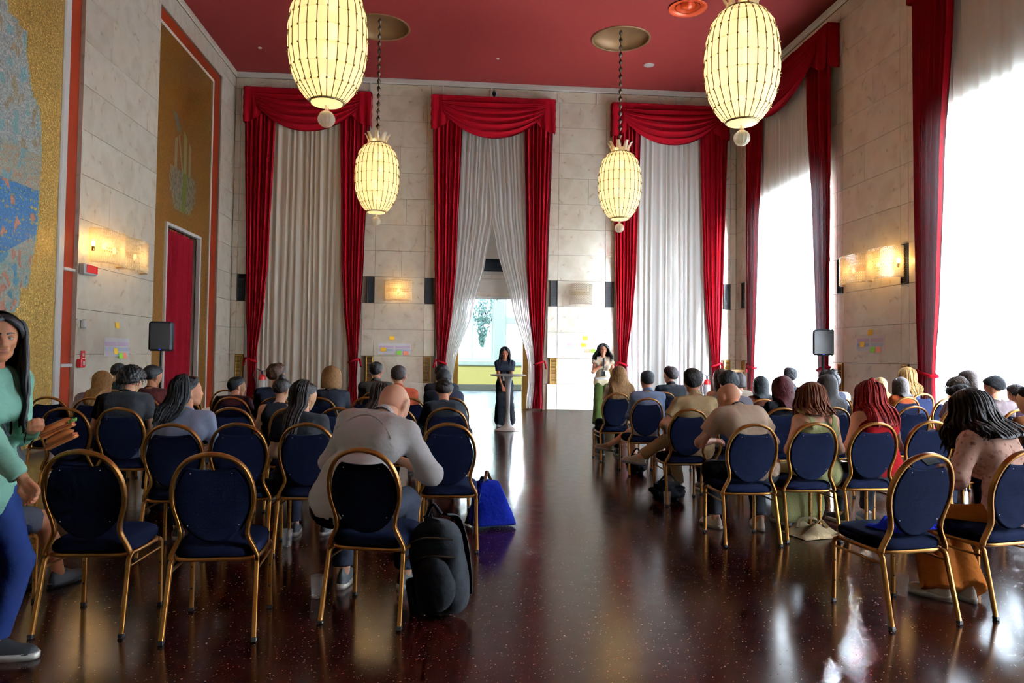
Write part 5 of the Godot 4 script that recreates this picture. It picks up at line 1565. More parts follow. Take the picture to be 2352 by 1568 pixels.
func chair_list() -> Array:
	return [
		["A1", -2.59, -3.98, 0, "gold-framed chair under the seated person at the left edge, behind the standing woman"],
		["A2", -1.87, -3.90, -1.6, "empty nearest chair beside the hand of the standing woman in mint"],
		["A3", -1.19, -3.80, 3.4, "empty nearest chair with navy oval back between the mint-shirted woman and the bald white-shirted man"],
		["A4", -0.46, -3.975, -14, "chair under the bald man in the white shirt, beside the black backpack"],
		["B1", -1.93, -5.28, 0, "chair of the woman in the pale lavender jacket, sunglasses on her head"],
		["B2", -1.50, -5.34, 0, "empty second-row chair right of the lavender jacket"],
		["B3", -1.02, -5.36, 0, "chair of the long-haired woman with a hoop earring"],
		["B4", 0.0, -5.41, -2, "empty second-row chair at the aisle, beside the blue and black bag"],
		["C1", -3.36, -6.68, 3, "empty chair behind the food held by the standing woman"],
		["C2", -2.91, -6.71, 2, "chair of the curly-haired man in the black T-shirt before the left wall"],
		["C3", -1.97, -6.79, 0, "empty chair whose arch shows behind the lavender jacket's shoulder"],
		["C4", -1.45, -6.83, 0, "chair of the bare-shouldered woman with a hair bun"],
		["C5", -1.02, -6.87, 0, "empty chair between the hoop-earring woman and the long-haired woman by the bald head"],
		["C6", -0.50, -6.92, 0, "chair of the long-haired woman partly hidden by the bald man's head"],
		["C7", -0.02, -6.95, -2, "aisle chair of the woman in black with pinned-up hair"],
		["D0", -4.27, -8.15, 4, "empty chair against the orange mosaic border at the far left"],
		["D1", -3.78, -8.06, 4, "chair of the blonde woman in the pale lilac top"],
		["D2", -3.32, -8.2, 3, "chair of the man in dark red by the doorway"],
		["D3", -2.95, -8.3, 2, "empty chair just right of the profile of the woman with sunglasses"],
		["D4", -2.41, -8.30, 0, "chair of the man in dark maroon turning right before the orange border"],
		["D5", -1.93, -8.30, 0, "chair of the tall brown-haired man before the beige curtain"],
		["D6", -1.46, -8.34, 0, "chair of the blonde bobbed woman in black"],
		["D7", -0.94, -8.48, 0, "chair in front of the long-haired woman, behind the grey jacket"],
		["D8", -0.46, -8.46, 0, "chair of the man in the coral shirt"],
		["D9", 0.03, -8.5, -2, "chair of the aisle man in navy, third in line before the doorway"],
		["E0", -4.25, -9.6, 4, "chair of the dark-haired person behind the blonde in lilac"],
		["E1", -3.45, -9.8, 3, "empty chair farther off, beside the red doorway's gold border"],
		["E2", -2.93, -9.85, 2, "empty chair against the pale marble left of the maroon shirt"],
		["E3", -2.41, -9.81, 0, "empty chair beside the shaded fire extinguisher under the left drape"],
		["E4", -1.52, -9.9, 0, "empty chair right of the blonde bob, by the second drape"],
		["E5", -0.98, -9.85, 0, "chair of the man in the grey jacket"],
		["E6", -0.05, -9.9, 0, "chair of the farthest dark-haired man beside the doorway"],
		["a1", 2.63, -3.807, 9, "nearest right-hand chair with a blue cloth on its empty seat"],
		["a2", 3.325, -3.94, 12, "chair of the woman in the floral blouse, cut by the right edge"],
		["b1", 2.37, -5.47, 0, "chair of the bald man in the beige T-shirt, leaning to its left"],
		["b2", 2.92, -5.58, 0, "chair of the auburn-haired woman in the green strapped dress"],
		["b3", 3.46, -5.63, 0, "chair of the woman with long bright red hair"],
		["b4", 4.06, -5.80, 0, "empty chair right of the red-haired woman, behind the chair with the blue cloth"],
		["b5", 4.60, -5.95, 0, "chair of the dark-haired person in dark brown, left of the floral blouse"],
		["c1", 2.37, -6.98, 0, "aisle chair of the man in the beige polo crossing his leg"],
		["c2", 2.92, -7.1, 0, "chair of the man in the pale grey T-shirt, behind the bald man"],
		["c3", 3.44, -7.24, 0, "chair of the dark-red-haired woman in black"],
		["c4", 4.06, -7.35, 0, "chair of the woman in the speckled top with long dark hair"],
		["c5", 5.10, -7.58, 0, "empty chair in the gap right of the red-haired woman"],
		["c6", 5.62, -7.55, 0, "chair of the curly-haired woman in the pale lilac blouse"],
		["d1", 2.43, -8.72, 2, "aisle chair of the man in the light blue shirt"],
		["d2", 3.36, -8.7, 2, "chair of the brown-haired woman in the floral strap top"],
		["d3", 3.90, -8.75, 2, "chair of the woman with straight black hair"],
		["d4", 4.72, -8.73, 2, "chair beyond the speckled top, its gold arch against the wall"],
		["d5", 6.20, -9.35, 2, "chair of the brown-haired woman in the rust top by the wall"],
		["d6", 6.72, -9.25, 2, "empty chair before the folds of the nearest red drape"],
		["e1", 2.32, -9.87, 2, "aisle chair of the long-haired blonde listener"],
		["e2", 3.09, -10.25, 2, "chair of the man in the black polo before the white curtain"],
		["e3", 4.65, -9.5, 2, "chair of the grey-haired man in the checked shirt"],
		["e4", 5.45, -9.7, 2, "empty far chair between the speckled top and the dark curly bun"],
		["e5", 6.15, -9.9, 2, "chair of the pale blonde half hidden by the red hair"],
		["e6", 4.0, -9.9, 2, "chair of the dark-bobbed woman in cream, hidden behind the black straight hair"],
		["e7", 5.15, -9.2, 2, "chair of the short-haired man in white behind the speckled top"],
		["e8", 7.22, -10.5, 2, "chair of the wavy blonde woman beside the nearest red drape"],
		["d7", 6.72, -8.45, 2, "chair of the brown-bobbed person in pale blue"],
		["c7", 6.08, -7.25, 0, "chair of the mop-haired man before the nearest window"],
		["c8", 6.85, -7.8, 0, "chair of the small curly-haired listener near the right edge"],
		["b6", 5.02, -5.45, 0, "chair of the person in brown cut off by the right edge"],
	]

# one row a listener: [id, head top, facing, chair, options, label]
func people_list() -> Array:
	var BLK := Color(0.045, 0.04, 0.04); var DK := Color(0.10, 0.065, 0.05); var BR := Color(0.20, 0.125, 0.08)
	return [
		["L1", Vector3(-3.78, 1.22, -8.35), 4, "", {"male": false, "lean": 10, "roll": -16, "neck_side": 10, "pitch": 14, "skin": 0, "top": "tee", "top_c": Color(0.66, 0.64, 0.70), "hair": {"style": "long", "len": 0.36, "color": Color(0.58, 0.42, 0.24), "shift": -0.06, "spread": 120.0}}, "blonde woman in a pale lilac top, head tilted, before the left marble wall"],
		["L2", Vector3(-4.26, 1.28, -9.8), 0, "", {"pitch": 22, "lean": 8, "top_c": Color(0.05, 0.05, 0.05), "hair": {"style": "short", "color": BLK}}, "dark-haired person in black behind the blonde in lilac"],
		["L3", Vector3(-2.91, 1.29, -7.0), 2, "", {"pitch": 26, "lean": 8, "curl": 12, "yaw": -20, "skin": 0, "girth": 1.08, "top_c": Color(0.035, 0.033, 0.035), "collar": "crew", "hair": {"style": "short", "thick": 0.035, "messy": 0.012, "color": Color(0.07, 0.05, 0.04), "curls": 70, "curl_len": 0.03}}, "man with bushy dark hair and a black T-shirt, head bowed, before the left wall"],
		["L4", Vector3(-3.32, 1.29, -8.5), 0, "", {"yaw": -28, "pitch": 16, "skin": 1, "top_c": Color(0.13, 0.035, 0.03), "lanyard": true, "hair": {"style": "short", "color": BLK, "thick": 0.016}}, "dark-haired man in a dark red top beside the doorway"],
		["L5", Vector3(-1.97, 1.28, -5.65), 4, "", {"male": false, "yaw": -58, "pitch": -2, "lean": 3, "skin": 1, "top": "long", "top_name": "jacket", "top_c": Color(0.62, 0.65, 0.75), "collar": "crew", "hair": {"style": "long", "len": 0.26, "thick": 0.022, "shift": -0.10, "spread": 84.0, "wave": 0.014, "locks": 40, "flare": 0.03, "color": BLK}}, "woman in a pale lavender jacket, dark ponytail, face turned right"],
		["L6", Vector3(-2.41, 1.17, -8.5), -6, "", {"yaw": -48, "pitch": 4, "lean": 14, "skin": 1, "top_c": Color(0.09, 0.02, 0.025), "hair": {"style": "short", "color": BLK, "quiff": 0.012}}, "man in dark maroon looking right, against the pale marble corner"],
		["L7", Vector3(-1.97, 1.32, -8.5), 0, "", {"yaw": -22, "pitch": 4, "skin": 0, "top": "long", "top_c": Color(0.03, 0.035, 0.06), "hair": {"style": "short", "color": Color(0.24, 0.15, 0.10), "thick": 0.02, "messy": 0.010, "quiff": 0.02}}, "tall man with tousled brown hair before the beige curtain"],
		["L8", Vector3(-1.55, 1.21, -7.0), -4, "", {"male": false, "yaw": -18, "pitch": 24, "lean": 8, "skin": 0, "top": "sleeveless", "top_c": Color(0.025, 0.025, 0.03), "hair": {"style": "bun", "color": DK, "thick": 0.006, "bun": 0.036, "bun_at": Vector3(0.02, 0.115, 0.09)}}, "bare-shouldered woman in black with a small bun on her crown"],
		["L9", Vector3(-1.07, 1.25, -5.6), -6, "", {"male": false, "yaw": -32, "pitch": 14, "lean": 6, "skin": 0, "top": "tee", "top_c": Color(0.03, 0.028, 0.03), "hair": {"style": "long", "len": 0.46, "color": DK, "spread": 66.0, "shift": -0.05, "gather": 0.35}}, "woman with very long dark hair and a hoop earring, in black"],
		["L10", Vector3(-1.35, 1.30, -8.5), 0, "", {"male": false, "yaw": -14, "pitch": 6, "skin": 0, "top": "long", "top_c": Color(0.03, 0.032, 0.045), "hair": {"style": "bob", "len": 0.15, "color": Color(0.52, 0.37, 0.21), "flare": 0.02, "thick": 0.02}}, "woman with a blonde bob in black before the beige curtain's right side"],
		["L11", Vector3(-0.98, 1.34, -9.9), 0, "", {"yaw": -12, "pitch": 6, "skin": 0, "top": "long", "top_name": "jacket", "top_c": Color(0.14, 0.125, 0.11), "collar": "fold", "hair": {"style": "fade", "color": Color(0.09, 0.06, 0.05)}}, "short-haired man in a grey jacket with a white collar"],
		["L12", Vector3(-0.59, 1.32, -8.55), -3, "", {"pitch": 4, "skin": 0, "top": "rolled", "top_c": Color(0.66, 0.29, 0.20), "collar": "fold", "hair": {"style": "fade", "color": Color(0.12, 0.08, 0.06)}}, "short-haired man in a coral shirt before the marble"],
		["L13", Vector3(-0.69, 1.18, -7.0), -4, "", {"male": false, "pitch": 20, "lean": 10, "roll": -8, "skin": 0, "top": "long", "top_c": Color(0.10, 0.05, 0.035), "hair": {"style": "long", "len": 0.42, "color": Color(0.14, 0.08, 0.055), "shift": -0.12, "spread": 100.0}}, "long brown-haired woman bending left, partly behind the bald head"],
		["L14", Vector3(-0.30, 1.26, -4.45), -16, "A4", {"fwd": 0.26, "lean": 20, "curl": 13, "side": 9, "pitch": 34, "yaw": -10, "neck": 16, "skin": 0, "girth": 1.08, "top": "rolled", "top_c": Color(0.82, 0.79, 0.77), "loose": 0.018, "bottom_c": Color(0.025, 0.028, 0.045), "collar": "fold", "lanyard": true, "shoe": Color(0.04, 0.045, 0.055), "sole": Color(0.8, 0.78, 0.75), "arms": [Vector3(-0.04, 0.70, -0.46), Vector3(0.16, 0.74, -0.44)], "poles": [Vector3(-1, -0.2, 0.5), Vector3(1.0, -0.3, 0.5)], "legs": [Vector3(-0.16, 0.085, -0.34), Vector3(0.20, 0.085, -0.42)], "hair": {"style": "bald", "color": Color(0.48, 0.37, 0.32), "thick": -0.0005, "messy": 0.0}}, "bald man in a white shirt with a lanyard, bowed over, nearest in the left block"],
		["L15", Vector3(-0.10, 1.32, -9.9), 0, "", {"pitch": 10, "top": "long", "top_c": Color(0.03, 0.03, 0.035), "hair": {"style": "short", "color": BLK}}, "dark-haired man in black, farthest of the three in line by the aisle"],
		["L16", Vector3(-0.06, 1.28, -8.6), 0, "", {"yaw": -8, "pitch": 12, "top": "long", "top_c": Color(0.03, 0.032, 0.055), "girth": 1.08, "hair": {"style": "short", "color": BLK, "thick": 0.012}}, "dark-haired man in navy, middle of the three in line by the aisle"],
		["L17", Vector3(-0.05, 1.21, -7.1), 0, "", {"male": false, "pitch": 28, "lean": 8, "curl": 12, "skin": 1, "girth": 1.12, "top": "long", "top_c": Color(0.025, 0.025, 0.03), "hair": {"style": "bun", "bun": 0.05, "bun_at": Vector3(0.02, 0.05, 0.115), "color": DK, "thick": 0.012}}, "woman in black with brown hair pinned up, nearest of the line by the aisle"],
		["R1", Vector3(2.42, 1.32, -10.2), 7, "", {"male": false, "pitch": 2, "skin": 0, "top": "tee", "top_c": Color(0.78, 0.74, 0.68), "hair": {"style": "long", "len": 0.40, "color": Color(0.55, 0.41, 0.25), "flare": 0.06, "gather": -0.25, "spread": 125.0}}, "woman with long straight blonde hair, nearest the presenter"],
		["R2", Vector3(2.47, 1.28, -8.9), 3, "", {"pitch": 4, "skin": 1, "top": "rolled", "top_c": Color(0.52, 0.58, 0.70), "collar": "fold", "bottom": "shorts", "bottom_c": Color(0.72, 0.66, 0.55), "shoe": Color(0.50, 0.42, 0.34), "legs": [Vector3(-0.06, 0.085, -0.40), Vector3(-0.36, 0.30, -0.66)], "knee_poles": [Vector3(-0.1, 0.6, -1), Vector3(0.4, 1.0, -0.6)], "foot_basis": [null, Basis(Vector3.UP, 1.1) * Basis(Vector3.RIGHT, 0.15)], "hair": {"style": "fade", "color": BLK, "thick": 0.016}}, "man in a light blue shirt and shorts crossing a bare leg, by the aisle"],
		["R3", Vector3(3.29, 1.31, -10.3), 1, "", {"yaw": 28, "pitch": 4, "skin": 1, "top_c": Color(0.025, 0.025, 0.03), "collar": "fold", "hair": {"style": "short", "color": Color(0.11, 0.075, 0.06), "thick": 0.022, "quiff": 0.02}}, "young man in a black polo before the pleated white curtain"],
		["R4", Vector3(2.46, 1.33, -7.15), 5, "", {"yaw": -14, "lean": -2, "pitch": 2, "skin": 1, "top": "tee", "top_c": Color(0.72, 0.62, 0.46), "collar": "fold", "bottom_c": Color(0.62, 0.50, 0.37), "shoe": Color(0.78, 0.73, 0.64), "arms": [Vector3(-0.24, 0.72, -0.26), Vector3(0.10, 0.70, -0.30)], "legs": [Vector3(-0.02, 0.085, -0.40), Vector3(-0.44, 0.40, -0.52)], "knee_poles": [Vector3(-0.1, 0.6, -1), Vector3(0.3, 1.0, -0.5)], "foot_basis": [null, Basis(Vector3.UP, 1.15) * Basis(Vector3.RIGHT, 0.1)], "hair": {"style": "fade", "color": Color(0.085, 0.06, 0.05), "thick": 0.020, "quiff": 0.02}}, "man in a beige polo and tan trousers crossing his leg, pale sneaker in the aisle"],
		["R5", Vector3(3.43, 1.32, -8.9), 1, "", {"male": false, "yaw": -8, "skin": 1, "top": "sleeveless", "top_c": Color(0.58, 0.54, 0.50), "top_tex": "flower_grey", "hair": {"style": "long", "len": 0.26, "color": BR, "gather": 0.2}}, "brown-haired woman in a pale floral strap top near the extinguisher"],
		["R6", Vector3(2.88, 1.32, -7.3), 1, "", {"pitch": 12, "skin": 1, "girth": 1.12, "top_c": Color(0.50, 0.49, 0.52), "hair": {"style": "short", "color": BLK, "thick": 0.024}}, "black-haired man in a pale grey T-shirt behind the bald man"],
		["R7", Vector3(2.26, 1.25, -5.75), 5, "b1", {"fwd": 0.30, "lean": 15, "curl": 12, "side": -5, "twist": 4, "pitch": 16, "yaw": 22, "neck": 14, "skin": 1, "girth": 1.06, "top": "tee", "loose": 0.02, "top_c": Color(0.70, 0.59, 0.50), "collar": "crew", "lanyard": true, "bottom_c": Color(0.055, 0.055, 0.06), "shoe": Color(0.80, 0.72, 0.66), "sole": Color(0.82, 0.76, 0.70), "arms": [Vector3(-0.16, 0.74, -0.44), Vector3(0.12, 0.70, -0.42)], "poles": [Vector3(-1, -0.5, 0.3), Vector3(1, -0.4, 0.5)], "legs": [Vector3(-0.19, 0.085, -0.34), Vector3(0.17, 0.085, -0.24)], "hair": {"style": "bald", "color": Color(0.40, 0.28, 0.23), "thick": -0.0005, "messy": 0.0}}, "bald man in a beige T-shirt, elbows on his knees, at the right block's aisle"],
		["R8", Vector3(3.85, 1.26, -9.2), 3, "", {"male": false, "pitch": 10, "roll": 6, "skin": 0, "top": "tee", "top_c": Color(0.80, 0.74, 0.66), "hair": {"style": "bob", "len": 0.13, "color": Color(0.12, 0.08, 0.06), "thick": 0.018}}, "dark-bobbed woman in a cream top below the corner drape"],
		["R9", Vector3(3.81, 1.24, -8.6), 1, "", {"male": false, "pitch": 6, "skin": 1, "top": "tee", "top_c": Color(0.18, 0.08, 0.05), "hair": {"style": "bob", "len": 0.22, "color": Color(0.03, 0.035, 0.04), "thick": 0.016, "spread": 112.0}}, "woman with straight shiny black hair before the farther window"],
		["R10", Vector3(3.54, 1.27, -7.45), 3, "", {"male": false, "yaw": 18, "pitch": 4, "skin": 0, "top": "tee", "top_c": Color(0.025, 0.025, 0.03), "hair": {"style": "long", "len": 0.30, "color": Color(0.24, 0.05, 0.055), "shift": 0.05, "thick": 0.018}}, "woman with long dark red hair in black, second row from the near right"],
		["R11", Vector3(4.67, 1.33, -9.6), 3, "", {"pitch": 4, "skin": 0, "top": "rolled", "top_c": Color(0.45, 0.52, 0.60), "top_tex": "check", "collar": "fold", "hair": {"style": "fade", "color": Color(0.20, 0.20, 0.21), "thick": 0.016, "quiff": 0.014}}, "grey-haired man in a checked shirt against the bright window"],
		["R12", Vector3(3.00, 1.26, -5.8), 1, "b2", {"male": false, "pitch": 8, "lean": 5, "skin": 0, "girth": 1.10, "top": "strappy", "top_name": "dress_top", "top_c": Color(0.56, 0.55, 0.36), "top_tex": "leaf", "loose": 0.012, "bottom": "long_skirt", "bottom_name": "dress_skirt", "bottom_c": Color(0.56, 0.55, 0.36), "bottom_tex": "leaf", "shoe": Color(0.3, 0.2, 0.15), "hair": {"style": "bob", "len": 0.20, "color": Color(0.38, 0.21, 0.12), "wave": 0.014, "flare": 0.03, "thick": 0.024, "locks": 46}}, "auburn wavy-haired woman in a green dress with tied shoulder straps"],
		["R13", Vector3(4.12, 1.29, -7.6), 3, "", {"male": false, "pitch": 4, "skin": 0, "top": "tee", "top_c": Color(0.13, 0.14, 0.20), "top_tex": "dots", "hair": {"style": "long", "len": 0.34, "color": Color(0.12, 0.085, 0.065), "shift": 0.03}}, "woman with long dark hair in a speckled navy top"],
		["R14", Vector3(5.12, 1.27, -9.3), 5, "", {"skin": 1, "top_c": Color(0.78, 0.74, 0.70), "hair": {"style": "short", "color": Color(0.10, 0.08, 0.075)}}, "short-haired man in a white top behind the speckled navy top"],
		["R15", Vector3(3.52, 1.29, -5.8), 1, "b3", {"male": false, "pitch": 6, "lean": 4, "skin": 0, "girth": 1.12, "top": "sleeveless", "top_c": Color(0.36, 0.035, 0.045), "loose": 0.012, "bottom_c": Color(0.04, 0.04, 0.045), "hair": {"style": "long", "len": 0.34, "color": Color(0.48, 0.07, 0.04), "thick": 0.016, "flare": 0.02, "gather": -0.05, "bun": 0.028, "bun_at": Vector3(0.0, 0.125, 0.055), "locks": 30}}, "woman with long bright red hair and a red sleeveless top"],
		["R16", Vector3(4.91, 1.32, -8.2), 3, "", {"male": false, "pitch": 4, "skin": 1, "top": "tee", "top_c": Color(0.11, 0.035, 0.045), "top_tex": "dots", "hair": {"style": "curly", "color": Color(0.07, 0.05, 0.045), "thick": 0.03, "messy": 0.014, "curls": 90, "curl_len": 0.07, "bun": 0.06, "bun_at": Vector3(0.05, 0.10, 0.05)}}, "dark curly-haired person behind the bright red hair"],
		["R17", Vector3(6.13, 1.19, -9.8), 5, "", {"male": false, "skin": 0, "top": "tee", "top_c": Color(0.25, 0.20, 0.20), "hair": {"style": "long", "len": 0.3, "color": Color(0.68, 0.57, 0.38)}}, "pale blonde listener half hidden behind the dark curls"],
		["R18", Vector3(7.15, 1.33, -10.8), 7, "", {"male": false, "yaw": 20, "skin": 0, "top": "tee", "top_c": Color(0.10, 0.11, 0.17), "hair": {"style": "long", "len": 0.34, "color": Color(0.62, 0.48, 0.29), "wave": 0.014, "thick": 0.03, "locks": 40}}, "woman with long wavy blonde hair beside the nearest red drape"],
		["R19", Vector3(6.21, 1.22, -9.5), 7, "", {"male": false, "pitch": 4, "skin": 1, "top": "tee", "top_c": Color(0.45, 0.19, 0.08), "hair": {"style": "bob", "len": 0.2, "color": Color(0.15, 0.10, 0.075)}}, "brown-haired woman in a rust top in front of the wavy blonde"],
		["R20", Vector3(5.51, 1.28, -7.4), 7, "", {"male": false, "pitch": 14, "roll": 8, "skin": 1, "top": "tee", "top_c": Color(0.48, 0.40, 0.42), "hair": {"style": "curly", "color": Color(0.21, 0.165, 0.13), "thick": 0.026, "messy": 0.01, "curls": 150, "curl_len": 0.11}}, "curly grey-brown-haired woman in a lilac blouse against the bright sheer"],
		["R21", Vector3(6.52, 1.34, -8.6), 9, "", {"male": false, "pitch": 8, "roll": -8, "skin": 0, "top": "tee", "top_c": Color(0.55, 0.68, 0.74), "hair": {"style": "bob", "len": 0.12, "color": Color(0.22, 0.16, 0.13), "thick": 0.016}}, "brown-bobbed person in pale blue behind the curly-haired woman"],
		["R22", Vector3(5.87, 1.29, -7.4), 11, "", {"pitch": 20, "yaw": 16, "skin": 1, "top_c": Color(0.35, 0.30, 0.30), "hair": {"style": "short", "color": Color(0.085, 0.08, 0.09), "thick": 0.022}}, "man with a thick dark mop of hair silhouetted before the nearest window"],
		["R23", Vector3(4.46, 1.24, -5.9), 15, "", {"pitch": 24, "yaw": 10, "lean": 8, "skin": 1, "top_c": Color(0.09, 0.05, 0.045), "hair": {"style": "short", "color": BLK, "thick": 0.024}}, "black-haired person in dark brown, head bowed, left of the floral blouse"],
		["R24", Vector3(3.64, 1.26, -4.55), 20, "a2", {"male": false, "pitch": 18, "lean": 9, "curl": 10, "skin": 0, "top": "long", "top_name": "blouse", "loose": 0.03, "top_c": Color(1, 1, 1), "top_tex": "flower", "bottom_c": Color(0.50, 0.27, 0.09), "bottom": "wide", "shoe": Color(0.62, 0.58, 0.52), "arms": [Vector3(-0.15, 0.80, -0.34), Vector3(0.06, 0.80, -0.34)], "grip": ["hand_grip", "hand_grip"], "legs": [Vector3(-0.42, 0.085, -0.20), Vector3(-0.28, 0.085, -0.12)], "hair": {"style": "long", "len": 0.26, "color": Color(0.13, 0.085, 0.06), "wave": 0.018, "flare": 0.05, "thick": 0.026, "locks": 60, "gather": -0.2}}, "wavy dark-haired woman in a pink blouse with brown flowers, nearest at right"],
		["R25", Vector3(6.65, 1.17, -8.0), 11, "", {"male": false, "skin": 1, "top": "tee", "top_c": Color(0.30, 0.24, 0.30), "hair": {"style": "curly", "color": Color(0.20, 0.15, 0.14), "curls": 60, "curl_len": 0.05}}, "small curly-haired listener near the right edge against the sheer"],
		["R26", Vector3(4.78, 1.26, -5.6), 13, "", {"yaw": 10, "pitch": 8, "skin": 1, "top_c": Color(0.34, 0.20, 0.11), "hair": {"style": "short", "color": BLK, "thick": 0.02}}, "dark-haired person in brown cut off by the right edge"],
		["L18", Vector3(-2.62, 1.30, -4.30), -6, "", {"skin": 2, "pitch": 6, "top_c": Color(0.05, 0.05, 0.055), "bottom": "shorts", "bottom_c": Color(0.10, 0.095, 0.11), "shoe": Color(0.02, 0.02, 0.022), "sole": Color(0.03, 0.03, 0.03), "legs": [Vector3(-0.02, 0.085, -0.52), Vector3(0.16, 0.085, -0.60)], "hair": {"style": "short", "color": BLK}}, "person in dark shorts seated at the left edge behind the standing woman"],
		["L0", Vector3(-2.10, 1.64, -3.57), -98, "", {"male": false, "stand": true, "fine": true, "lean": 2, "curl": 3, "neck": 4, "yaw": -40, "pitch": 4, "skin": 2, "top": "long", "loose": 0.026, "top_c": Color(0.56, 0.76, 0.67), "collar": "fold", "bottom_c": Color(0.04, 0.07, 0.16), "shoe": Color(0.02, 0.02, 0.025), "sole": Color(0.8, 0.79, 0.76), "hem": 0.12, "lanyard": true, "arms": [Vector3(-0.06, 1.16, -0.22), Vector3(0.16, 0.88, -0.40)], "poles": [Vector3(-0.8, -0.6, 0.8), Vector3(0.7, -0.3, 0.9)], "palms": [Vector3.DOWN, Vector3(-1, 0.3, 0.2)], "grip": ["hand_grip", "hand_relaxed"], "legs": [Vector3(-0.09, 0.085, -0.05), Vector3(0.10, 0.085, 0.06)], "hair": {"style": "long", "len": 0.50, "color": Color(0.06, 0.042, 0.035), "spread": 124.0, "thick": 0.012, "locks": 140, "gather": 0.10, "flare": 0.02, "wave": 0.004, "part": true}}, "standing woman in a mint green shirt and jeans at the left edge, holding food"],
		["F1", Vector3(1.12, 1.61, -14.62), 176, "", {"male": false, "stand": true, "fine": true, "lean": 1, "curl": 3, "pitch": 22, "yaw": 0, "skin": 2, "girth": 1.05, "top": "tee", "top_c": Color(0.025, 0.027, 0.04), "bottom": "long_skirt", "bottom_name": "skirt", "bottom_c": Color(0.018, 0.018, 0.022), "lanyard": true, "shoe": Color(0.02, 0.02, 0.02), "arms": [Vector3(-0.035, 0.84, -0.20), Vector3(0.035, 0.83, -0.21)], "poles": [Vector3(-1, -0.2, 0.3), Vector3(1, -0.2, 0.3)], "palms": [Vector3(0.5, 0.3, -1), Vector3(-0.5, 0.3, -1)], "legs": [Vector3(-0.13, 0.085, 0.02), Vector3(0.10, 0.085, 0.0)], "hair": {"style": "long", "len": 0.36, "color": Color(0.04, 0.035, 0.04), "spread": 126.0, "locks": 60, "gather": 0.0, "part": true, "wave": 0.006}}, "long-haired woman in a black top and long black skirt standing behind the bar table"],
		["F2", Vector3(3.26, 1.71, -15.18), 172, "", {"male": false, "stand": true, "fine": true, "lean": 1, "curl": 3, "pitch": 0, "yaw": 4, "skin": 2, "top": "cap", "top_name": "blouse", "loose": 0.02, "top_c": Color(0.80, 0.74, 0.64), "bottom": "wide", "bottom_c": Color(0.15, 0.18, 0.07), "lanyard": true, "shoe": Color(0.2, 0.15, 0.1), "arms": [Vector3(-0.24, 0.86, -0.02), Vector3(0.02, 1.30, -0.20)], "poles": [Vector3(-1, 0, 0.5), Vector3(0.9, -1.0, 0.0)], "grip": ["hand_relaxed", "hand_grip"], "palms": [Vector3.RIGHT, Vector3(-1, 0, 0)], "hair": {"style": "long", "len": 0.24, "color": Color(0.05, 0.035, 0.03), "spread": 128.0, "part": true, "thick": 0.03, "wave": 0.02, "flare": 0.05, "gather": -0.2, "locks": 80, "curls": 60, "curl_len": 0.05}}, "presenter with curly dark hair, cream blouse and olive trousers, holding a microphone"],
	]

var sit_on := {"L1": "D1", "L2": "E0", "L3": "C2", "L4": "D2", "L5": "B1", "L6": "D4", "L7": "D5", "L8": "C4", "L9": "B3", "L10": "D6", "L11": "E5", "L12": "D8", "L13": "C6", "L14": "A4", "L15": "E6", "L16": "D9", "L17": "C7", "L18": "A1",
	"R1": "e1", "R2": "d1", "R3": "e2", "R4": "c1", "R5": "d2", "R6": "c2", "R7": "b1", "R8": "e6", "R9": "d3", "R10": "c3", "R11": "e3", "R12": "b2", "R13": "c4", "R14": "e7", "R15": "b3", "R16": "d4", "R17": "e5", "R18": "e8", "R19": "d5", "R20": "c6", "R21": "d7", "R22": "c7", "R23": "b5", "R24": "a2", "R25": "c8", "R26": "b6"}
var job_list := []
func run_job(i: int) -> void:
	var j: Dictionary = job_list[i]
	var g := sdf(j.bones, j.cell, j.k, j.get("carve", []))
	if j.get("fold", 0.0) > 0.0:
		var f := FastNoiseLite.new(); f.frequency = 1.0; f.seed = j.seed; f.fractal_octaves = 3
		var a: float = j.fold
		for k in g.v.size():
			var v := g.v[k]
			g.v[k] = v + g.n[k] * a * (f.get_noise_3d(v.x * 7.0, v.y * 3.2 + v.x * 2.0, v.z * 7.0) + 0.5 * f.get_noise_3d(v.x * 16.0 + v.y * 7.0, v.y * 9.0, v.z * 16.0))
	j.out = g

func add_job(key: String, bones: Array, cell: float, k := 60.0, fold := 0.0, carve := []) -> Dictionary:
	if jobs.has(key): return jobs[key]
	var j := {"bones": bones, "cell": cell, "k": k, "fold": fold, "seed": key.hash() & 1023, "carve": carve, "out": null}
	jobs[key] = j; job_list.append(j)
	return j

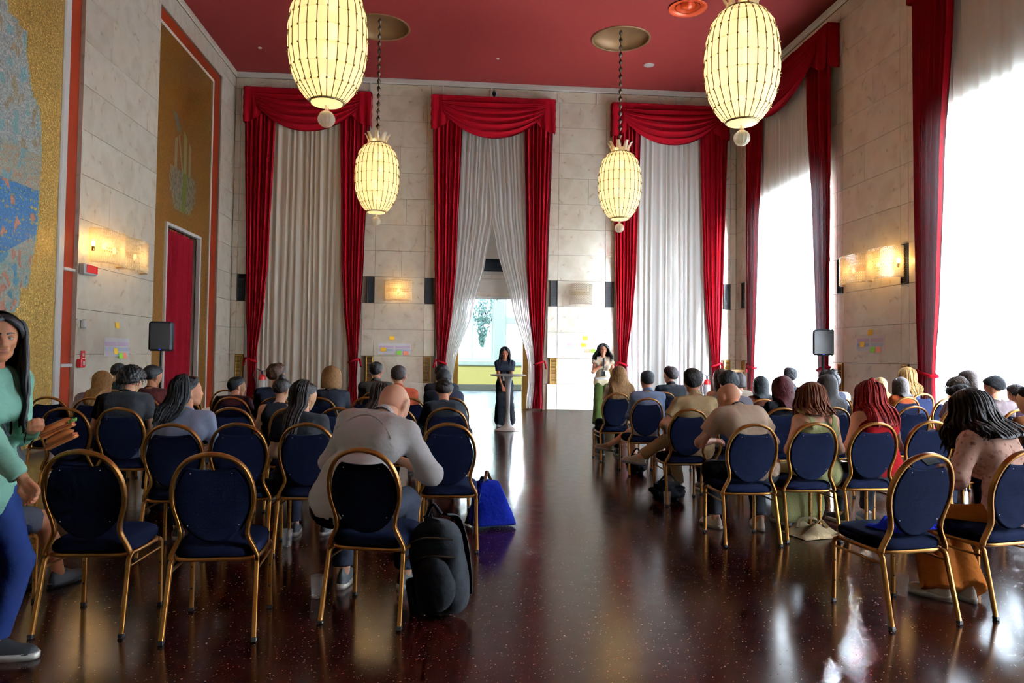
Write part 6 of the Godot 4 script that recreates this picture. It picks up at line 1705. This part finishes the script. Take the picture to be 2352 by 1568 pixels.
func textile_prints() -> void:
	# textile prints: flat pattern only
	var im := Image.create(512, 512, false, Image.FORMAT_RGB8); im.fill(Color(0.80, 0.63, 0.56))
	for k in 34:
		var c := Vector2(rng.randf() * 512, rng.randf() * 512); var a0 := rng.randf() * TAU; var sz := rng.randf_range(13, 22)
		var col := Color(0.30, 0.12, 0.09).lerp(Color(0.46, 0.24, 0.18), rng.randf())
		for y in range(-30, 31):
			for x in range(-30, 31):
				var d := Vector2(x, y); var r := d.length() / sz; var a := d.angle() + a0
				if r < 0.35 + 0.65 * absf(cos(a * 2.5)) * (1.0 if r > 0.2 else 0.0) and fmod(absf(a * 0.8 + r), 1.0) > 0.12:
					im.set_pixel(posmod(int(c.x) + x, 512), posmod(int(c.y) + y, 512), col)
	M["tex_flower"] = ImageTexture.create_from_image(im)
	im = Image.create(256, 256, false, Image.FORMAT_RGB8); im.fill(Color(0.72, 0.68, 0.64))
	for k in 40:
		var c := Vector2(rng.randf() * 256, rng.randf() * 256)
		for y in range(-9, 10):
			for x in range(-9, 10):
				if Vector2(x, y * 1.6).length() < 8.0: im.set_pixel(posmod(int(c.x) + x, 256), posmod(int(c.y) + y, 256), Color(0.30, 0.28, 0.28))
	M["tex_flower_grey"] = ImageTexture.create_from_image(im)
	im = Image.create(256, 256, false, Image.FORMAT_RGB8); im.fill(Color(0.62, 0.61, 0.42))
	for k in 260:
		var c := Vector2i(rng.randi_range(0, 250), rng.randi_range(0, 250))
		im.fill_rect(Rect2i(c.x, c.y, rng.randi_range(2, 5), rng.randi_range(2, 4)), [Color(0.40, 0.40, 0.22), Color(0.74, 0.72, 0.55), Color(0.50, 0.45, 0.25)][k % 3])
	M["tex_leaf"] = ImageTexture.create_from_image(im)
	im = Image.create(128, 128, false, Image.FORMAT_RGB8); im.fill(Color(0.10, 0.11, 0.16))
	for y in range(0, 128, 8):
		for x in range(0, 128, 8): im.fill_rect(Rect2i(x + (4 if (y / 8) % 2 else 0), y, 3, 3), Color(0.62, 0.62, 0.66))
	M["tex_dots"] = ImageTexture.create_from_image(im)
	im = Image.create(128, 128, false, Image.FORMAT_RGB8)
	for y in 128:
		for x in 128:
			var c := Color(0.62, 0.67, 0.72)
			if x % 16 < 5: c = c.darkened(0.35)
			if y % 16 < 5: c = c.darkened(0.35)
			im.set_pixel(x, y, c)
	M["tex_check"] = ImageTexture.create_from_image(im)

func people() -> void:
	textile_prints()
	add_job("head", head_bones(false), 0.0065, 110.0, 0.0, [[Vector3(-0.033, 0.006, -0.104), 0.019], [Vector3(0.033, 0.006, -0.104), 0.019]])
	add_job("head_fine", head_bones(true), 0.0034, 130.0, 0.0, [[Vector3(-0.030, 0.006, -0.099), 0.016], [Vector3(0.030, 0.006, -0.099), 0.016]])
	add_job("hand_relaxed", hand_bones(0.32), 0.0045, 220.0)
	add_job("hand_grip", hand_bones(0.85), 0.0045, 220.0)
	var list := []
	for row in people_list():
		var p: Dictionary = row[4]
		p.id = row[0]; p.head = row[1]; p.face = row[2]; p.label = row[5]
		if not p.get("male", true) and p.hair.style in ["long", "bob", "curly"]: p.lift = 0.014
		else: p.lift = 0.012 if p.hair.style != "bald" else 0.0
		var J := pose_of(p)
		p.J = J
		p.s = clampf(p.head.y / J.top.y, 0.86, 1.10)
		var turn := Basis(Vector3.UP, deg_to_rad(p.face))
		var off: Vector3 = turn * (J.top * p.s)
		p.root = Vector3(p.head.x - off.x, 0, p.head.z - off.z)
		var cid: String = sit_on.get(p.id, "")
		if cid:
			# seated: the hips keep their place on the chair; the head stays on its line of sight at the depth that this gives
			var ch: Array = seats[cid]
			var fw := Basis(Vector3.UP, ch[1]) * Vector3(0, 0, -1); var rt := Basis(Vector3.UP, ch[1]) * Vector3.RIGHT
			var eye := Vector3(0, 1.47, 0)
			var base: Vector3 = ch[0] + fw * p.get("fwd", 0.235)
			var lat := 0.0
			for it in 4:
				var z: float = (base + rt * lat + off).z
				var aim: Vector3 = eye + (p.head - eye) * (z / p.head.z)
				p.s = clampf(aim.y / J.top.y, 0.86, 1.08)
				off = turn * (J.top * p.s)
				lat = clampf(lat + (aim.x - (base + rt * lat + off).x) / rt.x, -0.2, 0.2)
			p.root = base + rt * lat; p.root.y = 0
			p.head = p.root + off
			if absf(lat) > 0.12: print(p.id, " sits ", snappedf(lat, 0.01), " off the middle of ", cid, " s ", snappedf(p.s, 0.01))
			elif p.s <= 0.861 or p.s >= 1.079: print(p.id, " scale ", p.s)
		var dist: float = -p.head.z
		var cell := 0.0135 if dist < 5.0 else (0.015 if dist < 7.8 else 0.019)
		var sig := "%s %s" % [p.get("male", true), str([p.get("lean", -6.0), p.get("curl", 7.0), p.get("side", 0.0), p.get("twist", 0.0), p.get("neck", 8.0), p.get("neck_side", 0.0), p.get("girth", 1.0), p.get("arms", 0), p.get("poles", 0), p.get("legs", 0), p.get("knee_poles", 0), p.get("stand", false), cell])]
		p.job_b = add_job("b" + sig, body_bones(p, J), cell)
		p.job_t = add_job("t" + sig + str([p.get("top", "tee"), p.get("loose", 0.012), p.get("hem", 0.0), p.id if dist < 7.8 else ""]), top_bones(p, J), cell * (0.85 if dist < 6.0 else 1.0), 60.0, 0.011 if dist < 7.8 else 0.007)
		p.job_o = add_job("o" + sig + str(p.get("bottom", "trousers")), bottom_bones(p, J), cell, 60.0, 0.008)
		list.append(p)
	var gt := WorkerThreadPool.add_group_task(run_job, job_list.size())
	WorkerThreadPool.wait_for_group_task_completion(gt)
	measure_skull(jobs.head.out)
	for k in ["head", "head_fine", "hand_relaxed", "hand_grip"]: shapes[k] = jobs[k].out
	for p in list:
		p.body = p.job_b.out; p.top_geo = p.job_t.out; p.bottom_geo = p.job_o.out
		var tx = M["tex_" + p.top_tex] if p.has("top_tex") else null
		p.top_mat = cloth_mat("cloth" + p.get("top_tex", "") + p.top_c.to_html(), Color(1, 1, 1) if tx else p.top_c, tx, 3.0 if p.get("top_tex", "") == "flower" else 5.0)
		var bx = M["tex_" + p.bottom_tex] if p.has("bottom_tex") else null
		var bc: Color = p.get("bottom_c", Color(0.05, 0.055, 0.08))
		p.bottom_mat = cloth_mat("cloth" + p.get("bottom_tex", "") + (p.top_c if bx else bc).to_html(), Color(1, 1, 1) if bx else bc, bx, 5.0)
		var t := person(p)
		extras(p, t)

# depth of the face of the fine head at a place seen from the front
func front(x: float, y: float) -> float:
	var z := 0.0
	for v in shapes.head_fine.v:
		if absf(absf(v.x) - absf(x)) < 0.005 and absf(v.y - y) < 0.005: z = minf(z, v.z)
	return z

# what single people wear or hold
func extras(p: Dictionary, t: Node3D) -> void:
	var J: Dictionary = p.J
	var at := func(v: Vector3) -> Vector3: return t.transform * v
	if p.get("fine", false):
		var white := mat("eye_white", Color(0.85, 0.83, 0.80), 0.25); var iris := mat("iris", Color(0.07, 0.04, 0.03), 0.2)
		var brow := mat("brow", Color(0.05, 0.035, 0.03), 0.8); var lip := mat("lip", Color(0.48, 0.22, 0.19), 0.5)
		for s in [-1.0, 1.0]:
			var e: Vector3 = J.H + J.Hb * (Vector3(s * 0.0300, 0.005, -0.0800) * 0.95)
			var o := part(t, "eye", Geo.new().ball(Vector3.ZERO, Vector3(0.0145, 0.0115, 0.012), 16, 10).mesh(), white, e)
			o.basis = J.Hb
			part(o, "iris", Geo.new().ball(Vector3(0.001, 0, -0.0095), Vector3(0.0058, 0.0058, 0.004), 12, 8).mesh(), iris)
			part(o, "eyelid", Geo.new().surf(12, 5, func(i, j):
				var a := lerpf(-1.2, 1.2, i / 12.0); var q := lerpf(0.25, 1.3, j / 5.0)
				return Vector3(sin(a) * 0.0165, sin(q) * 0.0135 * cos(a * 0.6), -cos(a) * cos(q * 0.8) * 0.0145)).mesh(), skin_mat(p.skin))
			var path := []
			for k in 8:
				var u := k / 7.0
				var x := lerpf(0.012, 0.048, u); var y := 0.026 + 0.006 * sin(u * 2.6)
				path.append(J.H + J.Hb * (Vector3(s * x, y, front(x, y) - 0.0005) * 0.95))
			var lash := []
			for k in 9:
				var u := k / 8.0
				lash.append(e + J.Hb * Vector3(s * lerpf(-0.0155, 0.0165, u), 0.0035 + 0.0045 * sin(u * PI), -0.0125 + 0.006 * pow(u * 2.0 - 1.0, 2.0)))
			part(t, "eyelashes", Geo.new().tube(lash, func(u): return 0.0014, 5).mesh(), brow)
			part(t, "eyebrow", Geo.new().tube(path, func(u): return 0.0032 * (1.0 - 0.6 * u), 6, false, 1.0, 1.5).mesh(), brow)
		for q in [[-0.0565, 0.0042, 0.024, 0.0015], [-0.0650, 0.0055, 0.022, -0.002]]:
			var path := []
			for k in 9:
				var u := k / 4.0 - 1.0
				var x: float = u * q[2]; var y: float = q[0] + q[3] * (1.0 - u * u)
				path.append(J.H + J.Hb * (Vector3(x, y, front(x, y) + 0.0015) * 0.95))
			part(t, "lip", Geo.new().tube(path, func(u): return q[1] * sin(clampf(u, 0.10, 0.90) * PI), 8, false, 0.6, 1.0).mesh(), lip)
	match p.id:
		"L5":
			var g := Geo.new()
			for s in [-1.0, 1.0]:
				var loop := []
				for k in 20: loop.append(Vector3(s * 0.036 + cos(TAU * k / 20) * 0.030, 0.112 + sin(TAU * k / 20) * 0.010, -0.040 + sin(TAU * k / 20) * 0.026))
				g.tube(loop, func(_u): return 0.003, 6, true)
				g.tube([Vector3(s * 0.066, 0.112, -0.040), Vector3(s * 0.086, 0.07, 0.0), Vector3(s * 0.087, 0.02, 0.03)], func(_u): return 0.0028, 6)
				g.ball(Vector3(s * 0.036, 0.113, -0.040), Vector3(0.028, 0.010, 0.022), 14, 6)
			var o := part(self, "sunglasses", g.mesh(), mat("sunglass", Color(0.25, 0.16, 0.10), 0.12))
			o.transform = t.transform * Transform3D(J.Hb, J.H)
			tag(o, "brown sunglasses pushed up on the hair of the woman in the lavender jacket", "sunglasses")
			var seam := []
			for k in 12: seam.append(J.W + J.up * 0.03 + J.right * lerpf(-0.15, 0.15, k / 11.0) + J.back * (0.118 - 0.04 * pow(k / 5.5 - 1.0, 2.0)))
			part(t, "jacket_seam", Geo.new().tube(seam, func(_u): return 0.004, 6).mesh(), p.top_mat)
		"L8":
			part(t, "eyeglass_temple", Geo.new().tube([J.H + J.Hb * Vector3(0.086, 0.018, -0.06), J.H + J.Hb * Vector3(0.090, 0.016, 0.0), J.H + J.Hb * Vector3(0.088, 0.004, 0.03)], func(_u): return 0.0025, 6).mesh(), M.black)
		"L9":
			var loop := []
			for k in 24: loop.append(J.H + J.Hb * (Vector3(0.084, -0.058, 0.012) + Vector3(0.004, sin(TAU * k / 24) * 0.022, cos(TAU * k / 24) * 0.022)))
			part(t, "hoop_earring", Geo.new().tube(loop, func(_u): return 0.0028, 6, true).mesh(), M.gold_trim)
		"L14":
			var yoke := []
			for k in 15:
				var u := k / 7.0 - 1.0
				yoke.append(J.C + J.up * (0.075 - 0.10 * u * u) + J.right * u * 0.175 + J.back * (0.138 - 0.045 * u * u))
			part(t, "yoke_seam", Geo.new().tube(yoke, func(_u): return 0.0045, 6).mesh(), p.top_mat)
		"R12":
			for s in [-1.0, 1.0]:
				var sh: Vector3 = J.N + J.right * s * 0.115 * 1.0 - J.up * 0.0
				var path := spline([J.C + J.right * s * 0.085 + J.back * 0.116 - J.up * 0.005, J.C + J.right * s * 0.108 + J.back * 0.125 + J.up * 0.08, J.N + J.right * s * 0.122 + J.back * 0.062 - J.up * 0.012, J.N + J.right * s * 0.124 + J.back * 0.005 + J.up * 0.022, J.C + J.right * s * 0.105 - J.back * 0.115 + J.up * 0.06], 6)
				part(t, "strap", Geo.new().tube(path, func(_u): return 0.022, 8, false, 1.0, 0.22, 0.0, J.back).mesh(), p.top_mat)
				var bow := Geo.new()
				for b in [-1.0, 1.0]:
					bow.surf(12, 8, func(i, j):
						var a: float = TAU * (i % 12) / 12; var q: float = j / 8.0
						var w := 0.004 + 0.024 * sin(minf(1.0, q * 1.15) * PI * 0.8)
						return J.N + J.right * s * 0.124 + J.up * (0.032 + 0.045 * q * (0.9 if b > 0 else 0.35) + cos(a) * w * 0.7) + J.right * b * q * 0.045 + J.back * (sin(a) * w * 0.5), true)
				part(t, "bow", bow.mesh(), p.top_mat)
		"R15":
			var g := Geo.new()
			for s in [-1.0, 1.0]:
				for k in 4:
					g.tube(spline([Vector3(s * 0.006, 0.11, 0.105), Vector3(s * (0.018 + 0.004 * k), 0.105 - 0.014 * k, 0.125), Vector3(s * 0.006, 0.09 - 0.012 * k, 0.122)], 4), func(_u): return 0.004, 6)
			var o := part(self, "hair_clip", g.mesh(), M.black)
			o.transform = t.transform * Transform3D(J.Hb, J.H)
			tag(o, "black claw clip in the long bright red hair", "hair clip")
		"R24":
			var o := part(self, "smartphone", cbox(Vector3.ZERO, Vector3(0.155, 0.078, 0.009), 0.003), M.black)
			o.position = at.call(J.A0 + Vector3(-0.02, 0.045, -0.10)); o.rotation = Vector3(-0.9, deg_to_rad(p.face), 0.1)
			tag(o, "phone held up in the hand of the woman in the floral blouse", "phone")
		"L0":
			var bread := mat("bread", Color(0.66, 0.36, 0.14), 0.7); var fill := mat("filling", Color(0.55, 0.25, 0.12), 0.6); var leafm := mat("lettuce", Color(0.35, 0.55, 0.20), 0.6)
			for k in 2:
				var f := thing("sandwich", ["upper stick-shaped sandwich with a green leaf in the standing woman's hand", "lower stick-shaped sandwich in the standing woman's hand"][k], "food", at.call(J.A0 + Vector3(-0.02 + 0.0 * k, 0.015 - 0.055 * k, -0.12 - 0.02 * k)), deg_to_rad(-82.0 - 12.0 * k), "sandwich pieces in the hand")
				f.rotation.x = 0.45
				var L := 0.075
				part(f, "bread", Geo.new().surf(14, 8, func(i, j):
					var a: float = TAU * (i % 14) / 14; var q: float = lerpf(-1, 1, j / 8.0)
					var w := sqrt(maxf(0.0, 1.0 - pow(absf(q), 4.0)))
					return Vector3(cos(a) * 0.024 * w, sin(a) * 0.019 * w + 0.008, q * L), true).mesh(), bread)
				part(f, "filling", Geo.new().box(Vector3(0, -0.008, 0), Vector3(0.042, 0.010, 2 * L), 0.004).mesh(), fill)
				part(f, "bread_base", Geo.new().box(Vector3(0, -0.020, 0), Vector3(0.044, 0.016, 2 * L), 0.006).mesh(), bread)
				if k == 0: part(f, "lettuce", Geo.new().surf(10, 8, func(i, j): return Vector3((i / 10.0 - 0.5) * 0.05, 0.006 * sin(i * 2.0) + 0.005 * cos(j * 2.2) - 0.002, -L - 0.012 + 0.03 * j / 8.0)).mesh(), leafm)
		"F1":
			part(t, "badge", cbox(J.C - J.back * 0.175 - J.up * 0.20 + Vector3(0, 0, 0), Vector3(0.09, 0.13, 0.004), 0.002), M.paper)
			var loop := []
			for k in 24:
				var a := TAU * k / 24; var fr := maxf(0.0, -cos(a))
				loop.append(J.N + J.up * (0.028 - 0.06 * fr) + J.right * sin(a) * 0.06 + J.back * (cos(a) * 0.06 - 0.03 * fr))
			part(t, "necklace", Geo.new().tube(loop, func(_u): return 0.004, 6, true).mesh(), M.chrome)
		"F2":
			var w: Vector3 = J.A1 + Vector3(-0.02, 0.03, -0.075)
			var m := thing("microphone", "black handheld microphone held to the presenter's chest", "microphone", at.call(w), deg_to_rad(p.face))
			m.rotation.x = -0.35
			part(m, "handle", Geo.new().lathe([Vector2(0.001, -0.10), Vector2(0.013, -0.10), Vector2(0.018, 0.05), Vector2(0.022, 0.07), Vector2(0.001, 0.07)], 14).mesh(), M.black)
			part(m, "grille", Geo.new().ball(Vector3(0, 0.095, 0), Vector3(0.028, 0.032, 0.028), 14, 10).mesh(), M.vent_black)
			part(t, "badge", cbox(J.C - J.back * 0.17 - J.up * 0.17, Vector3(0.08, 0.11, 0.004), 0.002), M.black)
			part(t, "belt", Geo.new().surf(24, 2, func(i, j):
				var a: float = TAU * (i % 24) / 24
				return J.P + Vector3(cos(a) * 0.20, 0.095 - 0.02 * j, sin(a) * 0.142), true).mesh(), M.paper)

# ------------------------------------------------------------------ things on the floor and the seats
func drinking_glass(at: Vector3, label: String) -> void:
	tag(part(self, "drinking_glass", Geo.new().lathe([Vector2(0.001, 0.002), Vector2(0.030, 0.002), Vector2(0.033, 0.012), Vector2(0.039, 0.13), Vector2(0.037, 0.13), Vector2(0.031, 0.016), Vector2(0.001, 0.014)], 24).mesh(), M.clear_glass, at), label, "glass", "drinking glasses on the floor")

func crumple(t: Node3D, n: String, m: Material, size: Vector3, seed_: int, c := Vector3.ZERO, amp := 0.35) -> void:
	var f := FastNoiseLite.new(); f.seed = seed_; f.frequency = 1.0
	part(t, n, Geo.new().surf(36, 22, func(i, j):
		var a: float = TAU * (i % 36) / 36; var q: float = PI * j / 22
		var d := Vector3(cos(a) * sin(q), cos(q), sin(a) * sin(q))
		var r := 1.0 + amp * f.get_noise_3d(d.x * 1.8, d.y * 1.8, d.z * 1.8) * 1.6 + amp * 0.5 * absf(f.get_noise_3d(d.x * 5.0, d.y * 5.0, d.z * 5.0))
		var v := d * size * r
		v.y = maxf(v.y, -size.y * 0.9)
		return c + v, true).mesh(), m)

func floor_things() -> void:
	# bar table
	var t := thing("bar_table", "white round pedestal bar table in front of the woman in black", "table", Vector3(1.14, 0, -13.97))
	part(t, "tabletop", Geo.new().lathe([Vector2(0.001, 1.08), Vector2(0.34, 1.08), Vector2(0.355, 1.07), Vector2(0.35, 1.06), Vector2(0.30, 1.045), Vector2(0.001, 1.04)], 48).mesh(), M.white_plastic)
	part(t, "stem", Geo.new().lathe([Vector2(0.09, 1.05), Vector2(0.075, 1.0), Vector2(0.055, 0.88), Vector2(0.042, 0.7), Vector2(0.036, 0.5), Vector2(0.036, 0.35), Vector2(0.045, 0.2), Vector2(0.07, 0.11), Vector2(0.11, 0.065)], 32).mesh(), M.white_plastic)
	part(t, "base", Geo.new().lathe([Vector2(0.10, 0.07), Vector2(0.16, 0.04), Vector2(0.24, 0.018), Vector2(0.245, 0.0), Vector2(0.001, 0.0)], 40).mesh(), M.white_plastic)
	# black backpack against the near chair
	var bc := cloth_mat("black_nylon", Color(0.022, 0.022, 0.025))
	t = thing("backpack", "black backpack leaning on the floor beside the bald man's chair", "backpack", Vector3(0.0, 0, -4.12), -0.35)
	t.rotation.z = 0.16
	part(t, "body", Geo.new().surf(40, 24, func(i, j):
		var a: float = TAU * (i % 40) / 40; var q: float = j / 24.0
		var y := 0.01 + 0.56 * q
		var w := 0.155 * pow(maxf(0.0, 1.0 - pow(absf(q * 2.0 - 0.9), 5.0) * 0.95), 0.6) if q < 1.0 else 0.0
		if j == 0: w = 0.0
		var c := signf(cos(a)) * pow(absf(cos(a)), 0.6); var s := signf(sin(a)) * pow(absf(sin(a)), 0.7)
		return Vector3(c * w, y, s * w * 0.72 * (1.1 - 0.4 * q) + 0.01 * sin(q * 14.0 + a * 2.0)), true, true).mesh(), bc)
	part(t, "front_pocket", Geo.new().surf(24, 14, func(i, j):
		var a: float = TAU * (i % 24) / 24; var q: float = PI * j / 14
		return Vector3(cos(a) * sin(q) * 0.12, 0.20 + cos(q) * 0.15, 0.09 + sin(a) * sin(q) * 0.06), true).mesh(), bc)
	for s in [-1.0, 1.0]:
		part(t, "strap", Geo.new().tube(spline([Vector3(s * 0.05, 0.55, -0.05), Vector3(s * 0.09, 0.50, -0.15), Vector3(s * 0.11, 0.3, -0.17), Vector3(s * 0.12, 0.08, -0.10)], 6), func(_u): return 0.028, 8, false, 1.0, 0.25).mesh(), bc)
	part(t, "handle", Geo.new().tube(spline([Vector3(-0.045, 0.555, -0.03), Vector3(0, 0.615, -0.03), Vector3(0.045, 0.555, -0.03)], 6), func(_u): return 0.010, 8).mesh(), bc)
	for q in [0.36, 0.46]: part(t, "zip", Geo.new().tube(spline([Vector3(-0.13, q - 0.03, 0.07), Vector3(0, q, 0.115), Vector3(0.13, q - 0.03, 0.07)], 6), func(_u): return 0.005, 6).mesh(), M.dark_bronze)
	part(t, "bottle_pocket", Geo.new().lathe([Vector2(0.04, 0.02), Vector2(0.045, 0.2), Vector2(0.043, 0.22)], 16, Vector3(-0.16, 0, 0.02)).mesh(), bc)
	# blue and black bag at the aisle
	var bl := cloth_mat("blue_nylon", Color(0.05, 0.09, 0.36))
	t = thing("shoulder_bag", "blue and black bag on the floor at the aisle end of the left block", "bag", Vector3(0.33, 0, -6.2), 0.2)
	part(t, "body", Geo.new().surf(32, 20, func(i, j):
		var a: float = TAU * (i % 32) / 32; var q: float = j / 20.0
		var w := lerpf(0.20, 0.09, pow(q, 1.4)) * (0.0 if j == 0 or j == 20 else 1.0)
		var c := signf(cos(a)) * pow(absf(cos(a)), 0.55); var s := signf(sin(a)) * pow(absf(sin(a)), 0.7)
		return Vector3(c * w + 0.06 * (1.0 - q), 0.005 + 0.40 * q, s * w * 0.6 + 0.012 * sin(q * 9.0 + 3.0 * a)), true, true).mesh(), bl)
	part(t, "side_panel", Geo.new().surf(16, 16, func(i, j):
		var u: float = i / 16.0 - 0.5; var q: float = j / 16.0
		return Vector3(-0.16 + 0.12 * q + 0.04 * cos(u * 3.0), 0.01 + 0.41 * q, u * 0.24 * (1.1 - 0.6 * q))).mesh(), bc)
	part(t, "strap", Geo.new().tube(spline([Vector3(-0.02, 0.38, 0.03), Vector3(0.0, 0.47, 0.0), Vector3(0.03, 0.42, -0.02), Vector3(0.10, 0.25, 0.07)], 6), func(_u): return 0.016, 8, false, 1.0, 0.3).mesh(), mat("leather", Color(0.36, 0.20, 0.10), 0.6))
	# cloth on the near right chair
	t = thing("blue_cloth_bag", "royal blue folded cloth bag on the seat of the nearest right chair", "bag", Vector3(2.66, 0.483, -4.06), 0.4)
	var rb := cloth_mat("royal_blue", Color(0.05, 0.11, 0.48))
	part(t, "cloth", Geo.new().surf(40, 24, func(i, j):
		var u: float = i / 40.0 - 0.5; var q: float = j / 24.0 - 0.5
		var edge := (1.0 - pow(absf(u * 2.0), 4.0)) * (1.0 - pow(absf(q * 2.0), 4.0))
		return Vector3(u * 0.34, 0.004 + edge * (0.035 + 0.02 * sin(u * 16.0 + q * 8.0) + 0.012 * sin(q * 31.0 + u * 9.0)), q * 0.22 + 0.03 * u), false, true).mesh(), rb)
	crumple(t, "bunched_end", rb, Vector3(0.07, 0.035, 0.06), 5, Vector3(0.13, 0.035, 0.04), 0.5)
	# cream tote
	t = thing("tote_bag", "cream canvas tote bag lying under the chair of the green-dressed woman", "bag", Vector3(3.05, 0, -5.85), 0.25)
	var ct := cloth_mat("canvas", Color(0.74, 0.66, 0.52))
	part(t, "body", Geo.new().surf(40, 20, func(i, j):
		var u: float = i / 40.0 - 0.5; var q: float = j / 20.0 - 0.5
		var edge := (1.0 - pow(absf(u * 2.0), 6.0)) * (1.0 - pow(absf(q * 2.0), 6.0))
		return Vector3(u * 0.44, 0.004 + edge * (0.05 + 0.03 * sin(u * 9.0 + 2.0) + 0.02 * sin(q * 12.0 + u * 5.0)), q * 0.34), false, true).mesh(), ct)
	for s in [-1.0, 1.0]:
		part(t, "handle", Geo.new().tube(spline([Vector3(-0.12, 0.05, s * 0.05), Vector3(-0.05, 0.11, s * 0.09), Vector3(0.05, 0.12, s * 0.03), Vector3(0.10, 0.06, s * 0.06)], 6), func(_u): return 0.016, 8, false, 1.0, 0.25).mesh(), ct)
	for q in [[Vector3(2.25, 0, -7.3), 0.17, 0.10, "soft black bag under the chair of the man in the beige polo"], [Vector3(2.36, 0, -8.95), 0.12, 0.12, "soft black bag under the chair of the man in the light blue shirt"], [Vector3(-2.55, 0, -6.95), 0.2, 0.2, "dark bag under the seat of the bushy-haired man in black"]]:
		t = thing("black_bag", q[3], "bag", q[0])
		crumple(t, "body", bc, Vector3(q[1], q[2], 0.12), 9, Vector3(0, q[2] * 0.9, 0), 0.25)
		part(t, "strap", Geo.new().tube(spline([Vector3(-q[1] * 0.7, q[2] * 1.5, 0), Vector3(0, q[2] * 2.6, 0.02), Vector3(q[1] * 0.7, q[2] * 1.5, 0.0)], 6), func(_u): return 0.010, 6).mesh(), bc)
	drinking_glass(Vector3(-1.20, 0, -5.62), "empty drinking glass on the floor under the second row, left of a chair leg")
	drinking_glass(Vector3(-0.77, 0, -4.46), "empty drinking glass on the floor left of the bald man's chair")
	drinking_glass(Vector3(2.83, 0, -4.32), "empty drinking glass beneath the chair with the blue cloth")
	drinking_glass(Vector3(2.17, 0, -7.05), "empty drinking glass by the legs of the beige polo man's chair")
